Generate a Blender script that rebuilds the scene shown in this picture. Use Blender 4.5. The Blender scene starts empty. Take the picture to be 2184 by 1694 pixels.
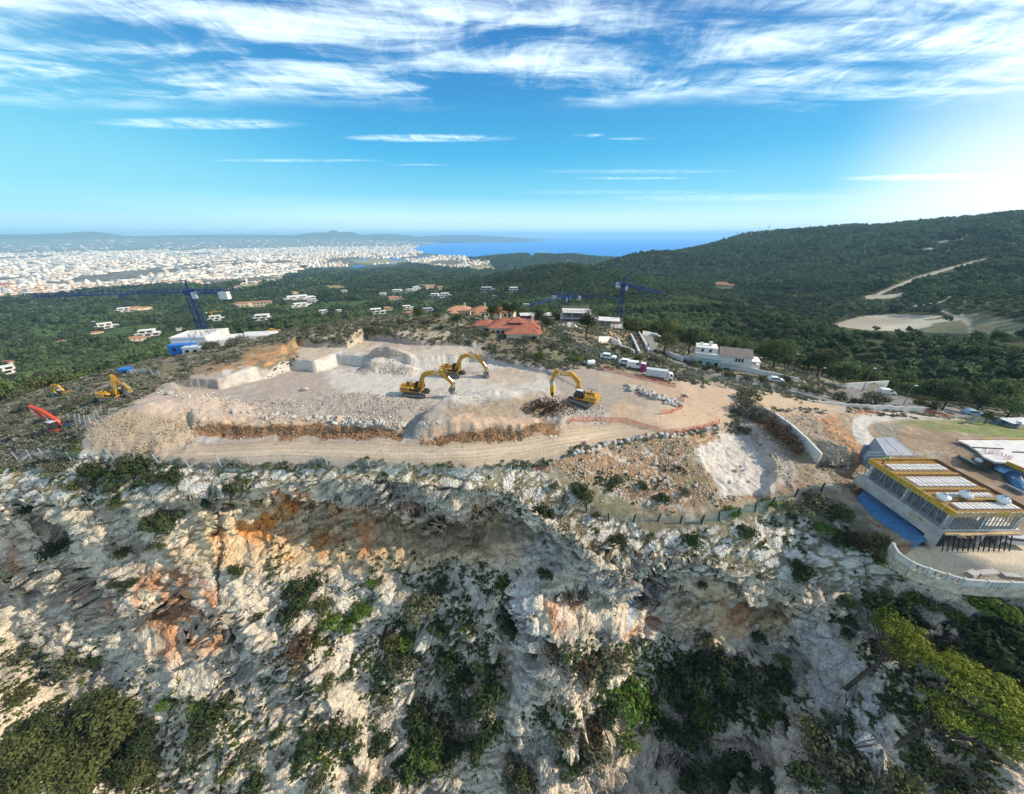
import bpy, bmesh, math, random
import numpy as np
from mathutils import Vector, Matrix
R = math.radians
S = bpy.context.scene
COL = S.collection
random.seed(7)
rng = np.random.default_rng(11)

# ------------------------------------------------------------------ camera
CAM_Z = 32.0
PITCH = math.atan(346 / 750.0)
cam_d = bpy.data.cameras.new("camera")
cam_d.sensor_fit = 'HORIZONTAL'
cam_d.sensor_width = 36.0
cam_d.lens = 750.0 / 2184.0 * 36.0
cam_d.clip_start = 0.5
cam_d.clip_end = 400000.0
cam = bpy.data.objects.new("camera", cam_d)
cam.location = (0, 0, CAM_Z)
cam.rotation_euler = (math.pi / 2 - PITCH, 0, 0)
COL.objects.link(cam)
S.camera = cam

# ------------------------------------------------------------------ light
SUN_AZ, SUN_EL = R(91), R(33)          # measured from +Y (straight ahead) towards +X
sun_d = bpy.data.lights.new("sun", 'SUN')
sun_d.energy = 3.3
sun_d.angle = R(0.6)
sun_d.color = (1.0, 0.87, 0.70)
sun = bpy.data.objects.new("sun", sun_d)
sv = Vector((math.cos(SUN_EL) * math.sin(SUN_AZ), math.cos(SUN_EL) * math.cos(SUN_AZ), math.sin(SUN_EL)))
sun.rotation_euler = sv.to_track_quat('Z', 'Y').to_euler()
COL.objects.link(sun)
S.view_settings.view_transform = 'Standard'
S.view_settings.look = 'None'
S.view_settings.exposure = 0.85
S.view_settings.gamma = 1.0
S.cycles.volume_bounces = 1

# ------------------------------------------------------------------ node helpers
class NT:
    def __init__(s, tree):
        s.t = tree; s.n = tree.nodes; s.l = tree.links
    def node(s, typ, **kw):
        n = s.n.new(typ)
        for k, v in kw.items():
            setattr(n, k, v)
        return n
    def put(s, sock, v):
        if v is None: return
        if isinstance(v, bpy.types.NodeSocket): s.l.new(v, sock)
        else: sock.default_value = v
    def math(s, op, a, b=None, c=None, clamp=False):
        n = s.node('ShaderNodeMath', operation=op, use_clamp=clamp)
        s.put(n.inputs[0], a); s.put(n.inputs[1], b)
        if c is not None: s.put(n.inputs[2], c)
        return n.outputs[0]
    def mix(s, f, a, b, blend='MIX'):
        n = s.node('ShaderNodeMix', data_type='RGBA', blend_type=blend)
        s.put(n.inputs[0], f)
        s.put(n.inputs[6], a if isinstance(a, bpy.types.NodeSocket) else (*a, 1) if len(a) == 3 else a)
        s.put(n.inputs[7], b if isinstance(b, bpy.types.NodeSocket) else (*b, 1) if len(b) == 3 else b)
        return n.outputs[2]
    def noise(s, vec, scale, detail=4, rough=.55, dist=0.0, dims='3D'):
        n = s.node('ShaderNodeTexNoise', noise_dimensions=dims)
        if vec is not None: s.l.new(vec, n.inputs['Vector'])
        n.inputs['Scale'].default_value = scale; n.inputs['Detail'].default_value = detail
        n.inputs['Roughness'].default_value = rough; n.inputs['Distortion'].default_value = dist
        return n.outputs[0]
    def smooth(s, v, lo, hi, a=0.0, b=1.0):
        n = s.node('ShaderNodeMapRange', interpolation_type='SMOOTHSTEP')
        s.put(n.inputs[0], v); s.put(n.inputs[1], lo); s.put(n.inputs[2], hi); s.put(n.inputs[3], a); s.put(n.inputs[4], b)
        return n.outputs[0]
    def combine(s, x, y, z=0.0):
        n = s.node('ShaderNodeCombineXYZ')
        s.put(n.inputs[0], x); s.put(n.inputs[1], y); s.put(n.inputs[2], z)
        return n.outputs[0]
    def vscale(s, v, sc):
        n = s.node('ShaderNodeVectorMath', operation='MULTIPLY')
        s.l.new(v, n.inputs[0]); n.inputs[1].default_value = sc
        return n.outputs[0]

# ------------------------------------------------------------------ sky
world = bpy.data.worlds.new("World")
S.world = world
world.use_nodes = True
w = NT(world.node_tree)
w.n.clear()
w_out = w.node('ShaderNodeOutputWorld')
bg = w.node('ShaderNodeBackground')
bg.inputs[1].default_value = 0.15
w.l.new(bg.outputs[0], w_out.inputs[0])
sky = w.node('ShaderNodeTexSky', sky_type='NISHITA', sun_disc=False)
sky.sun_elevation = SUN_EL
sky.sun_rotation = SUN_AZ
sky.altitude = 250.0
sky.air_density = 1.0; sky.dust_density = 0.6; sky.ozone_density = 2.0
tc = w.node('ShaderNodeTexCoord')
sep = w.node('ShaderNodeSeparateXYZ')
w.l.new(tc.outputs['Generated'], sep.inputs[0])
dx, dy, dz = sep.outputs
zc = w.math('MAXIMUM', dz, 0.02)
U = w.math('DIVIDE', dx, zc); V = w.math('DIVIDE', dy, zc)
uv = w.combine(U, V)
# sky colour: deep blue overhead, pale cyan towards the horizon
elramp = w.node('ShaderNodeValToRGB')
w.l.new(w.math('MULTIPLY', dz, 2.0, clamp=True), elramp.inputs[0])
er = elramp.color_ramp
SKY_STOPS = [(0.0, (3.4, 4.3, 4.7)), (0.07, (2.5, 3.9, 4.5)), (0.17, (.62, 2.5, 3.45)), (0.33, (.04, 1.7, 3.05)), (0.55, (.01, 1.08, 2.45)), (0.8, (.01, .62, 1.95)), (1.0, (.01, .38, 1.5))]
while len(er.elements) < len(SKY_STOPS): er.elements.new(0.5)
for e, (p_, c_) in zip(er.elements, SKY_STOPS):
    e.position = p_; e.color = (*c_, 1)
skyc = w.mix(0.12, elramp.outputs[0], sky.outputs[0])
# paler towards the left, as on the photograph's hazy side
skyc = w.mix(w.math('MULTIPLY', w.smooth(dx, -.30, -.85), w.math('MULTIPLY', w.smooth(dz, .40, .03), .75)), skyc, (1.2, 3.1, 3.5))
# distant bank of haze low over the plain on the left
bank_top = w.math('ADD', 0.030, w.math('MULTIPLY', dx, -0.006))
bank = w.math('MULTIPLY', w.smooth(w.math('SUBTRACT', dz, bank_top), -0.004, 0.004, 1.0, 0.0), w.smooth(dx, -0.55, 0.35, 1.0, 0.0))
skyc = w.mix(w.math('MULTIPLY', bank, 0.5), skyc, (2.3, 3.5, 4.3))
# cirrus on a high cloud layer
warp = w.noise(uv, 0.9, 3, .5)
uvw = w.node('ShaderNodeVectorMath', operation='ADD')
w.l.new(uv, uvw.inputs[0])
w.l.new(w.combine(w.math('MULTIPLY', w.math('SUBTRACT', warp, .5), .8), w.math('MULTIPLY', w.math('SUBTRACT', warp, .5), .35)), uvw.inputs[1])
big = w.noise(w.vscale(uvw.outputs[0], (.6, 1.6, 1)), 1.0, 9, .63, .35)
fil = w.noise(w.vscale(uvw.outputs[0], (5.5, 1.5, 1)), 1.0, 8, .72, .9)
fil2 = w.noise(w.vscale(uvw.outputs[0], (2.0, 9.0, 1)), 1.0, 6, .62, .4)
bankm = w.math('MULTIPLY', w.smooth(w.math('ADD', V, w.math('MULTIPLY', w.math('SUBTRACT', warp, .5), .9)), 3.25, 3.95, 1.0, 0.0), 1.0)
dens = w.math('MULTIPLY', w.smooth(w.math('ADD', w.math('MULTIPLY', big, .80), w.math('ADD', w.math('MULTIPLY', fil, .17), w.math('MULTIPLY', fil2, .03))), .42, .65), bankm)
def blob(u0, v0, ru, rv, amp):
    a = w.math('DIVIDE', w.math('SUBTRACT', U, u0), ru); b = w.math('DIVIDE', w.math('SUBTRACT', V, v0), rv)
    r2 = w.math('ADD', w.math('MULTIPLY', a, a), w.math('MULTIPLY', b, b))
    return w.math('MULTIPLY', w.smooth(r2, 0.0, 1.0, 1.0, 0.0), amp)
streaks = None
for bb in [(-.95, 4.88, 1.1, .22, 1.0), (-3.1, 4.30, 1.15, .24, .9), (-3.2, 6.2, 1.5, .16, .5), (-1.5, 6.55, .6, .12, .4), (.85, 4.75, .2, .1, .7), (1.35, 4.9, .3, .08, .6),
           (8.0, 7.9, 1.9, .55, 1.6), (2.4, 8.0, 1.3, .2, .7), (2.2, 7.2, 2.0, .3, .35), (3.0, 10.5, 3.5, .7, .3), (6.5, 12, 4.5, 1.5, .45), (2.75, 2.62, .95, .26, 1.5), (1.9, 2.3, 1.4, .14, .7), (2.0, 3.15, .9, .2, .8)]:
    k = blob(*bb)
    streaks = k if streaks is None else w.math('MAXIMUM', streaks, k)
streaks = w.math('MULTIPLY', streaks, w.smooth(w.math('ADD', w.math('MULTIPLY', fil, .6), w.math('MULTIPLY', fil2, .4)), .34, .72))
dens = w.math('MAXIMUM', dens, streaks, clamp=True)
cl_col = (4.9, 5.7, 5.8)
skyc = w.mix(w.math('MULTIPLY', dens, .92), skyc, cl_col)
# bright veil round the low right sky
veil = w.math('MULTIPLY', w.smooth(dx, .58, .79), w.smooth(dz, .34, .02, 0.0, 1.0))
skyc = w.mix(w.math('MULTIPLY', veil, .8), skyc, (5.2, 5.3, 5.2))
w.l.new(skyc, bg.inputs[0])

# ------------------------------------------------------------------ picture <-> place (pixels of a 2184 x 1694 view of the photograph)
CP, SP = math.cos(PITCH), math.sin(PITCH)
def ray(px, py):
    a = (np.asarray(px, float) - 1092) / 750; b = (847 - np.asarray(py, float)) / 750
    return a, CP + b * SP, -SP + b * CP
def P(px, py, z=0.0):
    a, y, zz = ray(px, py)
    t = (z - CAM_Z) / zz
    return np.array([a * t, y * t, z + 0 * t])
def PR(px, py, d):
    a, y, zz = ray(px, py)
    t = d / np.hypot(a, y)
    return np.array([a * t, y * t, CAM_Z + zz * t])
def proj(x, y, z):
    zz = z - CAM_Z
    dep = np.maximum(y * CP - zz * SP, 0.05)
    return 1092 + 750 * x / dep, 847 - 750 * (y * SP + zz * CP) / dep

# ------------------------------------------------------------------ numpy noise
def _h(ix, iy, iz, seed):
    h = (ix.astype(np.uint32) * np.uint32(374761393) + iy.astype(np.uint32) * np.uint32(668265263)
         + iz.astype(np.uint32) * np.uint32(2147483647) + np.uint32((seed * 974634521 + 12345) & 0xffffffff))
    h = (h ^ (h >> np.uint32(13))) * np.uint32(1274126177)
    h = (h ^ (h >> np.uint32(16))) * np.uint32(2246822519)
    return ((h ^ (h >> np.uint32(15))) & np.uint32(0xffffff)).astype(np.float32) / np.float32(16777215)
def vnoise(x, y, z, seed=0):
    x = np.asarray(x, np.float32); y = np.asarray(y, np.float32); z = np.asarray(z, np.float32)
    x, y, z = np.broadcast_arrays(x, y, z)
    fx, fy, fz = np.floor(x), np.floor(y), np.floor(z)
    ix, iy, iz = fx.astype(np.int32), fy.astype(np.int32), fz.astype(np.int32)
    u, v, t = x - fx, y - fy, z - fz
    u = u * u * (3 - 2 * u); v = v * v * (3 - 2 * v); t = t * t * (3 - 2 * t)
    r = 0
    for i in (0, 1):
        for j in (0, 1):
            for k in (0, 1):
                r = r + _h(ix + i, iy + j, iz + k, seed) * (u if i else 1 - u) * (v if j else 1 - v) * (t if k else 1 - t)
    return r * 2 - 1
def fbm(x, y, z, oct=4, seed=0, gain=.5, ridged=False):
    s = 0; a = 1.0; n = 0.0; f = 1.0
    for o in range(oct):
        c, sn = math.cos(o * .9 + .3), math.sin(o * .9 + .3)
        q = vnoise((x * c - y * sn) * f, (x * sn + y * c) * f, (z + .31 * x) * f, seed + o * 17)
        if ridged: q = 1 - 2 * np.abs(q)
        s = s + a * q; n += a; a *= gain; f *= 2.03
    return s / n
def worley(x, y, z, seed=0):
    x = np.asarray(x, np.float32); y = np.asarray(y, np.float32); z = np.asarray(z, np.float32)
    fx, fy, fz = np.floor(x), np.floor(y), np.floor(z)
    ix, iy, iz = fx.astype(np.int32), fy.astype(np.int32), fz.astype(np.int32)
    f1 = np.full(x.shape, 9., np.float32); f2 = f1.copy()
    for i in (-1, 0, 1):
        for j in (-1, 0, 1):
            for k in (-1, 0, 1):
                a, b, c = ix + i, iy + j, iz + k
                d = (a + _h(a, b, c, seed) - x) ** 2 + (b + _h(a, b, c, seed + 1) - y) ** 2 + (c + _h(a, b, c, seed + 2) - z) ** 2
                f2 = np.minimum(f2, np.maximum(f1, d)); f1 = np.minimum(f1, d)
    return np.sqrt(f1), np.sqrt(f2)
def sstep(x, a, b):
    t = np.clip((x - a) / (b - a), 0, 1)
    return t * t * (3 - 2 * t)
def inpoly(x, y, poly):
    x = np.asarray(x); y = np.asarray(y); r = np.zeros(np.broadcast(x, y).shape, bool)
    n = len(poly)
    for i in range(n):
        (x0, y0), (x1, y1) = poly[i], poly[(i + 1) % n]
        if y0 == y1: continue
        c = ((y0 > y) != (y1 > y)) & (x < (x1 - x0) * (y - y0) / (y1 - y0) + x0)
        r ^= c
    return r
def segdist(x, y, pts, closed=False):
    d = np.full(np.broadcast(x, y).shape, 1e9)
    n = len(pts)
    for i in range(n if closed else n - 1):
        (x0, y0), (x1, y1) = pts[i], pts[(i + 1) % n]
        ex, ey = x1 - x0, y1 - y0
        L = ex * ex + ey * ey + 1e-12
        t = np.clip(((x - x0) * ex + (y - y0) * ey) / L, 0, 1)
        d = np.minimum(d, (x - x0 - t * ex) ** 2 + (y - y0 - t * ey) ** 2)
    return np.sqrt(d)
def sdf(x, y, poly):            # positive inside
    d = segdist(x, y, poly, True)
    return np.where(inpoly(x, y, poly), d, -d)
def wpoly(pts, z=0.0):          # picture outline -> outline on the ground at height z
    return [tuple(P(a, b, z)[:2]) for a, b in pts]
# ------------------------------------------------------------------ object helpers
def link(o):
    COL.objects.link(o); return o
def mesh_np(name, verts, faces, mat=None, smooth=False, colors=None, attrs=None, parent=None):
    """verts (n,3); faces (m,k) of one size"""
    me = bpy.data.meshes.new(name)
    verts = np.ascontiguousarray(verts, np.float32); faces = np.ascontiguousarray(faces, np.int32)
    m, k = faces.shape
    me.vertices.add(len(verts)); me.vertices.foreach_set('co', verts.ravel())
    me.loops.add(m * k); me.loops.foreach_set('vertex_index', faces.ravel())
    me.polygons.add(m)
    me.polygons.foreach_set('loop_start', np.arange(0, m * k, k, dtype=np.int32))
    if smooth: me.polygons.foreach_set('use_smooth', np.ones(m, bool))
    me.update(calc_edges=True)
    if colors is not None:
        at = me.color_attributes.new('Col', 'FLOAT_COLOR', 'POINT')
        c = np.ones((len(verts), 4), np.float32); c[:, :3] = colors
        at.data.foreach_set('color', c.ravel())
    for an, av in (attrs or {}).items():
        at = me.attributes.new(an, 'FLOAT', 'POINT'); at.data.foreach_set('value', np.ascontiguousarray(av, np.float32))
    if mat: me.materials.append(mat)
    o = bpy.data.objects.new(name, me)
    if parent is not None: o.parent = parent
    return link(o)
def tag(o, label=None, cat=None, group=None, kind=None):
    if label: o['label'] = label
    if cat: o['category'] = cat
    if group: o['group'] = group
    if kind: o['kind'] = kind
    return o
def lin(r, g, b):
    f = lambda c: c / 12.92 if c <= .04045 else ((c + .055) / 1.055) ** 2.4
    return (f(r / 255), f(g / 255), f(b / 255))

# ------------------------------------------------------------------ shape of the land: a smooth surface through known points
CTRL_Z = [  # picture point and height
 # quarry floor and road
 (700,900,.3),(850,850,0),(1000,840,0),(1100,800,0),(1200,830,0),(800,800,0),(900,790,0),(1250,870,0),(1350,810,.3),
 (350,965,-.5),(520,975,-.2),(700,975,0),(1000,975,0),(1200,945,0),(1400,905,-.5),(1500,860,-1.5),(1590,835,-3),(600,850,.3),(500,870,.5),
 # left shoulder above the cut
 (479,790,2.7),(549,783,3.1),(420,800,2.3),(600,764,3.7),(370,803,1.8),(520,768,3.6),
 # hill top
 (800,694,7),(950,690,7),(700,705,6.5),(1060,706,5.5),(1150,728,4.0),(1250,752,2.2),(1350,775,.8),(1440,792,-1.8),(1520,806,-4),
 (620,722,5.5),(540,742,4.6),(460,762,3.2),(360,790,2),(250,845,1),(190,910,-.5),(130,960,-2.5),(60,930,-4),(0,915,-6),(0,860,-9),(100,835,-4),(200,805,-1.5),(300,775,.4),(-120,930,-9),(-200,1000,-9),
 # rim strip
 (700,1003,-.9),(560,1015,-1.6),(420,1025,-2.5),(280,1015,-3),(120,1010,-4),(0,1000,-6),(860,1006,-1.2),(1000,1012,-1.6),(1150,1000,-2.2),
 (1300,970,-2.4),(1300,1060,-6),(1400,980,-3.5),(1400,1100,-8.2),(1480,1120,-9),(1250,1040,-4.6),
 # right hand side
 (1560,880,-2.4),(1600,905,-3.6),(1560,985,-4.8),(1600,1045,-6.2),(1520,1060,-6.4),(1650,890,-4),(1700,965,-5.4),(1760,950,-5.4),(1650,1000,-5.6),
 (1700,1060,-7.0),(1780,1090,-8),(1600,1120,-9),(1700,1150,-10.5),(1820,1110,-8.2),
 (1800,870,-6.5),(1900,905,-5.8),(2000,935,-5.6),(2184,940,-5.6),(2300,960,-5.6),(2100,985,-5.2),(1900,960,-5.6),(1830,1010,-5.8),(2184,1020,-5.4),(2400,1020,-5.4),
 (1960,1180,-7.2),(2060,1210,-7.2),(2184,1215,-7.2),(2350,1220,-7.2),(1850,1080,-7.4),
 # road and villa below the hill on the right
 (1700,800,-11),(1890,838,-15),(2000,865,-14.5),(2100,888,-13),(2184,905,-12),(2350,940,-11),(1480,785,-8),(1580,790,-9),(1400,722,-9),(1340,722,-6),(1300,700,-4),(1220,690,-1),(1110,690,2),
 (1780,840,-13),(1650,812,-9.5),
 (1700,770,-26),(1850,800,-27),(2000,830,-25),(2100,860,-20),(2184,880,-18),(2400,900,-16),
 # woods beyond, on the left
 (0,825,-48),(0,780,-75),(0,740,-92),(0,690,-104),(0,660,-114),(0,625,-150),(0,560,-205),(-300,700,-100),(-300,620,-150),
 (300,765,-50),(300,740,-76),(180,790,-56),(300,690,-96),(300,645,-122),(300,610,-165),(300,570,-205),
 (450,735,-42),(500,700,-78),(500,650,-108),(500,610,-140),(500,575,-190),(700,690,-45),(700,665,-88),(700,625,-112),(700,590,-160),(700,560,-205),
 (900,680,-55),(900,660,-80),(900,625,-100),(900,585,-145),(900,560,-200),(-400,560,-205),
 # dark hill in the middle distance
 (1000,608,-74),(1100,586,-54),(1200,574,-42),(1270,580,-44),(1020,655,-66),(1150,640,-58),(1250,626,-52),(1150,690,-20),(1230,665,-40),(1320,650,-48),
]
CTRL_D = [  # picture point and distance
 (1135,545,3200),(1060,556,3000),(1230,553,3000),
 (1390,545,1500),(1300,575,1250),(1470,548,1550),(1390,580,1300),(1480,575,1350),
 (1480,546,2300),(1530,528,2250),(1560,513,2200),(1620,503,2150),(1680,498,2100),(1760,496,2050),(1850,493,2000),(1950,488,1950),(2050,480,1900),(2184,469,1850),(2400,442,1800),
 (1600,545,1500),(1750,550,1400),(1850,545,1350),(2000,540,1300),(2184,530,1250),(2400,515,1200),
 (1400,600,1050),(1500,607,950),(1600,615,880),(1700,630,800),(1850,640,720),(2000,620,760),(2184,620,740),(2400,610,740),
 (1850,665,650),(1950,692,575),(2050,690,560),(2150,712,505),(2300,720,480),(1800,680,600),
 (1420,632,560),(1500,652,490),(1600,668,435),(1700,694,385),(1800,726,335),(1900,732,310),(2000,728,295),(2184,730,285),(2400,730,285),
 (1450,700,300),(1550,720,270),(1650,740,250),(1800,760,245),
]
CTRL_H = [  # azimuth of a picture point on the horizon, distance, height
 (1200,1500,-125),(1050,1800,-160),(1135,2300,-190),(1135,4200,-205),(1390,2300,-150),(1900,430,-72),(2100,390,-70),(1700,520,-66),(1560,640,-62),
 (1700,3200,0),(2000,3200,40),(2300,3000,60),(1480,3500,-150),(1560,5000,-120),
 (0,3000,-207),(500,3000,-208),(800,3000,-208),(-500,3000,-207),(0,5000,-210),(800,5000,-210),(1135,6000,-210),(1500,7000,-200),(2200,6000,-150),
 (900,170,-6),(750,170,-8),(1050,170,-8),(900,230,-32),(1100,230,-22),(1250,230,-26),(600,190,-18),(450,210,-36),(-200,200,-22),
 (1650,200,-22),(1850,190,-22),(2100,190,-24),(2300,200,-24),
]
_c = []
for a, b, z in CTRL_Z:
    p = P(a, b, z); d = math.hypot(p[0], p[1]); _c.append((math.atan2(p[0], p[1]), math.log(d), (z - CAM_Z) / d))
for a, b, d in CTRL_D:
    p = PR(a, b, d); _c.append((math.atan2(p[0], p[1]), math.log(d), (p[2] - CAM_Z) / d))
for a, d, z in CTRL_H:
    r0 = ray(a, 501); _c.append((math.atan2(r0[0], r0[1]), math.log(d), (z - CAM_Z) / d))
for sd in (-1.65, 1.65):   # out of the frame on both sides
    for d, z in ((8, -60), (60, -10), (120, -9), (250, -40), (600, -90), (2000, -180 if sd < 0 else 60), (5000, -208)):
        _c.append((sd, math.log(d), (z - CAM_Z) / d))
_c = np.array(_c)
def _kern(r2): return r2 * np.log(r2 + 1e-9) * .5
_A = 1.35
_X = np.column_stack([_c[:, 0] * _A, _c[:, 1]])
_n = len(_X)
_K = _kern(((_X[:, None] - _X[None]) ** 2).sum(-1)) + np.eye(_n) * 4e-4
_Q = np.column_stack([np.ones(_n), _X])
_M = np.block([[_K, _Q], [_Q.T, np.zeros((3, 3))]])
_W = np.linalg.solve(_M, np.concatenate([_c[:, 2], np.zeros(3)]))
GA = np.linspace(-1.62, 1.62, 560); GL = np.linspace(math.log(5), math.log(9000), 620)
_g = np.zeros((len(GA), len(GL)))
for i, a in enumerate(GA):
    q = np.column_stack([np.full(len(GL), a * _A), GL])
    _g[i] = _kern(((q[:, None] - _X[None]) ** 2).sum(-1)) @ _W[:_n] + np.column_stack([np.ones(len(GL)), q]) @ _W[_n:]
def base_h(a, d):
    """height of the smooth land at azimuth a, distance d"""
    u = np.clip((a - GA[0]) / (GA[1] - GA[0]), 0, len(GA) - 1.001); v = np.clip((np.log(d) - GL[0]) / (GL[1] - GL[0]), 0, len(GL) - 1.001)
    i = u.astype(int); j = v.astype(int); u = u - i; v = v - j
    e = _g[i, j] * (1 - u) * (1 - v) + _g[i + 1, j] * u * (1 - v) + _g[i, j + 1] * (1 - u) * v + _g[i + 1, j + 1] * u * v
    z = CAM_Z + e * d
    plain = -211.0
    k = sstep(d, 4200, 6500)
    return z * (1 - k) + plain * k
# rim of the cliff: picture point, height; then the height of the upright face and the steepness below it
RIM = [(-260,1085,-9,9,1.22),(-60,1070,-7.5,9,1.22),(40,1075,-6.5,9,1.30),(140,1085,-6,10,1.30),(250,1070,-4.8,9,1.30),(400,1070,-4.2,8,1.37),(520,1052,-3.2,9,1.37),(600,1030,-2.5,11,1.44),(720,1022,-1.9,13,1.44),
       (860,1030,-2.2,13,1.44),(1000,1042,-2.8,12,1.37),(1110,1060,-3.6,11,1.30),(1190,1110,-6,9,1.22),(1270,1160,-8.4,8,1.22),(1360,1185,-10.2,8,1.26),(1460,1205,-11.4,9,1.30),(1560,1222,-12.4,10,1.30),(1660,1235,-13.2,10,1.22),
       (1720,1255,-14.6,9,1.08),(1790,1275,-16,7,1.06),(1880,1262,-14.5,5,0.94),(1960,1250,-12.2,4,0.89),(2060,1268,-10.6,4,0.85),(2184,1290,-10.4,4,0.85),(2400,1330,-10.4,4,0.85)]
_r = np.array([(math.atan2(*P(a, b, z)[:2]), math.hypot(*P(a, b, z)[:2]), z, h, s) for a, b, z, h, s in RIM])
def rim_at(a): return [np.interp(a, _r[:, 0], _r[:, k]) for k in (1, 2, 3, 4)]

# made ground of the quarry: outlines read from the picture, laid out on the ground
PIT = wpoly([(372,824),(470,829),(575,804),(623,789),(677,794),(720,778),(785,782),(880,786),(1000,772),(1062,776),(1165,796),(1240,830),(1200,860),(900,880),(700,880),(430,868),(380,840)], 0)
BENCH = wpoly([(610,752),(636,737),(690,741),(742,741),(782,723),(830,728),(900,737),(1005,737),(1012,756),(1000,772),(880,785),(785,775),(720,768),(672,790),(625,783),(606,770)], 3.0)
BERM1 = wpoly([(424,905),(600,897),(760,899),(850,917),(852,922),(600,918),(424,918)], 1.2)
BERM2 = wpoly([(893,934),(915,906),(945,890),(1010,872),(1085,858),(1150,862),(1205,885),(1196,905),(1110,928),(1000,933)], 1.0)
PITR = wpoly([(1476,962),(1553,920),(1600,925),(1655,985),(1645,1050),(1545,1058),(1502,1005)], -5)
MOUND_L = P(335, 905, 1.0); MOUND_R = [P(1700, 930, -3), P(1790, 965, -4)]
SITE = [(60.2, 34.0), (60.2, 47.2), (58.0, 50.5), (72, 54), (110, 52), (110, 30)]
TARPA = [(58.6, 34.6), (59.6, 47.6), (56.6, 47.8)] + wpoly([(1824,1066),(1870,1108),(1925,1152),(1960,1170)], -7.8)
TERR = wpoly([(1925,1190),(2010,1228),(2060,1240),(2500,1250),(2500,1150),(1960,1165)], -7.2)
def made_ground(x, y, z):
    def sel(poly, pad):
        q = np.array(poly); return (x > q[:, 0].min() - pad) & (x < q[:, 0].max() + pad) & (y > q[:, 1].min() - pad) & (y < q[:, 1].max() + pad)
    wob = vnoise(x * .45, y * .45, 0 * x, 5) * .5 + vnoise(x * 1.3, y * 1.3, 0 * x, 6) * .22
    m = sel(BENCH, 3)
    k = sstep(sdf(x[m], y[m], BENCH) + wob[m] * .5, -.25, .35); z[m] = z[m] * (1 - k) + (3.0 + .25 * wob[m]) * k
    m = sel(PIT, 3)
    k = sstep(sdf(x[m], y[m], PIT) + wob[m] * .5, -.35, .45); z[m] = np.where(k > 0, z[m] * (1 - k) + (0.0 + .18 * wob[m]) * k, z[m])
    m = sel(BERM1, 4); z[m] += (1.25 + .3 * wob[m]) * sstep(sdf(x[m], y[m], BERM1) + wob[m] * .6, -.9, .2)
    m = sel(BERM2, 4); z[m] += (1.9 + .45 * wob[m]) * sstep(sdf(x[m], y[m], BERM2) + wob[m] * .8, -1.1, .4)
    m = sel(PITR, 4); z[m] -= 1.5 * sstep(sdf(x[m], y[m], PITR) + wob[m] * .7, -.35, .7)
    def cone(c, h, rx, ry, rot=0, p=.95):
        nonlocal z
        cx, sx = math.cos(rot), math.sin(rot)
        u = ((x - c[0]) * cx + (y - c[1]) * sx) / rx; v = (-(x - c[0]) * sx + (y - c[1]) * cx) / ry
        q = np.clip(1 - np.hypot(u, v) * (1 + .25 * wob), 0, 1)
        z += h * np.power(q, p) * (1 + .15 * wob)
    cone(MOUND_L, 4.6, 17, 10, .25); cone(P(225, 930, 0), 1.8, 10, 7, .2)
    cone(P(832, 776, 1), 2.9, 6.5, 5.5); cone(P(795, 785, .5), 2.0, 4, 4); cone(P(870, 790, .5), 1.6, 4, 3.5)
    cone(MOUND_R[0], 2.6, 9, 5, -.7); cone(MOUND_R[1], 2.4, 8, 4, -.8); cone(P(1655, 900, -3.5), 1.6, 7, 3, -.6)
    cone(P(1170, 875, .5), 1.0, 5, 3.5); cone(P(1060, 872, 1.5), 1.9, 9, 3); cone(P(970, 885, 1.5), 1.3, 5, 2.5); cone(P(1130, 862, 1.2), 1.5, 5, 3); cone(P(1400, 858, 0), .8, 6, 4)
    cone(P(420, 880, .5), 1.2, 9, 4); cone(P(1020, 800, 0), .7, 6, 2.5); cone(P(760, 845, 0), .6, 10, 2.2); cone(P(560, 850, .3), 1.0, 12, 3)
    # trench between the two banks
    c = P(885, 918, 0); u = (x - c[0]) / 2.6; v = (y - c[1]) / 5.0; z -= 1.2 * np.exp(-(u * u + v * v))
    m = sel(SITE, 2); k = sstep(sdf(x[m], y[m], SITE), -1.5, .3); z[m] = z[m] * (1 - k) + -6.9 * k
    m = sel(TERR, 2); k = sstep(sdf(x[m], y[m], TERR), -.5, .2); z[m] = z[m] * (1 - k) + -7.2 * k
    m = sel(TARPA, 2); k = sstep(sdf(x[m], y[m], TARPA), -.4, .2); z[m] = z[m] * (1 - k) + np.minimum(z[m], -8.1) * k
    return z
def land(a, d):
    a = np.asarray(a, float); d = np.asarray(d, float)
    dr, zr, fh, sl = rim_at(a)
    cosf = np.clip(np.cos(a), .34, 1)
    s = (dr - d) * cosf
    z = base_h(a, np.maximum(d, 1)).copy()
    x, y = d * np.sin(a), d * np.cos(a)
    near = (d < 175) & (s < 12)
    if near.any():
        zn = made_ground(x[near], y[near], z[near]); z[near] = zn
    wob = vnoise(x * .22 + 9, y * .22, 0 * x, 21)
    prof = np.where(s < 1.6, fh * sstep(s, -.2, 1.7), fh + (s - 1.6) * sl * (1 - .1 * np.clip((s - 12) / 12, 0, 1)))
    zc_ = zr - prof
    k = sstep(s, -2.5, .0)
    z = np.where(s > 0, zc_, z * (1 - k) + np.minimum(z, zr) * k)
    return z

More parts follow.
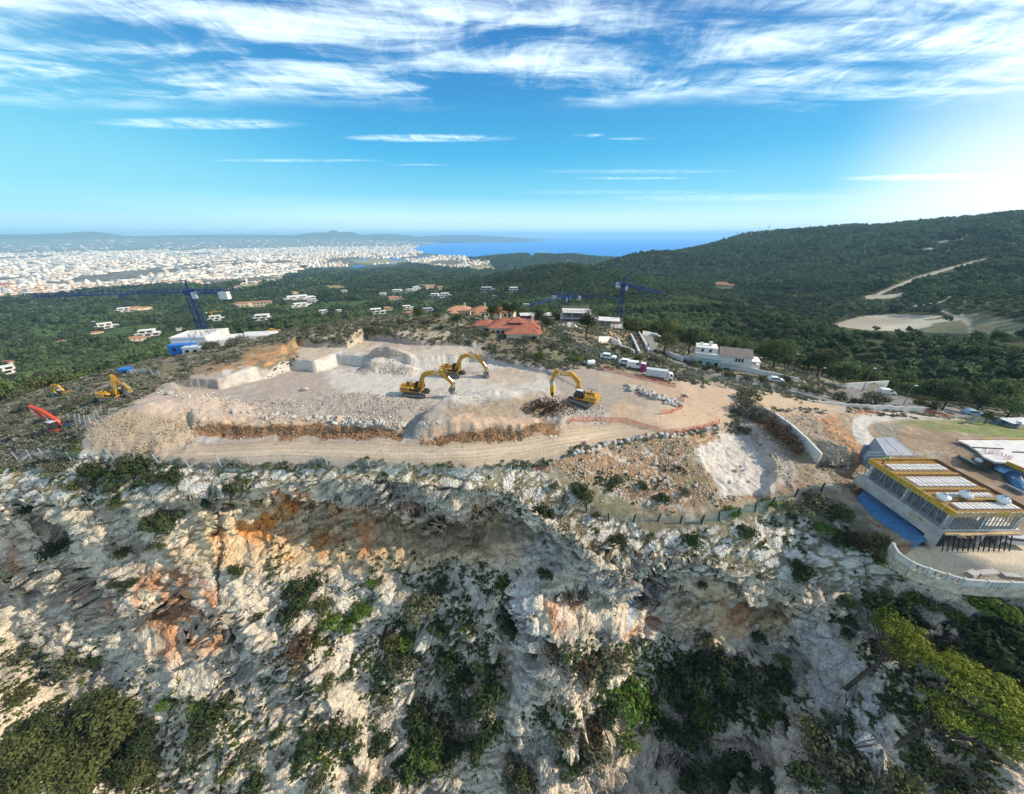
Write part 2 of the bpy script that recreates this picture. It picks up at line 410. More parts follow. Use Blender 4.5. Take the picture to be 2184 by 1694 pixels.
# ------------------------------------------------------------------ near ground: quarry, hill top and cliff
NA, NR = 1300, 960
az = np.linspace(R(-82), R(82), NA)
dd = np.geomspace(7, 185, 1500)
D2 = np.empty((NA, NR)); Z2 = np.empty((NA, NR))
for c0 in range(0, NA, 100):
    aa = az[c0:c0 + 100]
    A_, D_ = np.meshgrid(aa, dd, indexing='ij')
    Z_ = land(A_.ravel(), D_.ravel()).reshape(A_.shape)
    px_, py_ = proj(D_ * np.sin(A_), D_ * np.cos(A_), Z_)
    for i in range(len(aa)):
        L = np.hypot(np.diff(px_[i]), np.diff(py_[i]))
        ins = (py_[i, 1:] < 1760) & (py_[i, 1:] > 640)
        L = np.minimum(L, 6) * np.where(ins, 1, .25) + np.hypot(np.diff(dd), np.diff(Z_[i])) * .9 + .02
        cum = np.concatenate([[0], np.cumsum(L)]); t = np.linspace(0, cum[-1], NR)
        D2[c0 + i] = np.interp(t, cum, dd); Z2[c0 + i] = np.interp(t, cum, Z_[i])
A2 = np.repeat(az[:, None], NR, 1)
X2, Y2 = D2 * np.sin(A2), D2 * np.cos(A2)
PX, PY = proj(X2, Y2, Z2)
dr2, zr2, _, _ = rim_at(A2)
S2 = (dr2 - D2) * np.clip(np.cos(A2), .34, 1)
cliff = sstep(S2, -1.2, .6)

# hollows and overhangs: top lip and foot in the picture, depth into the rock
HOLLOWS = [  # lip, foot, depth
 ([(560,1062),(640,1062),(720,1082),(800,1105),(870,1118),(930,1140),(1000,1132),(1060,1112),(1110,1118),(1180,1150)], 1210, 5.5),
 ([(160,1262),(240,1270),(300,1292),(370,1290),(430,1306),(480,1330)], 1400, 5.0),
 ([(0,1190),(70,1225),(140,1265),(230,1292)], 1345, 4.0),
 ([(36,1092),(70,1072),(105,1085),(150,1120),(185,1160)], 1215, 4.0),
 ([(1500,1262),(1535,1232),(1580,1262),(1620,1290),(1665,1288),(1715,1285)], 1350, 4.5),
 ([(1235,1262),(1290,1270),(1340,1292),(1420,1262),(1500,1290)], 1360, 2.6),
 ([(1330,1235),(1400,1225),(1460,1238)], 1272, 1.6),
 ([(405,1085),(470,1095),(560,1078)], 1110, 1.0),
 ([(280,1410),(360,1422),(470,1402)], 1470, 1.6),
 ([(1440,1660),(1500,1625),(1580,1615),(1650,1650)], 1720, 3.0),
]
push = np.zeros_like(PX)
lipn = vnoise(PX * .035, PY * .012, 0 * PX, 41) * 13 + vnoise(PX * .1, PY * .03, 0 * PX, 42) * 5
for lip, foot, dep in HOLLOWS:
    q = np.array(lip, float)
    top = np.interp(PX, q[:, 0], q[:, 1]) + lipn
    sw_ = lipn + 38 * vnoise(PY * .018, q[0, 0] + 0 * PY, 0 * PY, 43) + 14 * vnoise(PY * .06, q[0, 0] + 0 * PY, 0 * PY, 44)
    side = sstep(PX + sw_, q[0, 0] - 70, q[0, 0] + 90) * sstep(-PX + sw_, -q[-1, 0] - 70, -q[-1, 0] + 90)
    bulge_ = -1.6 * side * sstep(PY, top - 46, top - 8) * (1 - sstep(PY, top - 2, top + 8)) * min(dep / 4, 1.2)
    push = np.where(bulge_ < -.05, np.minimum(push, bulge_), push)
    push = np.maximum(push, 1.3 * dep * side * sstep(PY, top - 1, top + 8) * (1 - sstep(PY, top + 16, foot + lipn)))
# ribs and gullies of the face
rib = fbm(X2 / 13, Y2 / 13, Z2 / 13, 4, 51) * 5.6 + fbm(X2 / 6, Y2 / 6, Z2 / 5, 3, 52, ridged=True) * 1.3
gul = 2.4 * np.exp(-((PX - 1083 + (PY - 1300) * .03) / 18) ** 2) * sstep(PY, 1190, 1235) * (1 - sstep(PY, 1480, 1640))
spur = -2.0 * np.exp(-((PX - 150 - (PY - 1085) * .8) / 34) ** 2) * sstep(PY, 1075, 1120) * (1 - sstep(PY, 1160, 1260))
spur += -1.8 * np.exp(-((PX - 1700 - (PY - 1300) * .62) / 50) ** 2) * sstep(PY, 1240, 1300) * (1 - sstep(PY, 1600, 1700))
spur += -1.2 * np.exp(-((PX - 1125) / 20) ** 2) * sstep(PY, 1215, 1260) * (1 - sstep(PY, 1430, 1560))
inface = cliff * sstep(PY, 1020, 1090)
mv = (push + rib * inface + gul + spur) * cliff
# move straight into / out of the hill
X3, Y3, Z3 = X2 + mv * np.sin(A2 * .82), Y2 + mv * np.cos(A2 * .82), Z2.copy()
def grid_normals(X, Y, Z):
    ua = np.stack([np.gradient(v, axis=0) for v in (X, Y, Z)], -1); ub = np.stack([np.gradient(v, axis=1) for v in (X, Y, Z)], -1)
    n = np.cross(ua, ub); n /= np.linalg.norm(n, axis=-1, keepdims=True) + 1e-9
    n *= np.where((n * np.stack([X, Y, Z - CAM_Z], -1)).sum(-1, keepdims=True) > 0, -1, 1)
    return n
N3 = grid_normals(X3, Y3, Z3)
# where is rock, where is earth
jx = PX + fbm(X3 * .35, Y3 * .35, Z3 * .35, 4, 61) * 22; jy = PY + fbm(X3 * .35, Y3 * .35, Z3 * .35, 4, 62) * 16
def soft(poly, w=8, x=None, y=None):
    """1 inside a picture outline, fading over w at its edge"""
    x = jx if x is None else x; y = jy if y is None else y
    q = np.array(poly, float); r = np.zeros_like(x)
    m = (x > q[:, 0].min() - w) & (x < q[:, 0].max() + w) & (y > q[:, 1].min() - w) & (y < q[:, 1].max() + w) & (D2 < 186)
    r[m] = sstep(sdf(x[m], y[m], poly), -w, w)
    return r
def soft_w(poly, w=.6, wob=.8):
    """the same for an outline on the ground"""
    q = np.array(poly); r = np.zeros_like(X3); pad = w + wob
    m = (X3 > q[:, 0].min() - pad) & (X3 < q[:, 0].max() + pad) & (Y3 > q[:, 1].min() - pad) & (Y3 < q[:, 1].max() + pad)
    r[m] = sstep(sdf(X3[m], Y3[m], poly) + wob * vnoise(X3[m] * .8, Y3[m] * .8, 0, 63), -w, w)
    return r
FLOOR = soft([(370,806),(480,792),(560,800),(625,786),(640,735),(742,739),(785,718),(1010,735),(1060,770),(1165,790),(1250,783),(1330,790),(1440,812),(1560,828),(1660,842),(1760,858),(1830,862),(1800,880),(1640,870),(1560,868),(1560,905),(1420,930),(1250,955),(1150,985),(1000,995),(800,990),(560,990),(330,985),(270,968),(180,960),(170,900),(280,862)], 7)
floorx = np.clip(FLOOR, 0, 1)
talus = soft([(1150,985),(1250,955),(1420,925),(1560,912),(1640,960),(1660,1060),(1560,1075),(1500,1090),(1380,1080),(1280,1040),(1190,1010)], 14) * (1 - floorx)
rightsoil = soft([(1560,868),(1700,872),(1850,880),(2050,890),(2400,900),(2400,1260),(2060,1240),(1930,1190),(1850,1090),(1760,1060),(1660,1060),(1620,950)], 10) * (1 - floorx)
asph = np.maximum.reduce([soft([(1786,831),(1823,829),(1889,829),(1899,832),(1989,858),(2056,877),(2184,898),(2300,915),(2300,926),(2160,910),(2053,889),(1989,872),(1966,876),(1923,869),(1823,864),(1768,860)], 1.5, PX, PY), soft([(1425,765),(1456,774),(1570,800),(1660,820),(1750,841),(1790,850),(1768,858),(1660,831),(1560,808),(1450,781)], 1.5, PX, PY),
    soft([(1322,690),(1352,696),(1380,710),(1399,724),(1402,738),(1390,756),(1378,752),(1382,738),(1370,718),(1340,702)], 1.5, PX, PY)]) * (D2 > 95)
hill = (1 - cliff) * (1 - floorx) * (1 - talus) * (1 - rightsoil) * (1 - asph)
strip = soft([(-400,935),(60,950),(180,965),(330,990),(560,995),(760,998),(1000,1000),(1150,990),(1190,1030),(1260,1090),(1400,1140),(1500,1120),(1700,1100),(1800,1110),(1900,1190),(2060,1265),(2060,1330),(1500,1300),(1100,1150),(600,1110),(-400,1150)], 10)
rocky = np.clip(np.maximum(cliff, strip), 0, 1) * (1 - floorx)
rocky = np.maximum(rocky, .35 * talus)
# relief along the surface normal
xs, ys, zs = X3 - .35 * Z3, Y3, Z3 + .45 * X3 * .6      # beds dip gently, so stretch along them
def relief():
    f1, f2 = worley(X3 / 3.1 + .3 * fbm(X3 * .3, Y3 * .3, Z3 * .3, 2, 71), Y3 / 3.1, (Z3 - .35 * X3) / 1.7, 72)
    crack = np.clip((f2 - f1) * 3.2, 0, 1)
    g1, g2 = worley(X3 / .95, Y3 / .95, (Z3 - .35 * X3) / .6, 75)
    crack2 = np.clip((g2 - g1) * 3.0, 0, 1)
    b = fbm(X3 / 7, Y3 / 7, (Z3 - .3 * X3) / 5, 3, 76) * 2.3 + fbm(X3 / 2.6, Y3 / 2.6, (Z3 - .35 * X3) / 1.5, 4, 77, ridged=True) * .6
    b = b + (crack - 1) * .75 + (crack2 - 1) * .22 - .35 * np.clip(f1 - .35, 0, 1) * 1.5
    b = b + fbm(X3 / .7, Y3 / .7, Z3 / .5, 3, 78) * .14
    return b, crack, crack2
rel, crack, crack2 = relief()
bedt = (Z3 - .36 * X3) / 1.45 + .9 * fbm(X3 / 5, Y3 / 5, Z3 / 5, 3, 79)
bedf = bedt - np.floor(bedt)
rel = rel * 1.15 + (bedf ** 1.6 - .4) * .85 * sstep(fbm(X3 / 4, Y3 / 4, Z3 / 3, 3, 80), -.35, .35)
h1_, h2_ = worley(X3 / .48, Y3 / .48, (Z3 - .35 * X3) / .34, 83)
rel = rel + (np.clip((h2_ - h1_) * 2.6, 0, 1) - 1) * .17
small = fbm(X3 / 1.6, Y3 / 1.6, 0 * X3, 4, 81) * .16 + fbm(X3 / .5, Y3 / .5, 0 * X3, 2, 82) * .05
small = small * 1.0
small *= 1 - .7 * soft([(330,985),(420,945),(600,936),(850,945),(1000,945),(1110,935),(1200,912),(1320,895),(1400,900),(1480,885),(1540,860),(1560,868),(1560,905),(1420,930),(1250,955),(1150,985),(1000,995),(800,990),(560,990)], 6)
calm = (.55 + .45 * sstep(N3[..., 2], .75, .35)) * (.6 + .65 * sstep(fbm(X3 / 7, Y3 / 7, Z3 / 7, 3, 86), -.25, .3))
amp = rocky * calm
disp = rel * amp * np.where(cliff > .5, 1.0, .62) + small * (1 - amp) * np.where(floorx > .5, .55, 1.0)
bank = np.maximum(soft([(415,900),(600,899),(760,902),(858,922),(856,940),(600,934),(415,930)], 4), soft([(895,926),(960,922),(1060,910),(1150,904),(1200,900),(1196,926),(1090,940),(980,946),(893,944)], 4))
mdr_ = np.maximum(soft([(1640,885),(1740,880),(1850,965),(1830,1010),(1700,1040),(1650,960)], 10), .6 * rightsoil * (PX < 1850)) * (1 - asph)
disp += mdr_ * (.36 * fbm(X3 / 1.5, Y3 / 1.5, Z3, 4, 88, ridged=True) + .12 * fbm(X3 / .5, Y3 / .5, Z3, 2, 89))
pr_ = soft([(1476,962),(1553,920),(1600,925),(1655,985),(1645,1050),(1545,1058),(1502,1005)], 8)
disp += pr_ * (.035 * np.sin((X3 * .8 + Y3 * .6) * 6.5 + 5 * fbm(X3 / 2.5, Y3 / 2.5, 0 * X3, 4, 90)) + .22 * fbm(X3 / 1.3, Y3 / 1.3, Z3, 4, 97, ridged=True))
disp += bank * (.34 * fbm(X3 / 1.3, Y3 / 1.3, Z3 / 1.3, 4, 84) - .1)
lo_ = floorx * soft([(330,862),(560,850),(720,845),(900,850),(930,900),(850,930),(560,898),(430,900)], 10)
disp += lo_ * (.30 * fbm(X3 / 1.4, Y3 / 1.4, Z3, 4, 85, ridged=True))
disp *= 1 - .85 * soft_w(SITE, .8, .3) - 0
disp *= np.where(soft_w(TERR, .3, .1) > .5, .05, 1)
X4, Y4, Z4 = X3 + N3[..., 0] * disp, Y3 + N3[..., 1] * disp, Z3 + N3[..., 2] * disp
N4 = grid_normals(X4, Y4, Z4)

# ------------------------------------------------------------------ colours of rock and earth (their own colours, no light or shade)
n1 = fbm(X3 / 6, Y3 / 6, Z3 / 6, 4, 91); n2 = fbm(X3 / 1.8, Y3 / 1.8, Z3 / 1.4, 4, 92); n3 = fbm(X3 / .6, Y3 / .6, Z3 / .5, 3, 93)
def L3(a, b, t): return a + (np.asarray(b, float) - a) * t[..., None]
col = np.zeros(X3.shape + (3,)) + np.array((.59, .51, .39))
col = L3(col, (.47, .43, .37), sstep(n1 + .35 * n2, -.1, .45) * .85)
col = L3(col, (.68, .61, .49), sstep(n2 + .4 * n3, .12, .5) * .8)
col = L3(col, (.24, .225, .20), sstep(fbm(X3 / 2.2, Y3 / 2.2, Z3 / 5, 4, 94) + .2 * n3, .16, .5) * .75)
col = L3(col, (.17, .165, .12), sstep(n3 + .5 * n2, .22, .5) * .55)
def stain(poly, c, amt, thr=0.0, w=18, seed=95):
    global col
    m = soft(poly, w)
    q = fbm(X3 / 2.6, Y3 / 2.6, Z3 / 2.2, 5, seed)
    col = L3(col, c, m * amt * sstep(q, thr - .22, thr + .18))
OR1, OR2, TAN = (.60, .23, .045), (.48, .19, .07), (.56, .40, .23)
# warm fresh rock of the hollows, rust streaks
stain([(540,1070),(760,1090),(900,1130),(1060,1120),(1170,1165),(1090,1225),(900,1235),(700,1240),(560,1200)], TAN, .85, -.45)
stain([(420,1100),(560,1080),(720,1180),(760,1240),(600,1250),(460,1230),(400,1170)], (.60,.45,.27), .8, -.35)
stain([(1400,1290),(1500,1240),(1720,1290),(1640,1370),(1460,1390)], (.58,.43,.27), .7, -.3)
stain([(580,1050),(640,1045),(700,1120),(690,1200),(610,1225),(560,1150)], OR1, .85, .02)
stain([(440,1130),(600,1115),(720,1150),(700,1200),(560,1190),(440,1175)], OR1, .85, .05)
stain([(350,1180),(470,1160),(560,1200),(470,1225),(380,1215)], TAN, .9, -.1)
stain([(300,1225),(420,1225),(500,1330),(480,1400),(330,1390),(260,1290)], OR2, .8, -.05)
stain([(230,1270),(330,1290),(300,1380),(200,1330)], (.40,.28,.19), .8, -.1)
stain([(790,1060),(880,1080),(900,1120),(800,1120)], OR2, .8, 0)
stain([(995,1090),(1050,1085),(1060,1110),(1000,1118)], OR1, .9, -.1)
stain([(720,1090),(790,1090),(800,1200),(720,1190)], OR2, .8, 0.0)
stain([(1160,1285),(1240,1270),(1250,1305),(1190,1330)], OR2, .85, -.1)
stain([(1330,1360),(1420,1350),(1460,1385),(1350,1390)], OR2, .8, 0)
stain([(1460,1300),(1600,1280),(1720,1300),(1640,1360),(1480,1380)], TAN, .9, -.15)
stain([(1540,1305),(1620,1310),(1600,1345),(1540,1340)], OR2, .7, 0)
stain([(0,1210),(80,1210),(140,1260),(60,1290),(0,1280)], (.50,.40,.17), .7, 0)
stain([(0,1150),(60,1180),(40,1220),(0,1210)], OR2, .5, .05)
stain([(140,1260),(230,1270),(260,1310),(180,1330)], OR2, .55, .05)
stain([(1180,1330),(1240,1310),(1260,1480),(1180,1560),(1150,1450)], (.56,.47,.36), .8, -.2)
# grey water streaks under the lip, bluish slab
stain([(660,1005),(1000,1030),(1100,1060),(1000,1110),(900,1110),(760,1090),(680,1060)], (.27,.265,.25), .75, -.02)
stain([(1200,1190),(1420,1250),(1400,1330),(1250,1260)], (.27,.275,.28), .8, -.1)
stain([(1100,1240),(1150,1240),(1150,1460),(1100,1500)], (.48,.48,.47), .8, -.3)
stain([(1040,1130),(1200,1160),(1200,1240),(1110,1210)], (.37,.375,.38), .6, -.2)
stain([(1700,1300),(1780,1330),(1880,1480),(1900,1640),(1760,1560),(1680,1400)], (.46,.46,.45), .7, -.3)
stain([(560,1230),(760,1230),(1000,1220),(1060,1300),(700,1560),(500,1450)], (.50,.47,.42), .5, -.2)
# the blue paint mark on the face
bm_ = soft([(1342,1322),(1352,1320),(1347,1342),(1340,1358),(1338,1352),(1343,1338)], 2.0, PX + 1.2 * n3, PY)
col = L3(col, (.20, .42, .70), bm_ * .8)
# earth and moss lying on ledges of the face
ledge = sstep(N4[..., 2], .45, .8) * sstep(n1 + n2 * .6, -.1, .3) * cliff
col = L3(col, (.27, .21, .13), ledge * .6)
# hill top
c_h = np.zeros_like(col) + np.array((.185, .16, .105))
c_h = L3(c_h, (.40, .36, .29), sstep(n2 + .5 * n3, .18, .5))
c_h = L3(c_h, (.16, .17, .09), sstep(n1 + .6 * n2, .0, .35) * .6)
col = L3(0 * col, 1, 0 * n1) + col * (1 - hill[..., None]) + c_h * hill[..., None]
# limestone pavement along the rim: pale slabs with earth between
pav = strip * (1 - cliff) * (1 - floorx)
c_p = np.zeros_like(col) + np.array((.22, .19, .12))
c_p = L3(c_p, (.56, .53, .46), sstep(crack * .6 + crack2 * .4 + .4 * n2, .38, .62))
c_p = L3(c_p, (.36, .35, .32), sstep(n3, .1, .5) * .5)
col = col * (1 - pav[..., None]) + c_p * pav[..., None]
# stony red earth below the road
c_t = np.zeros_like(col) + np.array((.30, .19, .11))
c_t = L3(c_t, (.46, .40, .32), sstep(n3 + .5 * n2, .08, .34))
c_t = L3(c_t, (.14, .15, .07), sstep(n1 + .5 * n2, .15, .45) * .6)
col = col * (1 - talus[..., None]) + c_t * talus[..., None]
# right hand building ground
c_s = np.zeros_like(col) + np.array((.32, .235, .155))
c_s = L3(c_s, (.40, .34, .26), sstep(n2 + .6 * n3, .0, .35)); c_s = L3(c_s, (.22, .155, .10), sstep(n1 + .4 * n2, .0, .35) * .8); c_s = L3(c_s, (.15, .15, .07), sstep(fbm(X3 / 3.5, Y3 / 3.5, 0 * X3, 4, 96), .15, .4) * .55)
col = col * (1 - rightsoil[..., None]) + c_s * rightsoil[..., None]
# quarry floor
c_f = np.zeros_like(col) + np.array((.36, .305, .255))
c_f = L3(c_f, (.45, .425, .39), sstep(n1 + .4 * n2, -.05, .4)); c_f = L3(c_f, (.29, .22, .155), sstep(n2 + .5 * n1, .1, .5) * .7); c_f = L3(c_f, (.30, .27, .24), sstep(n3, .2, .55) * .4)
col = col * (1 - floorx[..., None]) + c_f * floorx[..., None]
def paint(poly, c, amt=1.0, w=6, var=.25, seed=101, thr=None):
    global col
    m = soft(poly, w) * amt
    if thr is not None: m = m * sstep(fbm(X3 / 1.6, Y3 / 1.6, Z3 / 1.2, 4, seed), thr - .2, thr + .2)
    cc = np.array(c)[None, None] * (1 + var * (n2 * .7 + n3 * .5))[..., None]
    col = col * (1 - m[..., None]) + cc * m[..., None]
ROAD = [(330,985),(420,945),(600,936),(850,945),(1000,945),(1110,935),(1200,912),(1320,895),(1400,900),(1480,885),(1540,860),(1560,868),(1560,905),(1420,930),(1250,955),(1150,985),(1000,995),(800,990),(560,990)]
paint(ROAD, (.46,.37,.265), .95, 3, .08)
edge_ = soft(ROAD, 3) * (1 - soft([(360,975),(430,950),(600,942),(850,951),(1000,951),(1110,941),(1210,918),(1320,901),(1400,905),(1490,890),(1545,868),(1550,900),(1420,924),(1250,948),(1150,978),(1000,988),(800,983),(560,983)], 3))
col = col * (1 - .7 * edge_[..., None]) + np.array((.31, .26, .205)) * (1 + .3 * n3[..., None]) * .7 * edge_[..., None]
paint([(420,960),(700,962),(1000,965),(1150,950),(1300,925),(1300,932),(1150,962),(1000,976),(700,972),(420,970)], (.53,.44,.33), .8, 4, .06)
slow_ = 2.5 * vnoise(X3 * .06, Y3 * .06, 0 * X3, 87)
for q_, w_ in ((947, 2.2), (953, 1.0), (960, 1.4), (970, 1.0), (977, 2.0), (984, 1.4), (989, 1.2)):
    lm = sstep(-segdist(PX, PY + slow_, [(360,q_+8),(420,q_+3),(600,q_-3),(850,q_+1),(1000,q_+1),(1110,q_-9),(1200,q_-29),(1320,q_-48),(1420,q_-52)]), -w_ - 1, -w_ + .6) * soft(ROAD, 3, PX, PY) * (.45 + .5 * sstep(n2 + .5 * n3, -.2, .3))
    col = col * (1 - .75 * lm[..., None]) + np.array((.31, .245, .17)) * .75 * lm[..., None]
paint([(1440,812),(1560,828),(1660,842),(1800,858),(1800,872),(1640,866),(1560,862),(1550,900),(1460,905),(1300,905),(1260,880),(1330,850),(1400,880),(1470,860)], (.47,.35,.235), .9, 6, .16)
paint([(425,890),(600,888),(760,890),(845,905),(850,914),(600,905),(425,908)], (.44,.33,.225), .85, 4)
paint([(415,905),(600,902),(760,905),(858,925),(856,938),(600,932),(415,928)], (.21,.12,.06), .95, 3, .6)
paint([(905,910),(1000,885),(1100,885),(1190,900),(1160,912),(1050,915),(960,925),(900,930)], (.50,.35,.245), .95, 4)
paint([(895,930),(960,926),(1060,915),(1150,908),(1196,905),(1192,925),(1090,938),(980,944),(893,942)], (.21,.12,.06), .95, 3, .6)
paint([(940,900),(960,870),(1080,855),(1130,850),(1200,880),(1150,890),(1000,885)], (.33,.25,.16), .75, 5, .4)
paint([(430,800),(560,745),(650,728),(655,740),(600,770),(480,800)], (.45,.25,.125), .85, 6, .4, thr=-.1)
paint([(471,829),(575,804),(623,789),(677,794),(720,778),(783,782),(783,764),(720,753),(672,779),(620,764),(575,793),(549,783),(479,790)], (.55,.52,.46), .9, 3, .2)
paint([(356,802),(420,806),(468,800),(470,828),(420,826),(370,818)], (.40,.36,.31), .8, 4, .4)
paint([(360,800),(460,765),(640,715),(650,722),(560,748),(440,795)], (.30,.19,.11), .6, 5, .4)
paint([(650,712),(755,704),(780,702),(783,722),(742,740),(655,740)], (.44,.37,.28), .8, 4, .3)
paint([(830,705),(1010,712),(1030,735),(900,737),(830,728)], (.44,.36,.28), .8, 4, .3)
paint([(655,738),(742,742),(785,724),(800,745),(785,758),(720,755),(665,768),(630,762)], (.47,.40,.30), .8, 4)
paint([(850,740),(1010,738),(1005,757),(850,760)], (.47,.41,.33), .8, 4)
paint([(700,790),(850,790),(950,800),(1160,800),(1200,830),(1000,855),(850,850),(700,830)], (.52,.49,.43), .8, 8, .2)
paint([(620,770),(665,768),(720,755),(790,757),(850,760),(1000,757),(1000,772),(880,785),(790,776),(720,772),(665,789),(625,786)], (.56,.54,.50), .8, 3)
paint([(880,760),(1060,770),(1160,790),(1150,800),(1060,785),(880,790)], (.55,.53,.50), .6, 5)
paint([(200,915),(260,880),(330,862),(420,880),(420,935),(330,970),(240,965),(190,945)], (.43,.33,.22), .9, 8, .35)
paint([(280,850),(400,830),(480,850),(600,880),(440,885),(300,875)], (.50,.40,.31), .7, 8, .25)
paint([(1476,962),(1553,920),(1600,925),(1655,985),(1645,1050),(1545,1058),(1502,1005)], (.53,.49,.43), .95, 5, .35)
paint([(1555,900),(1600,890),(1660,960),(1700,1010),(1660,1040),(1600,940)], (.42,.37,.31), .8, 6, .4)
paint([(1660,900),(1720,880),(1760,900),(1820,960),(1800,985),(1750,980),(1700,960)], (.38,.28,.19), .8, 8, .3)
paint([(1730,890),(1770,890),(1850,960),(1830,980),(1790,950)], (.44,.24,.12), .85, 6, .35)
paint([(1570,870),(1700,875),(1800,885),(1790,892),(1700,890),(1600,890)], (.42,.29,.19), .8, 5, .3)
lj = segdist(PX + 3 * n2, PY + 1.5 * n2, [(2040,893),(1960,889),(1900,887),(1856,891),(1834,903),(1834,922),(1852,942),(1890,966)])
lw = np.interp(PX, [1830, 1870, 1960, 2040], [15, 12, 6, 4]); lm = sstep(-lj, -lw - 3, -lw + 2) * (D2 < 150) * rightsoil * .95
col = col * (1 - lm[..., None]) + np.array((.52, .49, .44)) * (1 + .12 * n2[..., None]) * lm[..., None]
paint([(1864,902),(1900,896),(1930,900),(1905,920),(1925,950),(1900,960),(1872,935)], (.27,.25,.21), .85, 5, .4)
paint([(1640,895),(1700,885),(1740,895),(1790,960),(1800,1000),(1760,990),(1700,940)], (.30,.25,.19), .8, 6, .5)
paint([(1560,868),(1640,864),(1760,872),(1830,884),(1830,890),(1740,884),(1600,878)], (.44,.34,.245), .8, 4, .2)
paint([(1900,900),(2000,895),(2184,905),(2400,915),(2400,950),(2184,940),(2000,915)], (.17,.215,.065), .9, 8, .4, thr=-.3)
paint([(1925,1190),(2010,1228),(2060,1238),(2500,1245),(2500,1165),(1960,1168)], (.62,.53,.40), .95, 3, .08)
paint([(560,850),(700,845),(860,862),(920,880),(880,930),(840,915),(700,895),(560,885)], (.33,.29,.245), .75, 8, .35)
paint([(1250,790),(1440,815),(1460,850),(1400,840),(1300,815)], (.42,.30,.20), .7, 6, .3)
paint([(1020,790),(1100,785),(1160,800),(1100,822),(1030,815)], (.42,.33,.245), .7, 6, .3)
paint([(1210,865),(1290,865),(1310,895),(1215,900)], (.36,.34,.31), .8, 6, .4)
paint([(1350,830),(1440,850),(1470,870),(1430,885),(1370,880),(1330,850)], (.44,.34,.24), .6, 8, .4)
col = col * (1 - asph[..., None]) + np.array((.20, .19, .18)) * (1 + .18 * n2[..., None] + .1 * n1[..., None]) * asph[..., None]
paint([(1262,712),(1300,700),(1345,700),(1350,716),(1320,735),(1275,735)], (.46,.34,.22), .8, 3, .2)
col = np.clip(col, .02, .8)
track = soft(ROAD, 3) * .8 + .6 * soft([(600,850),(860,860),(1000,860),(1200,840),(1440,850),(1560,840),(1560,900),(1300,890),(1000,870),(700,890)], 10)
# index of the nearest surface under each picture point
PX4, PY4 = proj(X4, Y4, Z4)
DEP = np.sqrt(X4 ** 2 + Y4 ** 2 + (Z4 - CAM_Z) ** 2)
_key = np.full((900, 1200), 1e9); _idx = np.zeros((900, 1200), int)
_u = ((PX4 + 108) / 2).astype(int).ravel(); _v = ((PY4 - 100) / 2).astype(int).ravel()
_ok = (_u >= 0) & (_u < 1200) & (_v >= 0) & (_v < 900)
_o = np.argsort(-DEP.ravel()[_ok]); _f = np.nonzero(_ok)[0][_o]
_idx[_v[_f], _u[_f]] = _f; _key[_v[_f], _u[_f]] = DEP.ravel()[_f]
FX, FY, FZ = X4.ravel(), Y4.ravel(), Z4.ravel()
def on_ground(px, py):
    """world point of the near ground seen at a picture point"""
    i, j = int((px + 108) / 2), int((py - 100) / 2)
    for r in range(0, 9):
        s = _key[max(j - r, 0):j + r + 1, max(i - r, 0):i + r + 1]
        if s.size and s.min() < 1e8:
            k = np.unravel_index(np.argmin(s), s.shape)
            f = _idx[max(j - r, 0) + k[0], max(i - r, 0) + k[1]]
            return Vector((FX[f], FY[f], FZ[f]))
    return Vector(P(px, py, -5))
def gz(x, y):
    """height of the made ground at a place behind the rim"""
    a = np.array([math.atan2(x, y)]); d = np.array([math.hypot(x, y)])
    return float(land(a, d)[0])

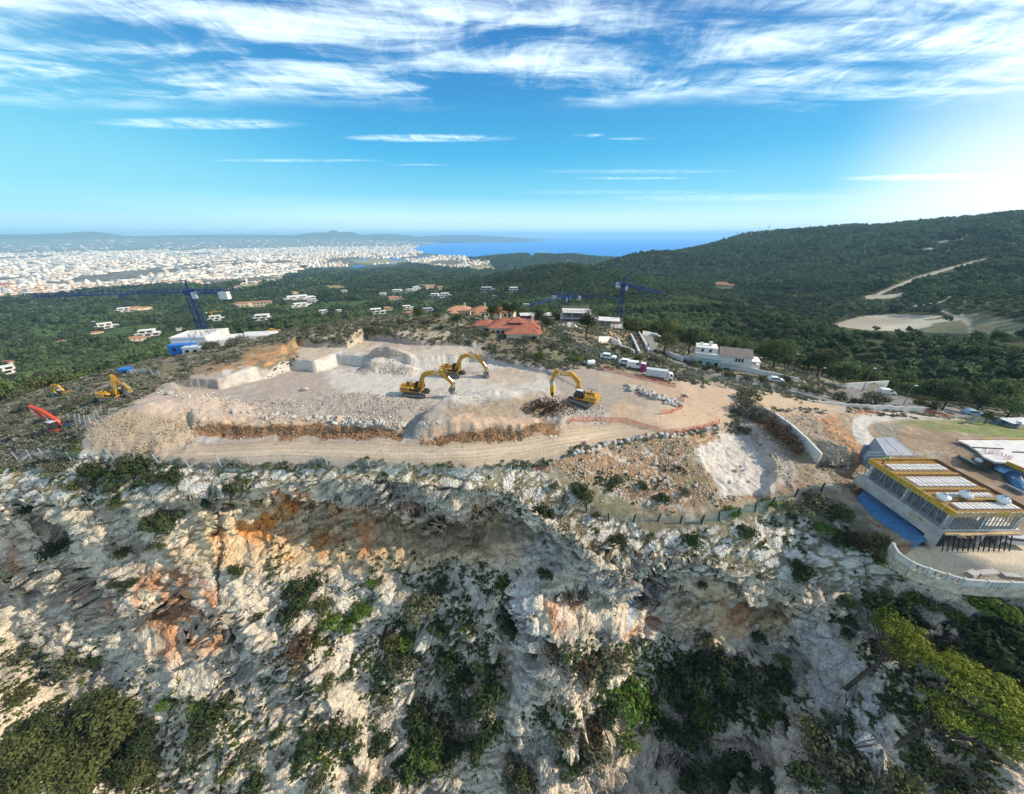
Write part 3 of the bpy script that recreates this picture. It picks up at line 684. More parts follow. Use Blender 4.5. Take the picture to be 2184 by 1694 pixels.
# material of all the near ground
def ground_material():
    m = bpy.data.materials.new("rock_and_earth"); m.use_nodes = True
    g = NT(m.node_tree); b = g.n['Principled BSDF']
    ac = g.node('ShaderNodeVertexColor', layer_name='Col')
    at = g.node('ShaderNodeAttribute', attribute_name='rock'); tr = g.node('ShaderNodeAttribute', attribute_name='track')
    geo = g.node('ShaderNodeNewGeometry'); pos = geo.outputs['Position']
    v1 = g.noise(pos, 5.0, 6, .65); v2 = g.noise(pos, 1.3, 5, .6)
    vo = g.node('ShaderNodeTexVoronoi', feature='F1'); g.l.new(pos, vo.inputs['Vector']); vo.inputs['Scale'].default_value = 3.2
    f = g.math('ADD', g.math('MULTIPLY', v1, .9), g.math('MULTIPLY', v2, .5))
    ff = g.smooth(f, .45, .95, .55, 1.42); f = g.math('ADD', g.math('MULTIPLY', ff, g.math('ADD', g.math('MULTIPLY', at.outputs['Fac'], .6), .4)), g.math('MULTIPLY', g.math('SUBTRACT', 1.0, at.outputs['Fac']), .6))
    pit_ = g.math('MULTIPLY', g.smooth(g.noise(pos, 2.6, 5, .7), .56, .68), g.math('MULTIPLY', at.outputs['Fac'], .75))
    c = g.mix(1.0, ac.outputs['Color'], g.combine(f, f, f), 'MULTIPLY')
    c = g.mix(pit_, c, (.13, .13, .085))
    g.l.new(c, b.inputs['Base Color']); b.inputs['Roughness'].default_value = .95; b.inputs['Specular IOR Level'].default_value = .15
    wv = g.node('ShaderNodeTexWave', wave_type='BANDS', bands_direction='X'); g.l.new(pos, wv.inputs['Vector'])
    wv.inputs['Scale'].default_value = 1.1; wv.inputs['Distortion'].default_value = 3.0; wv.inputs['Detail'].default_value = 3.0; wv.inputs['Detail Scale'].default_value = .6
    h = g.math('ADD', g.math('MULTIPLY', v1, .35), g.math('MULTIPLY', vo.outputs['Distance'], g.math('MULTIPLY', at.outputs['Fac'], .5)))
    h = g.math('ADD', h, g.math('MULTIPLY', wv.outputs['Fac'], g.math('MULTIPLY', tr.outputs['Fac'], g.smooth(g.noise(pos, .35, 3, .6), .45, .62, .0, .13))))
    bp = g.node('ShaderNodeBump'); bp.inputs['Strength'].default_value = .8; bp.inputs['Distance'].default_value = .35
    g.l.new(h, bp.inputs['Height']); g.l.new(bp.outputs[0], b.inputs['Normal'])
    return m
def grid_faces(n, m):
    i = np.arange((n - 1) * m).reshape(n - 1, m)[:, :-1].ravel()
    return np.column_stack([i, i + 1, i + m + 1, i + m])
M_ground = ground_material()
near = mesh_np("ground", np.column_stack([FX, FY, FZ]), grid_faces(NA, NR), M_ground, True, col.reshape(-1, 3), {'rock': rocky.ravel(), 'track': track.ravel()})
tag(near, 'pale limestone cliff with the quarry floor and dirt road on its top', 'ground', kind='structure')
# ------------------------------------------------------------------ far land, sea
SEA_Z = -214.0
SEA = wpoly([(876,531),(888,537),(905,541),(1000,548),(1090,551),(1200,556),(1330,550),(1450,560),(1700,560),(2600,560),(2600,504.5),(1420,504.5),(1340,506),(1250,509),(1150,511.5),(1060,512.5),(1000,514.5),(940,518),(900,524)], SEA_Z)
FAR_HILLS = [(190,15000,494,50,600),(150,15000,497.5,90,900),(712,14500,491,22,500),(740,14500,494.5,40,600),(690,14500,496,80,800),(820,15500,499,90,900),(500,16000,500.5,260,1500),(60,16500,500,200,1500),(980,16500,501,140,1500)]
NB, NF = 900, 520
azf = np.linspace(R(-68), R(68), NB)
ddf = np.geomspace(182, 62000, 2200)
def far_land(A_, D_):
    z = land(A_, D_)
    top = np.zeros_like(z)
    for px, d, py, wd, wr in FAR_HILLS:
        r0 = ray(px, 501); a0 = math.atan2(r0[0], r0[1]); e = PR(px, py, d)[2] + 211
        top = np.maximum(top, e * np.exp(-(((A_ - a0) * 750 / wd) ** 2) - ((D_ - d) / (wr * 2.2)) ** 2))
    z = z + top
    x, y = D_ * np.sin(A_), D_ * np.cos(A_)
    m = D_ > 2600
    if m.any():
        s = inpoly(x[m], y[m], SEA)
        px_ = 1092 + 750 * x[m] / np.maximum(y[m] * CP + 246 * SP, 1)
        s |= (D_[m] > 30000) & (px_ > 1380)
        z[m] = np.where(s & (z[m] < -150), -235, np.maximum(z[m], -211.5))
    m = (D_ > 300) & (D_ < 5000)
    z[m] += fbm(x[m] / 160, y[m] / 160, 0 * x[m], 4, 131) * np.clip(D_[m] / 90, 2, 14)
    return z
D5 = np.empty((NB, NF)); Z5 = np.empty((NB, NF))
for c0 in range(0, NB, 100):
    A_, D_ = np.meshgrid(azf[c0:c0 + 100], ddf, indexing='ij')
    Z_ = far_land(A_.ravel(), D_.ravel()).reshape(A_.shape)
    px_, py_ = proj(D_ * np.sin(A_), D_ * np.cos(A_), Z_)
    for i in range(A_.shape[0]):
        L = np.minimum(np.abs(np.diff(py_[i])), 5) + np.diff(np.log(ddf)) * 40
        cum = np.concatenate([[0], np.cumsum(L)]); t = np.linspace(0, cum[-1], NF)
        D5[c0 + i] = np.interp(t, cum, ddf); Z5[c0 + i] = np.interp(t, cum, Z_[i])
A5 = np.repeat(azf[:, None], NF, 1)
X5, Y5 = D5 * np.sin(A5), D5 * np.cos(A5)
PX5, PY5 = proj(X5, Y5, Z5)
# what can be seen past the nearer land
el5 = (Z5 - CAM_Z) / D5
run5 = np.maximum.accumulate(el5, axis=1)
CITY = [(-400,512),(300,509),(700,509),(900,515),(965,519),(880,530),(905,543),(980,550),(1045,560),(1052,572),(960,573),(850,560),(760,568),(640,572),(600,598),(520,606),(440,613),(340,612),(200,622),(120,634),(0,641),(-400,655)]
GREENS = [[(30,695),(70,688),(150,695),(148,706),(90,719),(45,712)],[(198,716),(245,700),(300,692),(360,691),(352,699),(290,706),(205,722)],[(120,757),(163,754),(165,766),(128,770)],[(590,655),(640,648),(642,656),(596,663)],[(683,646),(735,642),(728,655),(690,656)],
          [(728,644),(800,641),(795,650),(730,652)],[(858,652),(900,642),(955,641),(950,650),(865,657)],[(450,707),(480,700),(478,712),(452,716)]]
FIELDS = [[(490,612),(530,605),(568,603),(562,612),(500,617)],[(690,611),(740,607),(738,613),(694,615)],[(0,634),(60,630),(62,637),(0,643)],[(745,556),(800,552),(880,557),(860,563),(770,562)],[(1000,566),(1050,566),(1060,575),(1010,576)]]
CLEAR = [(1770,694),(1830,676),(1900,670),(2000,674),(2080,684),(2300,695),(2300,716),(2100,714),(1930,708),(1840,704)]
CLEAR2 = [(2040,676),(2080,668),(2160,682),(2150,690),(2080,688)]
PATHS = [([(1856,636),(1900,615),(1960,592),(2020,574),(2104,553)],3.2),([(1850,634),(1905,632),(1925,628)],5),([(1950,653),(1985,648),(2020,640),(2024,634)],2.2),([(2024,640),(2070,644),(2130,652)],2.0),([(2050,672),(2066,690),(2072,714)],4.0),([(760,587),(560,600),(460,622)],1.2),([(2010,664),(2050,680),(2060,690)],3.0)]
jx5 = PX5 + fbm(X5 / 90, Y5 / 90, 0 * X5, 3, 141) * 5; jy5 = PY5 + fbm(X5 / 90, Y5 / 90, 0 * X5, 3, 142) * 1.6
def in_px(poly, x, y): return inpoly(x, y, poly)
q1 = fbm(X5 / 420, Y5 / 900, 0 * X5, 4, 143); q2 = fbm(X5 / 60, Y5 / 90, 0 * X5, 3, 144); q3 = fbm(X5 / 2600, Y5 / 5200, 0 * X5, 4, 145)
c5 = np.zeros(X5.shape + (3,)) + np.array((.055, .062, .030))
c5 = L3(c5, (.16, .14, .085), sstep(q2, .1, .5) * .5)
plain = (D5 > 2000) & (Z5 < -150) & (PX5 < 1400)
c5[plain] = (np.array((.085, .10, .055))[None] * (1 + .6 * np.sign(q3[plain]) * sstep(np.abs(q3[plain]), .05, .2))[:, None])
cit = in_px(CITY, jx5, jy5) & (D5 > 1200)
c5[cit] = np.array((.15, .135, .10)) * (1 + .5 * q2[cit])[:, None]
for g_ in GREENS:
    k = in_px(g_, jx5, jy5) & (D5 < 2500); c5[k] = np.array((.072, .115, .03)) * (1 + .3 * q2[k])[:, None]
for g_ in FIELDS:
    k = in_px(g_, jx5, jy5); c5[k] = (.30, .26, .13)
bare = np.zeros(X5.shape, bool)
for g_ in (CLEAR, CLEAR2):
    k = in_px(g_, jx5, jy5) & (D5 > 400) & (D5 < 900); bare |= k
    c5[k] = np.where((q2[k] + q1[k] > .0)[:, None], (.46, .41, .31), (.22, .21, .12)) * (1 + .3 * q2[k])[:, None]
for ln, w_ in PATHS:
    k = (segdist(PX5, PY5, ln) < w_ * .8) & (D5 > 300); bare |= k; c5[k] = (.42, .37, .29)
rk = (sstep(fbm(X5 / 50, Y5 / 50, Z5 / 25, 4, 146), .0, .3) > .4) & (in_px([(1950,536),(1985,515),(2060,505),(2120,512),(2080,522),(2010,540)], PX5, PY5) | in_px([(1750,556),(1860,548),(1920,552),(1840,566)], PX5, PY5)); bare |= rk
c5[rk] = (.34, .33, .31)
def plain_mat(name, rough=.95, spec=.1, noise=None, col=None, bump=None):
    m = bpy.data.materials.new(name); m.use_nodes = True
    g = NT(m.node_tree); b = g.n['Principled BSDF']
    b.inputs['Roughness'].default_value = rough; b.inputs['Specular IOR Level'].default_value = spec
    if col is None:
        src = g.node('ShaderNodeVertexColor', layer_name='Col').outputs['Color']
    else:
        rgb = g.node('ShaderNodeRGB'); rgb.outputs[0].default_value = (*col, 1); src = rgb.outputs[0]
    if noise:
        oc = g.node('ShaderNodeTexCoord').outputs['Object']
        f = g.smooth(g.noise(oc, noise[0], 5, .62), .3, .7, 1 - noise[1], 1 + noise[1])
        src = g.mix(1.0, src, g.combine(f, f, f), 'MULTIPLY')
    g.l.new(src, b.inputs['Base Color'])
    if bump:
        oc = g.node('ShaderNodeTexCoord').outputs['Object']
        bp = g.node('ShaderNodeBump'); bp.inputs['Strength'].default_value = bump[1]; bp.inputs['Distance'].default_value = bump[2]
        g.l.new(g.noise(oc, bump[0], 5, .6), bp.inputs['Height']); g.l.new(bp.outputs[0], b.inputs['Normal'])
    return m
M_far = plain_mat("far_land_soil", noise=(.02, .25))
far = mesh_np("terrain", np.column_stack([X5.ravel(), Y5.ravel(), Z5.ravel()]), grid_faces(NB, NF), M_far, True, c5.reshape(-1, 3))
tag(far, 'wooded valley, coastal plain and hills behind the quarry', 'terrain', kind='structure')
M_sea = bpy.data.materials.new("sea_water"); M_sea.use_nodes = True
g = NT(M_sea.node_tree); b = g.n['Principled BSDF']
b.inputs['Base Color'].default_value = (.003, .22, .62, 1); b.inputs['Roughness'].default_value = .5; b.inputs['Specular IOR Level'].default_value = .12
sx = np.array([-50000, -8000, 20000, 60000, 120000.]); sy = np.array([3000, 8000, 20000, 60000, 110000.])
gx, gy = np.meshgrid(sx, sy, indexing='ij')
sea = mesh_np("sea", np.column_stack([gx.ravel(), gy.ravel(), np.full(gx.size, SEA_Z)]), grid_faces(5, 5), M_sea)
tag(sea, 'blue bay behind the white city', 'sea', kind='structure')

# ------------------------------------------------------------------ foliage shapes
def leaf_mat(name, base, var=.35, trans=True, spec=.12):
    m = bpy.data.materials.new(name); m.use_nodes = True
    g = NT(m.node_tree); b = g.n['Principled BSDF']
    oi = g.node('ShaderNodeObjectInfo'); geo = g.node('ShaderNodeNewGeometry')
    rn = g.math('ADD', g.math('MULTIPLY', oi.outputs['Random'], .5), g.math('MULTIPLY', geo.outputs['Random Per Island'], .5))
    f = g.smooth(rn, 0, 1, 1 - var, 1 + var)
    hs = g.node('ShaderNodeHueSaturation'); hs.inputs['Color'].default_value = (*base, 1)
    g.l.new(g.math('ADD', .475, g.math('MULTIPLY', geo.outputs['Random Per Island'], .05)), hs.inputs['Hue']); g.l.new(f, hs.inputs['Value'])
    src = hs.outputs[0]
    vc = g.node('ShaderNodeVertexColor', layer_name='Col')
    if trans == 'vc': src = g.mix(1.0, vc.outputs['Color'], g.combine(f, f, f), 'MULTIPLY')
    g.l.new(src, b.inputs['Base Color']); b.inputs['Roughness'].default_value = .75; b.inputs['Specular IOR Level'].default_value = spec
    tr = g.node('ShaderNodeBsdfTranslucent'); g.l.new(src, tr.inputs[0])
    mx = g.node('ShaderNodeMixShader'); mx.inputs[0].default_value = .3
    out = g.n['Material Output']; g.l.new(b.outputs[0], mx.inputs[1]); g.l.new(tr.outputs[0], mx.inputs[2]); g.l.new(mx.outputs[0], out.inputs[0])
    return m
def leaf_quads(cen, nrm, size, r, asp=1.0):
    """little leaf faces at points cen, facing roughly nrm"""
    n = len(cen)
    nrm = nrm / (np.linalg.norm(nrm, axis=1, keepdims=True) + 1e-9)
    t = np.cross(nrm, r.normal(size=(n, 3))); t /= np.linalg.norm(t, axis=1, keepdims=True) + 1e-9
    b_ = np.cross(nrm, t)
    s = np.broadcast_to(np.asarray(size, float), (n,))[:, None]
    v = np.stack([cen - t * s, cen + b_ * s * asp * .6, cen + t * s, cen - b_ * s * asp * .6], 1).reshape(-1, 3)
    return v, np.arange(n * 4).reshape(n, 4)
def crown_pts(r, n, lobes, lobe_r, shape, shell=.7):
    """points and directions of leaves: lobes spread over an ellipsoid, leaves over each lobe"""
    u = r.normal(size=(lobes, 3)); u /= np.linalg.norm(u, axis=1, keepdims=True)
    u[:, 2] = np.abs(u[:, 2]) * 1.0 - .25 * r.random(lobes)
    c = u * np.array(shape) * (r.random((lobes, 1)) ** .45) * .8
    lr = lobe_r * (.65 + .7 * r.random(lobes))
    k = r.integers(0, lobes, n)
    w_ = r.normal(size=(n, 3)); w_ /= np.linalg.norm(w_, axis=1, keepdims=True)
    rad = lr[k] * (shell + (1 - shell) * r.random(n)) 
    p = c[k] + w_ * rad[:, None] * np.array((1, 1, .8))
    return p, w_ * 1.15 + r.normal(size=(n, 3)) * .42 + np.array((0, 0, .25))
def taper(pts, rad, sides=6):
    """a bent tapered tube"""
    V, F = [], []
    pts = [Vector(p) for p in pts]
    for i, p in enumerate(pts):
        d = (pts[min(i + 1, len(pts) - 1)] - pts[max(i - 1, 0)]).normalized()
        a = d.orthogonal().normalized(); b_ = d.cross(a)
        for k in range(sides):
            t = 2 * math.pi * k / sides
            V.append(tuple(p + (a * math.cos(t) + b_ * math.sin(t)) * rad[i]))
    for i in range(len(pts) - 1):
        for k in range(sides):
            F.append((i * sides + k, i * sides + (k + 1) % sides, (i + 1) * sides + (k + 1) % sides, (i + 1) * sides + k))
    return V, F
def mesh_of(name, parts, mat, smooth=False, colors=None):
    """one mesh datablock from several (verts, quads)"""
    vs, fs, n = [], [], 0
    for v, f in parts:
        v = np.asarray(v, float); f = np.asarray(f, int); vs.append(v); fs.append(f + n); n += len(v)
    o = mesh_np(name, np.concatenate(vs), np.concatenate(fs), mat, smooth, colors)
    me = o.data; bpy.data.objects.remove(o); return me
LEAF = {
 'pine': leaf_mat("pine_needles", (.105, .145, .05)), 'pale': leaf_mat("pale_pine_needles", (.22, .25, .035)), 'olive': leaf_mat("olive_leaves", (.12, .128, .072)),
 'dark': leaf_mat("dark_evergreen_leaves", (.050, .072, .027)), 'scrub': leaf_mat("grey_scrub_twigs", (.135, .135, .10)), 'grass': leaf_mat("fresh_green_leaves", (.10, .165, .028)),
 'brown': leaf_mat("dry_brown_twigs", (.10, .065, .035)), 'oliveg': leaf_mat("olive_green_leaves", (.105, .118, .04)), 'hedge': leaf_mat("hedge_leaves", (.11, .125, .03)),
}
M_bark = plain_mat("bark", noise=(3, .4), col=(.085, .062, .045))
def pine_crown(seed, n, lob=22, sh=(1.0, 1.0, .85), size=.13):
    r = np.random.default_rng(seed); p, d = crown_pts(r, n, lob, .36, sh)
    return leaf_quads(p, d, size * (.7 + .6 * r.random(n)), r)
def scatter_mesh(name, tmpl, pos, scl, rot, colr, mat):
    """one mesh: copies of small templates (verts, quads) at pos"""
    pick = rng.integers(0, len(tmpl), len(pos)); VV, FF, CC, n = [], [], [], 0
    for t, (tv, tf) in enumerate(tmpl):
        k = np.nonzero(pick == t)[0]
        if not len(k): continue
        c, s = np.cos(rot[k])[:, None], np.sin(rot[k])[:, None]
        sc = np.asarray(scl)[k]; sc = sc[:, None] * np.ones(3) if sc.ndim == 1 else sc
        v = np.stack([(tv[None, :, 0] * c - tv[None, :, 1] * s) * sc[:, :1], (tv[None, :, 0] * s + tv[None, :, 1] * c) * sc[:, 1:2], tv[None, :, 2] * sc[:, 2:3] + 0 * c], -1) + pos[k][:, None, :]
        VV.append(v.reshape(-1, 3)); FF.append((tf[None] + (np.arange(len(k)) * len(tv))[:, None, None]).reshape(-1, tf.shape[1]) + n); n += len(k) * len(tv)
        CC.append(np.repeat(colr[k], len(tv), 0))
    return mesh_np(name, np.concatenate(VV), np.concatenate(FF), mat, False, np.concatenate(CC))
# ------------------------------------------------------------------ woods on the far slopes
VILLAS = []      # filled below: (px, py, w, kind); trees keep clear of them
def far_pt(px, py):
    """where the far land is seen at a picture point"""
    m = (np.abs(PX5 - px) < 1.7) & (el5 >= run5 - 1e-6)
    k = np.nonzero(m.ravel())[0]
    j = k[np.argmin(np.abs(PY5.ravel()[k] - py) + np.abs(PX5.ravel()[k] - px) * .3)]
    return np.array([X5.ravel()[j], Y5.ravel()[j], Z5.ravel()[j]])
def wood_points():
    out = []
    for d0, d1, s in ((183, 260, 5.2), (260, 450, 5.4), (450, 800, 6.2), (800, 1300, 8.5), (1300, 2200, 13), (2200, 3600, 22)):
        n = int((R(130)) * (d1 * d1 - d0 * d0) / 2 / (s * s) * 1.15)
        a = (rng.random(n) - .5) * R(130); d = np.sqrt(d0 * d0 + rng.random(n) * (d1 * d1 - d0 * d0))
        out.append(np.column_stack([a, d, np.full(n, s)]))
    return np.concatenate(out)
wp = wood_points()
wz = far_land(wp[:, 0], wp[:, 1])
wx, wy = wp[:, 1] * np.sin(wp[:, 0]), wp[:, 1] * np.cos(wp[:, 0])
wpx, wpy = proj(wx, wy, wz)
ii = np.clip(((wp[:, 0] - azf[0]) / (azf[1] - azf[0])).round().astype(int), 0, NB - 1)
el_w = (wz + 9 - CAM_Z) / wp[:, 1]
vis = np.array([run5[i, min(np.searchsorted(D5[i], d), NF - 1)] for i, d in zip(ii, wp[:, 1])])
keep = (el_w > vis - .004) & (wpx > -160) & (wpx < 2340) & (wz > -205)
jwx = wpx + fbm(wx / 60, wy / 60, 0 * wx, 3, 151) * 5; jwy = wpy + fbm(wx / 60, wy / 60, 0 * wx, 3, 152) * 2
keep &= ~in_px(CITY, jwx, jwy)
tpx, tpy = proj(wx, wy, wz + 7); mpx, mpy = proj(wx, wy, wz + 3.5)
for g_ in GREENS + FIELDS + [CLEAR2]: keep &= ~((in_px(g_, jwx, jwy) | in_px(g_, tpx, tpy) | in_px(g_, mpx, mpy)) & (rng.random(len(wx)) < .90))
keep &= ~((in_px(CLEAR, tpx, tpy) | in_px(CLEAR, mpx, mpy)) & (wp[:, 1] > 200) & (wp[:, 1] < 900) & (rng.random(len(wx)) < .93))
keep &= ~(in_px(CLEAR, jwx, jwy) & (wp[:, 1] > 400) & (rng.random(len(wx)) < .96))
for ln, w_ in PATHS: keep &= ~(((segdist(wpx, wpy, ln) < w_ + .6) | (segdist(tpx, tpy, ln) < w_) | (segdist(mpx, mpy, ln) < w_)) & (wp[:, 1] > 300))
keep &= ~(in_px([(1950,536),(1985,515),(2060,505),(2120,512),(2080,522),(2010,540)], wpx, wpy) & (rng.random(len(wx)) < .75))
thin = fbm(wx / 70, wy / 70, 0 * wx, 4, 153)
keep &= rng.random(len(wx)) < np.where(wp[:, 1] < 450, .97, .86) * np.where(thin < -.25, .55, 1)
# villas seen among the trees: picture point of the foot, width in picture, kind of building, label words
VILLAS = [
 (20,610,34,'t','tan terracotta roofed house at the edge of the far white city'),
 (300,662,34,'t','villa with a long red roof on a wooded rise behind the blue crane mast'),
 (268,665,26,'w','pale stone house joined to the slope below the red roofed rise'),
 (200,692,14,'w','small white house with trees all round it on the valley slope'),
 (232,700,30,'w','cream villa with a white terrace beside the golf green'),
 (208,712,16,'t','little sandy outbuilding below the cream villa by the golf green'),
 (316,718,34,'w','wide cream villa with flat roofs above a tan one'),
 (296,728,30,'t','low tan house with a pinkish roof below the wide cream villa'),
 (20,776,24,'t','house with a red roof among dark trees near the picture edge'),
 (18,800,40,'w','long white flat roofed building on the slope below the red roofed house'),
 (140,730,16,'t','small sandy house half hidden in the wood below a golf green'),
 (386,705,12,'w','white cottage beside the blue crane mast foot'),
 (540,655,58,'h','large cream hotel with arcades and a terracotta roof'),
 (562,683,34,'w','white and blue glass villa below the cream hotel'),
 (464,684,26,'w','unfinished white villa beneath the little yellow crane'),
 (500,705,14,'t','small house with a red hip roof behind the white concrete building'),
 (640,640,52,'w','long white villa with several wings beside the bright lawn'),
 (646,655,34,'w','cream house with a terrace below the long white villa'),
 (632,627,18,'t','red roofed house standing above the long white villa'),
 (693,670,20,'w','white house in shade left of the double white villa'),
 (725,668,16,'w','bluish white house behind the hill crest trees'),
 (668,645,18,'w','white bungalow at the end of the bright lawn'),
 (736,625,14,'w','small white house alone in dark trees'),
 (818,632,18,'w','white block villa with two storeys at the end of the terrace row'),
 (848,625,24,'w','cream villa with balconies in the hillside row'),
 (874,623,18,'w','long low white villa in the hillside row'),
 (893,618,20,'w','bright white stepped villa below the thin pale crane'),
 (918,616,22,'h','cream villa with dark window bands, topmost of the hillside row'),
 (940,618,14,'h','narrow cream villa beside the topmost one of the row'),
 (928,635,22,'w','white modern villa on the second terrace under the row'),
 (952,634,22,'w','white villa with a dark glass front on the second terrace'),
 (844,640,30,'t','sandy old house below the white block villa'),
 (980,610,10,'w','tiny white house in the dark hill wood'),
 (1040,622,30,'g','grey flat roofed house on the dark hill'),
 (1056,636,12,'w','white wall of a house under the grey flat roofed one'),
 (1096,622,22,'w','white modern house with a ramp on the dark hill'),
 (1124,656,18,'w','white cube house with an angled drive behind the red roofed villa'),
 (806,670,28,'w','bright white villa with a small tower by the hill crest'),
 (828,662,22,'t','cream house with an orange roof behind the bright white villa'),
 (870,660,20,'w','low white house on the lawn behind the hill crest'),
 (916,668,26,'g','grey villa roof among cypress trees behind the hill crest'),
 (1545,612,38,'t','pink stone farmhouse alone on a bare knoll in the right valley'),
 (1135,544,10,'c','round stone castle on top of the wooded hill by the bay'),
]
SITES = []
for v in VILLAS:
    SITES.append(far_pt(v[0], v[1]))
for (px, py, wd, kd, lb), s in zip(VILLAS, SITES):
    dist = math.hypot(s[0], s[1]); rad = wd * dist / 900 * .62
    keep &= ~((np.hypot(wx - s[0], wy - s[1]) < rad))
    bx = [(px - wd * .55, py + 3), (px - wd * .55, py - wd * .42), (px + wd * .55, py - wd * .42), (px + wd * .55, py + 3)]
    keep &= ~((in_px(bx, tpx, tpy) | in_px(bx, mpx, mpy)) & (wp[:, 1] < dist + 3))
    u = np.array((s[0], s[1])) / dist; al = wx * u[0] + wy * u[1]; ac = np.abs(wx * u[1] - wy * u[0])
    keep &= ~((al < dist) & (al > dist - 10 - dist * .028) & (ac < rad * .9))
wp, wx, wy, wz, wpx, wpy = wp[keep], wx[keep], wy[keep], wz[keep], wpx[keep], wpy[keep]
order = np.argsort(wp[:, 1])
infr = order[(wpx[order] > 2) & (wpx[order] < 2182)]
single = infr[:290]
rest = np.setdiff1d(np.arange(len(wx)), single)
def pine_set(n, lob, size, k=4, seed=200, sh=(1, 1, .9)):
    return [pine_crown(seed + i, n, lob, sh, size) for i in range(k)]
T_near = pine_set(150, 16, .21); T_mid = pine_set(48, 9, .33); T_far = pine_set(20, 6, .5, 5)
def wood_mesh(name, sel, tm, label, tone=1.0):
    d = wp[sel, 1]; s = wp[sel, 2] * (.52 + .22 * rng.random(len(sel)))
    s = np.minimum(s, 7.5 + .0012 * d)
    pos = np.column_stack([wx[sel], wy[sel], wz[sel] + s * .75 + 1.0])
    hue = fbm(wx[sel] / 45, wy[sel] / 45, 0 * s, 3, 161) + .35 * rng.normal(size=len(sel)) * .6
    c = np.array((.078, .116, .050))[None] * (1 + .8 * hue[:, None]) + np.clip(hue, 0, 1)[:, None] * np.array((.022, .018, .002))
    o = scatter_mesh(name, tm, pos, np.column_stack([s, s, s * (.95 + .35 * rng.random(len(s)))]), rng.random(len(sel)) * 6.28, np.clip(c * tone, .012, .2), M_wood)
    tag(o, label, 'woodland', kind='stuff'); return o
M_wood = leaf_mat("woodland_leaves", (.05, .07, .03), trans='vc')
dr = wp[rest, 1]
wood_mesh("woodland", rest[dr < 520], T_near, 'dense pine wood on the slopes just below the hill')
wood_mesh("woodland", rest[(dr >= 520) & (dr < 1100)], T_mid, 'pine wood round the villas in the middle distance')
wood_mesh("woodland", rest[dr >= 1100], T_far, 'far pine woods on the hills by the bay')
# the nearest trees one by one
def tree_kind(name, leaves, bark, lm):
    return (mesh_of(name + "_crown", leaves, lm), mesh_of(name + "_trunk", bark, M_bark))
def straight_trunk(h, r0):
    v, f = taper([(0, 0, -.25), (.02, .01, h * .4), (.0, .03, h * .8), (.03, 0, h * 1.1)], [r0 * 1.3, r0, r0 * .7, r0 * .3])
    parts = [(v, f)]
    for k in range(4):
        a = k * 1.7; z = h * (.55 + .1 * k)
        parts.append(taper([(0, 0, z), (math.cos(a) * .3, math.sin(a) * .3, z + .22), (math.cos(a) * .6, math.sin(a) * .6, z + .38)], [r0 * .5, r0 * .3, r0 * .12], 4))
    return parts
PINES = []
for i in range(6):
    v, f = pine_crown(300 + i, 620, 26, (1, 1, .95), .105); v = v + np.array((0, 0, 1.15))
    PINES.append(tree_kind("pine_tree", [(v, f)], straight_trunk(1.1, .045), LEAF['pine'] if i % 3 else LEAF['oliveg']))
def put_tree(kind, loc, s, label, group, name="pine_tree", cat="pine tree", rz=None, tall=1.0):
    e = bpy.data.objects.new(name, None); e.location = loc; e.scale = (s, s, s * tall); e.rotation_euler = (0, 0, rng.random() * 6.28 if rz is None else rz)
    e.empty_display_size = .1
    link(e); tag(e, label, cat, group)
    for nm, me in (('crown', kind[0]), ('trunk', kind[1])):
        o = bpy.data.objects.new(nm, me); o.parent = e; link(o)
    return e
for k in single:
    px, py = wpx[k], wpy[k]
    if px < 700: lb, gp = 'dark green pine on the wooded slope falling away left of the quarry hill', 'pines on the slope left of the quarry'
    elif px < 1290: lb, gp = 'dark pine among the villas just over the crest of the quarry hill', 'pines behind the hill crest'
    elif px < 1700: lb, gp = 'tall pine in the dense wood behind the white villa', 'pines behind the white villa'
    else: lb, gp = 'round topped pine in the dense wood beyond the grey car park', 'pines beyond the car park'
    put_tree(PINES[int(rng.integers(0, 6))], (wx[k], wy[k], wz[k] - .3), wp[k, 2] * (.55 + .2 * rng.random()), lb, gp, tall=1.0 + .35 * rng.random())
# ------------------------------------------------------------------ low plants nobody could count
Nz = N4[..., 2].ravel(); PXf, PYf, DEPf = PX4.ravel(), PY4.ravel(), DEP.ravel()
hillf, clf, stripf, talf, rsf, flf = hill.ravel(), cliff.ravel(), strip.ravel(), talus.ravel(), rightsoil.ravel(), floorx.ravel()
PNT = np.column_stack([FX, FY, FZ])
inframe = (PXf > -60) & (PXf < 2240) & (PYf > 640) & (PYf < 1730)
def pick(prob, n):
    """n ground points drawn with a weight (per surface area as seen)"""
    w_ = np.where(inframe, prob, 0) * np.clip(DEPf / 60, .3, 3)
    c = np.cumsum(w_); return np.searchsorted(c, rng.random(n) * c[-1])
def bush_tmpl(seed, n, size, k=5, sh=(1, 1, .75), lob=7):
    return [pine_crown(seed + i, n, lob, sh, size) for i in range(k)]
M_low = leaf_mat("low_plant_leaves", (.08, .09, .04), trans='vc', var=.4)
f1_ = fbm(FX / 5, FY / 5, FZ / 5, 4, 171); f2_ = fbm(FX / 1.5, FY / 1.5, FZ / 1.5, 3, 172)
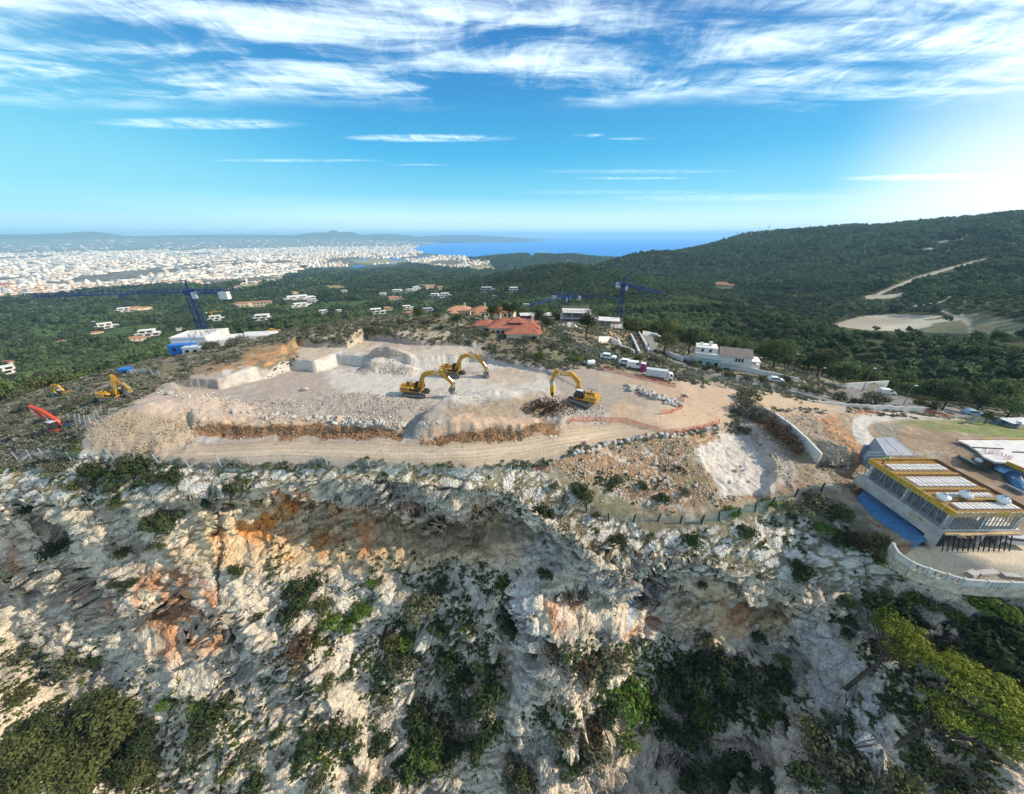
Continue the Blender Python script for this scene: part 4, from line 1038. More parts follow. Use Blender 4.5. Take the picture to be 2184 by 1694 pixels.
# grey green scrub over the hill top
wt = hillf * sstep(f1_ + .5 * f2_, -.35, .15) * (PYf < 1000)
wt = wt * np.where(PXf < 640, 1.3, 1.15) * (1 - soft([(425,800),(560,740),(650,722),(668,740),(620,775),(480,830)], 8).ravel())
k = pick(wt, 24000); s = .30 + .55 * rng.random(len(k)) ** 1.6
c = np.array((.13, .14, .092)) * (1 + .5 * f1_[k])[:, None] + rng.normal(size=(len(k), 1)) * .02
tw = rng.random(len(k)) < np.where(PXf[k] < 640, .55, .25); c[tw] = np.array((.24, .225, .19)) * (1 + .2 * rng.normal(size=(tw.sum(), 1)))
gr = rng.random(len(k)) < .16; c[gr] = np.array((.075, .11, .035))
tag(scatter_mesh("scrub", bush_tmpl(400, 46, .26), PNT[k] + np.array((0, 0, .12)), np.column_stack([s, s, s * .8]), rng.random(len(k)) * 6.28, np.clip(c, .02, .4), M_low), 'low grey green scrub over the hill top', 'scrub', kind='stuff')
# tufts on ledges of the cliff and between the slabs of the rim
GREEN = [[(590,1220),(760,1210),(1080,1230),(1060,1500),(900,1694),(520,1694),(600,1400)],[(720,1260),(880,1230),(1000,1250),(1100,1230),(1100,1420),(900,1440),(740,1340)],[(1150,1330),(1300,1390),(1480,1400),(1700,1460),(1560,1600),(1300,1640),(1150,1560)],
         [(1440,1400),(1700,1440),(1720,1560),(1480,1640)],[(1850,1240),(2000,1270),(2184,1290),(2184,1694),(1700,1694),(1780,1500)],[(0,1440),(360,1440),(520,1560),(500,1694),(0,1694)],[(0,1350),(240,1360),(240,1440),(0,1440)],[(370,1490),(520,1490),(560,1600),(380,1620)]]
gm = np.zeros(len(FX))
for g_ in GREEN: gm = np.maximum(gm, soft(g_, 30).ravel())
STRIPG = [[(100,985),(400,985),(420,1060),(200,1090),(60,1040)],[(430,1020),(560,1010),(520,1080),(430,1090)],[(1200,1010),(1450,990),(1480,1080),(1260,1090)],[(1640,1050),(1800,1060),(1840,1140),(1600,1160)],[(0,940),(180,960),(160,1010),(0,1000)],[(1780,1060),(1880,1130),(1930,1200),(1780,1190)]]
sg = np.zeros(len(FX))
for g_ in STRIPG: sg = np.maximum(sg, soft(g_, 16).ravel())
led = sstep(Nz, .12, .7); pitm_ = 1 - soft([(1470,958),(1553,915),(1605,920),(1662,985),(1650,1056),(1545,1064),(1496,1005)], 6).ravel()
wt = (clf * gm * (.25 + .75 * led) * sstep(f1_ + .7 * f2_, -.12, .3) + .9 * (1 - flf) * np.maximum(stripf, talf) * (.10 + .9 * sg) * sstep(f2_ + .6 * f1_, .0, .35) + clf * .05 * led * sstep(f2_, .1, .4)) * pitm_
k = pick(wt, 15000); s = .16 + .30 * rng.random(len(k)) ** 1.5
hue = fbm(FX[k] / 3, FY[k] / 3, FZ[k] / 3, 3, 173) + .4 * rng.normal(size=len(k)) * .6
c = np.array((.072, .098, .030)) * (1 + .4 * hue)[:, None] + np.clip(hue - .05, 0, 1)[:, None] * np.array((.05, .085, .0))
tag(scatter_mesh("ground_cover", bush_tmpl(420, 22, .36, 6, (1, 1, .7), 5), PNT[k] + N4.reshape(-1, 3)[k] * .1, np.column_stack([s, s, s * .85]), rng.random(len(k)) * 6.28, np.clip(c, .015, .3), M_low), 'green tufts and creepers growing on the cliff ledges', 'ground cover', kind='stuff')
# loose stones: rubble of the quarry, the earth slope and the heaps
def stone_tmpl(seed, k=6):
    out = []
    r = np.random.default_rng(seed)
    base = np.array([(x, y, z) for x in (-1, 1) for y in (-1, 1) for z in (-1, 1)], float) * .58
    F = np.array([(0, 1, 3, 2), (4, 6, 7, 5), (0, 4, 5, 1), (2, 3, 7, 6), (0, 2, 6, 4), (1, 5, 7, 3)])
    for i in range(k):
        q = base * (1 + .35 * r.normal(size=(8, 3))) * np.array((1, .8, .62))
        a = r.normal(size=(3, 3)); a, _ = np.linalg.qr(a); out.append((q @ a.T, F))
    return out
M_stone = plain_mat("loose_limestone", noise=(4, .25), bump=(9, .5, .1))
RUB = [([(560,880),(700,882),(850,900),(900,935),(860,920),(700,897),(560,895)], 1.0, .30),([(780,755),(830,745),(885,775),(880,800),(780,800)], 1.2, .22),([(480,850),(640,860),(740,878),(640,890),(430,870)], .8, .16),([(690,835),(900,845),(930,900),(880,935),(800,900)], .9, .18),
       ([(180,900),(260,880),(430,890),(430,940),(330,975),(200,965)], .9, .17),([(1150,985),(1420,935),(1640,960),(1560,1080),(1380,1080),(1200,1010)], .8, .2),([(1210,870),(1290,870),(1300,900),(1210,895)], 1.2, .2),([(950,850),(1010,845),(1050,860),(960,868)], .6, .15),
       ([(1580,900),(1640,930),(1720,1020),(1690,1040),(1600,960)], 1.0, .2),([(1640,885),(1740,880),(1850,965),(1830,1010),(1700,1040)], .9, .15),([(1860,900),(1910,898),(1930,945),(1890,965)], .7, .14),([(415,905),(600,904),(760,907),(858,925),(856,938),(600,932),(415,928)], 1.0, .2),([(895,930),(960,926),(1060,914),(1150,908),(1196,926),(1090,940),(893,944)], 1.0, .2),([(1950,960),(2090,1000),(2184,1060),(2184,1020),(2050,950)], .4, .12),([(1700,960),(1800,920),(1860,1000),(1800,1060)], .5, .16),([(320,835),(420,830),(520,850),(420,868)], .6, .25),([(1000,800),(1080,790),(1150,800),(1060,815)], .4, .15),([(850,780),(960,776),(960,792),(860,795)], .5, .14),([(870,835),(990,830),(990,845),(880,845)], .8, .16)]
wt = np.zeros(len(FX)); sz = np.full(len(FX), .12)
for po, am, ss in RUB:
    m_ = soft(po, 8).ravel() * am; wt = np.maximum(wt, m_); sz = np.where(m_ > .3, ss, sz)
k = pick(wt * (.3 + .7 * sstep(f1_ + f2_, -.3, .4)) * (1 - soft([(1476,962),(1553,920),(1600,925),(1655,985),(1645,1050),(1545,1058),(1502,1005)], 5).ravel()) + .02 * flf, 16000)
s = sz[k] * (.35 + 1.0 * rng.random(len(k)) ** 3)
tone = np.where((soft([(415,900),(600,899),(760,902),(858,922),(856,940),(600,934),(415,930)], 4).ravel()[k] + soft([(895,926),(960,922),(1060,910),(1150,904),(1200,900),(1196,926),(1090,940),(980,946),(893,944)], 4).ravel()[k] > .5)[:, None], np.array((.62, .42, .27)), 1.0) * (1 + .22 * rng.normal(size=(len(k), 1)))
cc = np.where((sz[k] < .19)[:, None] & (PXf[k] < 440)[:, None], np.array((.37, .29, .20)), np.array((.45, .42, .365)))
cc = np.where((talf[k] > .5)[:, None], np.array((.44, .37, .29)), cc)
tag(scatter_mesh("rubble", stone_tmpl(440), PNT[k] + np.array((0, 0, .04)), np.column_stack([s, s, s]), rng.random(len(k)) * 6.28, np.clip(cc * tone, .08, .75), M_stone), 'loose broken limestone strewn over the quarry and its slopes', 'rubble', kind='stuff')

# ------------------------------------------------------------------ bushes and trees one by one
BUSH = {}
def bush_mesh(kind, i):
    if (kind, i) not in BUSH:
        sh = {'pine': (1, 1, .8), 'dark': (1, 1, .85), 'olive': (1, 1, .8), 'scrub': (1, 1, .7), 'grass': (1.1, 1.1, .6), 'brown': (1, 1, .75), 'oliveg': (1, 1, .8), 'pale': (1, 1, .75), 'hedge': (1, 1, .7)}[kind]
        v, f = pine_crown(500 + 10 * i + len(kind), 820 if kind != 'brown' else 620, 16, sh, .085 if kind not in ('scrub', 'brown') else .07)
        tw = []
        r = np.random.default_rng(600 + i)
        for q in range(7 if kind != 'brown' else 16):
            a = r.random() * 6.28; e = .5 + .6 * r.random(); d = np.array((math.cos(a) * math.cos(e), math.sin(a) * math.cos(e), math.sin(e)))
            tw.append(taper([(0, 0, -.45), tuple(d * .45 + np.array((0, 0, -.2))), tuple(d * (.95 + .15 * r.random()) + r.normal(size=3) * .06)], [.035, .022, .008], 4))
        BUSH[kind, i] = mesh_of("bush", [(v, f)], LEAF[kind]), mesh_of("bush_stems", tw, M_bark)
    return BUSH[kind, i]
SHRUBS = []
def shrub(px, py, rp, kind, where, tall=1.0, lift=.35, gp=None):
    p = on_ground(px, py + rp * .25); dep = p.y * CP - (p.z - CAM_Z) * SP
    SHRUBS.append((px, py, p, rp * dep / 750.0, kind, where, tall, lift, gp))
W1, W2, W3 = 'among the white slabs along the cliff rim', 'on the left cliff face', 'in the hollow of the left cliff'
for t in [(200,1012,36,'dark'),(285,1008,44,'dark'),(325,1026,28,'dark'),(370,1022,26,'dark'),(250,1077,18,'oliveg'),(455,1068,22,'dark'),(491,1046,20,'dark'),(513,1034,18,'olive'),(120,1003,22,'olive'),(160,1040,20,'oliveg'),(240,1045,20,'olive'),(620,1003,12,'dark'),(820,1014,10,'dark'),(160,965,14,'grass')]: shrub(*t, W1)
for t in [(357,1117,40,'dark'),(321,1117,25,'dark'),(343,1164,20,'oliveg'),(268,1184,22,'oliveg'),(504,1220,20,'dark'),(276,1246,16,'dark'),(553,1318,15,'dark')]: shrub(*t, W2)
for t in [(120,1175,30,'dark'),(178,1211,16,'dark'),(58,1086,20,'dark'),(250,1246,17,'dark'),(262,1262,11,'olive')]: shrub(*t, W3)
W4 = 'below the orange stained overhang'
for t in [(660,1258,50,'dark'),(633,1304,36,'dark'),(705,1331,26,'grass'),(647,1385,42,'brown'),(638,1429,26,'olive'),(696,1456,22,'oliveg'),(690,1290,26,'oliveg')]: shrub(*t, W4)
W5 = 'on the lower left slope of the cliff'
for t in [(62,1398,28,'olive'),(160,1411,34,'olive'),(198,1411,24,'dark'),(49,1483,26,'oliveg'),(455,1532,42,'dark'),(424,1585,30,'olive'),(428,1500,28,'grass'),(540,1599,24,'olive'),(589,1563,18,'dark'),(549,1670,34,'dark'),(352,1500,18,'grass'),(480,1640,24,'oliveg'),(490,1480,14,'olive')]: shrub(*t, W5)
W6 = 'on the cliff face left of the dark gully'
for t in [(897,1296,44,'olive'),(857,1318,26,'dark'),(840,1380,32,'oliveg'),(848,1416,36,'olive'),(938,1349,30,'dark'),(942,1246,20,'dark'),(929,1264,17,'olive'),(1040,1420,42,'dark'),(955,1407,34,'dark'),(996,1447,36,'dark'),(1040,1472,40,'dark'),(1024,1500,34,'dark'),(770,1300,24,'grass'),(790,1240,14,'grass'),(745,1330,22,'grass'),(870,1366,30,'grass')]: shrub(*t, W6)
W7 = 'in the dark gully that splits the cliff'
for t in [(1089,1305,28,'dark'),(1085,1345,28,'dark'),(1092,1275,20,'dark'),(1071,1242,20,'grass'),(1163,1228,20,'dark'),(1130,1395,12,'olive')]: shrub(*t, W7)
W8 = 'near the bottom of the middle cliff'
for t in [(669,1585,34,'dark'),(714,1572,30,'dark'),(678,1670,26,'olive'),(817,1496,22,'olive'),(893,1536,40,'dark'),(924,1563,44,'dark'),(991,1523,40,'olive'),(1040,1563,40,'dark'),(906,1608,44,'grass'),(951,1608,40,'dark'),(755,1563,28,'dark'),(817,1581,28,'dark'),(764,1670,20,'olive'),(813,1683,26,'dark'),(1098,1648,36,'olive'),(1120,1670,28,'oliveg'),(1010,1600,30,'dark')]: shrub(*t, W8)
W9 = 'in the thicket under the blue paint mark'
for t in [(1178,1385,26,'brown'),(1237,1420,44,'brown'),(1281,1411,44,'olive'),(1317,1411,28,'olive'),(1366,1273,26,'brown'),(1424,1447,48,'dark'),(1330,1474,48,'grass'),(1375,1496,38,'grass'),(1299,1518,34,'dark'),(1250,1558,40,'brown'),(1379,1536,36,'dark'),(1424,1558,40,'dark'),(1277,1608,36,'olive'),(1223,1634,42,'dark'),(1195,1580,22,'olive'),(1340,1580,24,'grass')]: shrub(*t, W9)
W10 = 'on stony ground below the dirt road'
for t in [(1156,1088,24,'dark'),(1174,1099,15,'dark'),(1109,1090,17,'dark'),(1312,1157,28,'dark'),(1241,1054,32,'dark'),(1312,1028,20,'olive'),(1410,1068,22,'dark'),(1370,1040,20,'oliveg'),(1180,1040,14,'olive'),(1460,1050,14,'olive'),(1270,1100,16,'oliveg')]: shrub(*t, W10)
W11 = 'by the wire fence below the pale pit'
for t in [(1474,1153,28,'dark'),(1590,1139,28,'dark'),(1692,1090,34,'olive'),(1741,1077,30,'olive'),(1786,1095,28,'oliveg'),(1804,1157,34,'dark'),(1840,1161,34,'brown'),(1866,1161,34,'oliveg'),(1868,1195,22,'oliveg'),(1710,1228,30,'dark'),(1692,1206,20,'dark'),(1640,1075,18,'grass'),(1760,1130,20,'grass'),(1560,1090,16,'grass'),(1720,1050,14,'scrub')]: shrub(*t, W11)
W12 = 'on the ridge between the cave and the pines'
for t in [(1795,1322,28,'dark'),(1808,1291,24,'dark'),(1777,1309,17,'dark'),(1799,1349,17,'dark'),(1621,1362,20,'dark'),(1670,1411,16,'grass'),(1500,1367,26,'olive'),(1893,1500,18,'dark'),(1697,1365,12,'olive'),(1500,1250,12,'olive')]: shrub(*t, W12)
W13 = 'below the balustrade of the terrace'
for t in [(1880,1291,44,'dark'),(1920,1309,38,'dark'),(1857,1286,28,'dark'),(1951,1277,28,'grass'),(1991,1291,28,'olive'),(2080,1277,28,'grass'),(2116,1295,34,'grass'),(2170,1318,38,'grass'),(1960,1330,26,'dark'),(2040,1310,18,'grass')]: shrub(*t, W13)
W14 = 'in the dark wood right of the bright pines'
for t in [(2080,1380,66,'dark'),(2143,1390,66,'dark'),(2050,1400,46,'dark'),(2175,1450,60,'dark'),(2124,1437,54,'dark'),(2013,1390,36,'dark'),(2150,1345,36,'dark'),(2180,1520,40,'dark')]: shrub(*t, W14, lift=.5)
W15 = 'in the thicket below the cave'
for t in [(1487,1429,48,'dark'),(1523,1420,44,'dark'),(1559,1429,40,'dark'),(1608,1465,42,'olive'),(1648,1447,34,'dark'),(1500,1518,40,'grass'),(1482,1563,38,'dark'),(1670,1465,22,'dark'),(1634,1514,28,'grass'),(1540,1480,34,'dark'),(1450,1500,30,'dark')]: shrub(*t, W15)
W16 = 'under the cliff left of the bright pines'
for t in [(1527,1652,54,'dark'),(1590,1643,48,'dark'),(1626,1675,38,'dark'),(1732,1563,38,'oliveg'),(1768,1634,48,'olive'),(1706,1652,38,'dark'),(1857,1661,46,'olive'),(1946,1608,42,'oliveg'),(1768,1536,22,'olive'),(1679,1549,20,'dark'),(1480,1670,36,'dark'),(1810,1690,34,'dark'),(1920,1670,40,'oliveg'),(2000,1660,44,'oliveg'),(2080,1680,40,'olive')]: shrub(*t, W16)
W17 = 'beside the white descending wall'
for t in [(1593,845,28,'olive'),(1586,868,30,'scrub'),(1600,885,26,'scrub'),(1623,889,26,'scrub'),(1640,905,24,'brown'),(1656,922,28,'brown'),(1683,942,24,'brown'),(1700,962,18,'brown')]: shrub(*t, W17)
W18 = 'along the site fence below the white villa'
for t in [(1509,785,15,'olive'),(1553,805,17,'olive'),(1593,812,15,'olive'),(1623,812,14,'oliveg'),(1633,824,13,'olive'),(1669,827,15,'olive'),(1676,812,15,'oliveg'),(1719,833,15,'olive'),(1480,778,13,'olive'),(1530,792,12,'oliveg'),(1745,838,12,'olive')]: shrub(*t, W18)
W19 = 'on the verge of the grey car park'
for t in [(1789,849,19,'olive'),(1821,858,16,'dark'),(1866,854,27,'olive'),(1850,857,14,'scrub'),(1989,869,17,'oliveg'),(1960,858,13,'oliveg')]: shrub(*t, W19)
W20 = 'on the scrubby hill behind the quarry'
for t in [(437,732,18,'scrub'),(455,739,17,'scrub'),(500,732,19,'scrub'),(517,722,15,'scrub'),(653,699,13,'scrub'),(693,699,11,'scrub'),(430,742,13,'scrub'),(1070,718,11,'scrub'),(1120,728,13,'olive'),(1211,725,12,'olive'),(1335,749,13,'olive'),(1308,745,10,'oliveg'),(1361,765,12,'oliveg'),(1395,769,15,'olive'),(1411,772,13,'olive'),(1180,738,11,'scrub'),(1040,712,9,'olive'),(1020,705,9,'scrub'),(1150,757,12,'grass'),(1230,765,12,'grass'),(860,688,9,'scrub'),(800,690,10,'scrub'),(470,770,12,'scrub'),(390,765,13,'scrub'),(330,790,13,'scrub'),(160,860,18,'scrub'),(110,885,18,'scrub'),(60,865,20,'scrub'),(30,900,18,'scrub'),(150,900,14,'scrub'),(250,800,12,'scrub'),(205,800,13,'scrub'),(90,800,14,'olive'),(30,830,16,'olive')]: shrub(*t, W20)
CNAME = {'dark': 'dark evergreen bush', 'olive': 'dull olive green bush', 'oliveg': 'mid green bush', 'grass': 'fresh bright green bush', 'brown': 'dry brown leafless bush', 'scrub': 'pale grey scrubby bush', 'hedge': 'yellow green bush'}
ORD = ['leftmost'] + [w_ + ' from left' for w_ in 'second third fourth fifth sixth seventh eighth ninth tenth eleventh twelfth thirteenth fourteenth fifteenth sixteenth seventeenth eighteenth nineteenth twentieth twenty-first twenty-second twenty-third twenty-fourth twenty-fifth twenty-sixth twenty-seventh twenty-eighth twenty-ninth thirtieth'.split()]
def one_by_one(items, base, px):
    """labels that single out look-alikes by their order in the picture"""
    by = {}
    for i, it in enumerate(items): by.setdefault(base(it), []).append(i)
    out = [None] * len(items)
    for b_, ids in by.items():
        ids.sort(key=lambda i: px(items[i]))
        for n_, i in enumerate(ids):
            out[i] = b_ if len(ids) == 1 else (ORD[n_] if n_ < len(ids) - 1 or len(ids) > len(ORD) else 'rightmost') + ' ' + b_
    return out
def _word(s): return CNAME[s[4]] if s[3] < 1.6 else 'big ' + CNAME[s[4]] if s[3] > 3.2 else CNAME[s[4]]
for i, (s, lb) in enumerate(zip(SHRUBS, one_by_one(SHRUBS, lambda s: _word(s) + ' ' + s[5], lambda s: s[0]))):
    px, py, p, r_, kind, where, tall, lift, gp = s
    a, b_ = bush_mesh(kind, i % 3)
    e = bpy.data.objects.new("bush", None); e.location = p + Vector((0, 0, lift * r_)); e.scale = (r_, r_, r_ * tall * (.85 + .3 * rng.random())); e.rotation_euler = (rng.normal() * .1, rng.normal() * .1, rng.random() * 6.28)
    link(e); tag(e, lb, 'bush', 'bushes ' + where)
    for nm, me in (('foliage', a), ('stems', b_)):
        o = bpy.data.objects.new(nm, me); o.parent = e; link(o)
# ------------------------------------------------------------------ solid shapes
class MB:
    """collects boxes, prisms, bars and tubes and builds them as one mesh"""
    def __init__(s): s.v = []; s.f = []
    def add(s, v, f):
        n = len(s.v); s.v += [tuple(p) for p in v]; s.f += [tuple(i + n for i in q) for q in f]; return s
    def box(s, x0, x1, y0, y1, z0, z1, top=None):
        t = top or (0, 0, 0, 0)
        v = [(x0, y0, z0), (x1, y0, z0), (x1, y1, z0), (x0, y1, z0), (x0 + t[0], y0 + t[2], z1), (x1 - t[1], y0 + t[2], z1), (x1 - t[1], y1 - t[3], z1), (x0 + t[0], y1 - t[3], z1)]
        return s.add(v, [(3, 2, 1, 0), (4, 5, 6, 7), (0, 1, 5, 4), (1, 2, 6, 5), (2, 3, 7, 6), (3, 0, 4, 7)])
    def prism(s, pts, y0, y1):
        """side outline in x, z drawn out across y"""
        n = len(pts); v = [(x, y0, z) for x, z in pts] + [(x, y1, z) for x, z in pts]
        return s.add(v, [tuple(range(n)), tuple(range(2 * n - 1, n - 1, -1))] + [((i + 1) % n, i, n + i, n + (i + 1) % n) for i in range(n)])
    def slab(s, pts, z0, z1):
        """plan outline in x, y raised from z0 to z1"""
        n = len(pts); a = sum(pts[i][0] * pts[(i + 1) % n][1] - pts[(i + 1) % n][0] * pts[i][1] for i in range(n))
        if a < 0: pts = pts[::-1]
        v = [(x, y, z0) for x, y in pts] + [(x, y, z1) for x, y in pts]
        return s.add(v, [tuple(range(n - 1, -1, -1)), tuple(range(n, 2 * n))] + [(i, (i + 1) % n, n + (i + 1) % n, n + i) for i in range(n)])
    def bar(s, a, b, w, h=None):
        a, b = Vector(a), Vector(b); d = b - a
        if d.length < 1e-6: return s
        h = h or w; d.normalize()
        sd = d.cross(Vector((0, 0, 1)))
        if sd.length < .05: sd = d.cross(Vector((0, 1, 0)))
        sd.normalize(); up = sd.cross(d)
        q = [sd * (i * w / 2) + up * (j * h / 2) for i, j in ((-1, -1), (1, -1), (1, 1), (-1, 1))]
        return s.add([a + p for p in q] + [b + p for p in q], [(3, 2, 1, 0), (4, 5, 6, 7), (0, 1, 5, 4), (1, 2, 6, 5), (2, 3, 7, 6), (3, 0, 4, 7)])
    def tube(s, a, b, r, r2=None, n=10):
        a, b = Vector(a), Vector(b); d = (b - a).normalized(); u = d.orthogonal().normalized(); w_ = d.cross(u); r2 = r if r2 is None else r2
        v = [a + (u * math.cos(6.2832 * k / n) + w_ * math.sin(6.2832 * k / n)) * r for k in range(n)] + [b + (u * math.cos(6.2832 * k / n) + w_ * math.sin(6.2832 * k / n)) * r2 for k in range(n)]
        return s.add(v, [tuple(range(n - 1, -1, -1)), tuple(range(n, 2 * n))] + [(k, (k + 1) % n, n + (k + 1) % n, n + k) for k in range(n)])
    def mesh(s, name, mat):
        me = bpy.data.meshes.new(name); me.from_pydata(s.v, [], s.f); me.materials.append(mat); return me
    def build(s, name, mat, parent=None, loc=None, rz=None):
        o = bpy.data.objects.new(name, s.mesh(name, mat))
        if parent is not None: o.parent = parent
        if loc is not None: o.location = loc
        if rz is not None: o.rotation_euler[2] = rz
        return link(o)
def empty(name, loc, rz=0.0, sc=1.0):
    e = bpy.data.objects.new(name, None); e.location = loc; e.rotation_euler[2] = rz; e.scale = (sc, sc, sc); e.empty_display_size = .2
    return link(e)
def text_part(txt, size, mat, parent, mtx, name="lettering"):
    cu = bpy.data.curves.new(name, 'FONT'); cu.body = txt; cu.size = size; cu.extrude = .012; cu.align_x = 'CENTER'; cu.offset = size * .018
    o = bpy.data.objects.new(name, cu); link(o)
    me = bpy.data.meshes.new_from_object(o.evaluated_get(bpy.context.evaluated_depsgraph_get()))
    bpy.data.objects.remove(o); bpy.data.curves.remove(cu)
    me.name = name; me.materials.clear(); me.materials.append(mat)
    o = bpy.data.objects.new(name, me); o.parent = parent; o.matrix_local = mtx; return link(o)
PM = {}
def pm(name, col, rough=.6, noise=(1.5, .18), spec=.3, metal=0.0, bump=None):
    if name not in PM:
        m = plain_mat(name, rough, spec, noise, col, bump); m.node_tree.nodes['Principled BSDF'].inputs['Metallic'].default_value = metal; PM[name] = m
    return PM[name]
YEL = pm("yellow_machine_paint", (.50, .265, .03), .5, (2.2, .28)); YEL2 = pm("worn_orange_yellow_paint", (.52, .25, .02), .55, (2.0, .3)); PALEY = pm("bright_yellow_paint", (.60, .43, .03), .5, (2.5, .25))
BLK = pm("black_steel", (.022, .022, .024), .55); GLASS = pm("dark_glass", (.012, .016, .02), .12, None, .6); STEEL = pm("worn_grey_steel", (.22, .22, .22), .45, (3, .35), .5, .3)
TRK = pm("dusty_track_steel", (.085, .085, .09), .75, (4, .4)); CHROME = pm("bright_cylinder_rod", (.55, .56, .58), .25, None, .5, .8); WHT = pm("white_paint", (.74, .74, .72), .5, (.8, .08)); RED = pm("red_machine_paint", (.50, .062, .03), .5, (2.2, .25))
LETW = pm("white_lettering", (.8, .8, .78), .6, None); LETB = pm("black_lettering", (.02, .02, .02), .6, None)
def rot_to_side(x, y, z, side, ang=0.0):
    """lettering upright on the side face of a machine; side -1 is its right flank"""
    base = Matrix.Rotation(math.pi / 2, 4, 'X')
    if side > 0: base = Matrix.Rotation(math.pi, 4, 'Z') @ base; ang = -ang
    return Matrix.Translation((x, y, z)) @ Matrix.Rotation(-ang if side < 0 else ang, 4, 'Y') @ base
def make_track(root, y, dusty):
    L, r, w_ = 2.5, .54, .6
    pts = [(-L + r + r * math.cos(t), r + r * math.sin(t)) for t in np.linspace(math.pi * .5, math.pi * 1.5, 9)] + [(L - r + r * math.cos(t), r + r * math.sin(t)) for t in np.linspace(-math.pi * .5, math.pi * .5, 9)]
    m = MB(); m.prism(pts, y - w_ / 2, y + w_ / 2)
    for k in range(26):           # shoes on the upper and lower run
        x = -L + r + (2 * L - 2 * r) * k / 25
        m.box(x - .035, x + .035, y - w_ / 2 - .03, y + w_ / 2 + .03, 2 * r - .01, 2 * r + .055); m.box(x - .035, x + .035, y - w_ / 2 - .03, y + w_ / 2 + .03, -.04, .01)
    for sx in (-1, 1):
        for k in range(7):
            t = math.pi * (k + .5) / 7 - math.pi / 2; c = (sx * (L - r + (r + .02) * math.cos(t)), r + (r + .02) * math.sin(t))
            m.box(c[0] - .05, c[0] + .05, y - w_ / 2 - .03, y + w_ / 2 + .03, c[1] - .05, c[1] + .05)
    tr = m.build("track", TRK, root)
    f = MB(); f.box(-L + r, L - r, y - w_ / 2 - .045, y + w_ / 2 + .045, .34, .78); f.build("track_frame", STEEL if dusty else BLK, tr)
    for sx in (-1, 1):
        q = MB(); q.tube((sx * (L - r), y - w_ / 2 - .06, r), (sx * (L - r), y + w_ / 2 + .06, r), .33, n=14); q.tube((sx * (L - r), y - w_ / 2 - .09, r), (sx * (L - r), y + w_ / 2 + .09, r), .13); q.build("sprocket", STEEL, tr)
    return tr
def excavator(loc, head, label, boom, stick, tool, paint=YEL, track_turn=0.0, sc=1.0, tilt=(0, 0), letters=True, cage=True, group=None, name="excavator", dusty=True, cablabel=None):
    """boom: outline of the boom's centre line (x, z) from its pivot; stick: its two ends; tool: ('bucket'|'breaker', x, z, angle)"""
    root = empty(name, loc, head, sc); root.rotation_euler[0], root.rotation_euler[1] = tilt
    tag(root, label, "excavator", group)
    us = empty("undercarriage", (0, 0, 0), 0); bpy.data.objects.remove(us)
    c, s_ = math.cos(track_turn), math.sin(track_turn)
    for y in (-1.35, 1.35):
        t = make_track(root, 0, dusty); t.location = (-s_ * y, c * y, 0); t.rotation_euler[2] = track_turn
    cf = MB(); cf.box(-1.0, 1.0, -1.05, 1.05, .4, .95); cf.tube((0, 0, .9), (0, 0, 1.25), .75, n=16); o = cf.build("car_body", BLK, root); o.rotation_euler[2] = track_turn
    h = MB()                                   # deck and side panels
    h.box(-2.7, 1.45, -1.45, 1.45, 1.22, 1.45); h.box(-2.7, -.3, .55, 1.45, 1.45, 2.35, (0, .3, 0, 0)); h.box(-2.7, .1, -1.45, -.62, 1.45, 2.3, (0, .35, 0, 0)); h.box(-2.7, -1.1, -.95, 1.0, 1.45, 2.62, (.1, .1, .1, .1)); h.box(-1.1, -.35, -.6, .5, 1.45, 2.15)
    house = h.build("engine_housing", paint, root)
    d = MB(); d.box(.12, 1.4, -1.47, -.62, 1.46, 2.0, (.0, .25, .0, .1)); d.box(-.95, .1, -1.465, -1.45, 1.52, 2.05); d.box(-.3, .1, .55, 1.3, 1.45, 2.1); d.build("side_cover", BLK, root)
    cw = MB(); pts = [(-2.55, -1.47)] + [(-2.7 - .75 * math.sin(t), -1.47 + 2.94 * (1 - math.cos(t)) / 2) for t in np.linspace(.25, math.pi - .25, 9)] + [(-2.55, 1.47)]
    cw.slab(pts, 1.12, 2.35); cwo = cw.build("counterweight", paint, root)
    g_ = MB()
    for k in range(4): g_.box(-2.45, -1.55, 1.452, 1.475, 1.62 + .16 * k, 1.72 + .16 * k); g_.box(-2.45, -1.55, -1.475, -1.452, 1.62 + .16 * k, 1.72 + .16 * k)
    g_.build("louvres", STEEL, house)
    e = MB(); e.tube((-1.5, -.5, 2.6), (-1.5, -.5, 3.05), .09); e.box(-2.2, -1.3, .1, .7, 2.6, 2.74); e.build("exhaust", BLK, house)
    rl = MB()
    for y in (-1.4, 1.4):
        for x in (-2.4, -1.5, -.6): rl.bar((x, y, 2.3), (x, y, 2.95), .045)
        rl.bar((-2.4, y, 2.95), (-.6, y, 2.95), .045); rl.bar((-2.4, y, 2.65), (-.6, y, 2.65), .035)
    rl.build("handrail", BLK if paint is not RED else RED, root)
    cb = MB(); cb.prism([(-.3, 1.45), (1.5, 1.45), (1.62, 2.1), (1.25, 3.05), (.0, 3.1), (-.3, 2.6)], .5, 1.45); cab = cb.build("cab", BLK, root)
    gl = MB(); gl.prism([(-.05, 2.1), (.55, 2.1), (.55, 2.9), (.0, 2.9)], .49, 1.46); gl.prism([(.65, 1.75), (1.5, 1.75), (1.56, 2.1), (1.22, 2.92), (.65, 2.92)], .488, 1.462); gl.build("window", GLASS, cab)
    rf = MB(); rf.box(-.05, 1.3, .48, 1.47, 3.1, 3.17); rf.build("cab_roof", pm("pale_cab_roof", (.5, .52, .55), .4, None), cab)
    # boom: a deep plate girder following the bent line
    P_ = [Vector((x, 0, z)) for x, z in boom]; top, bot = [], []
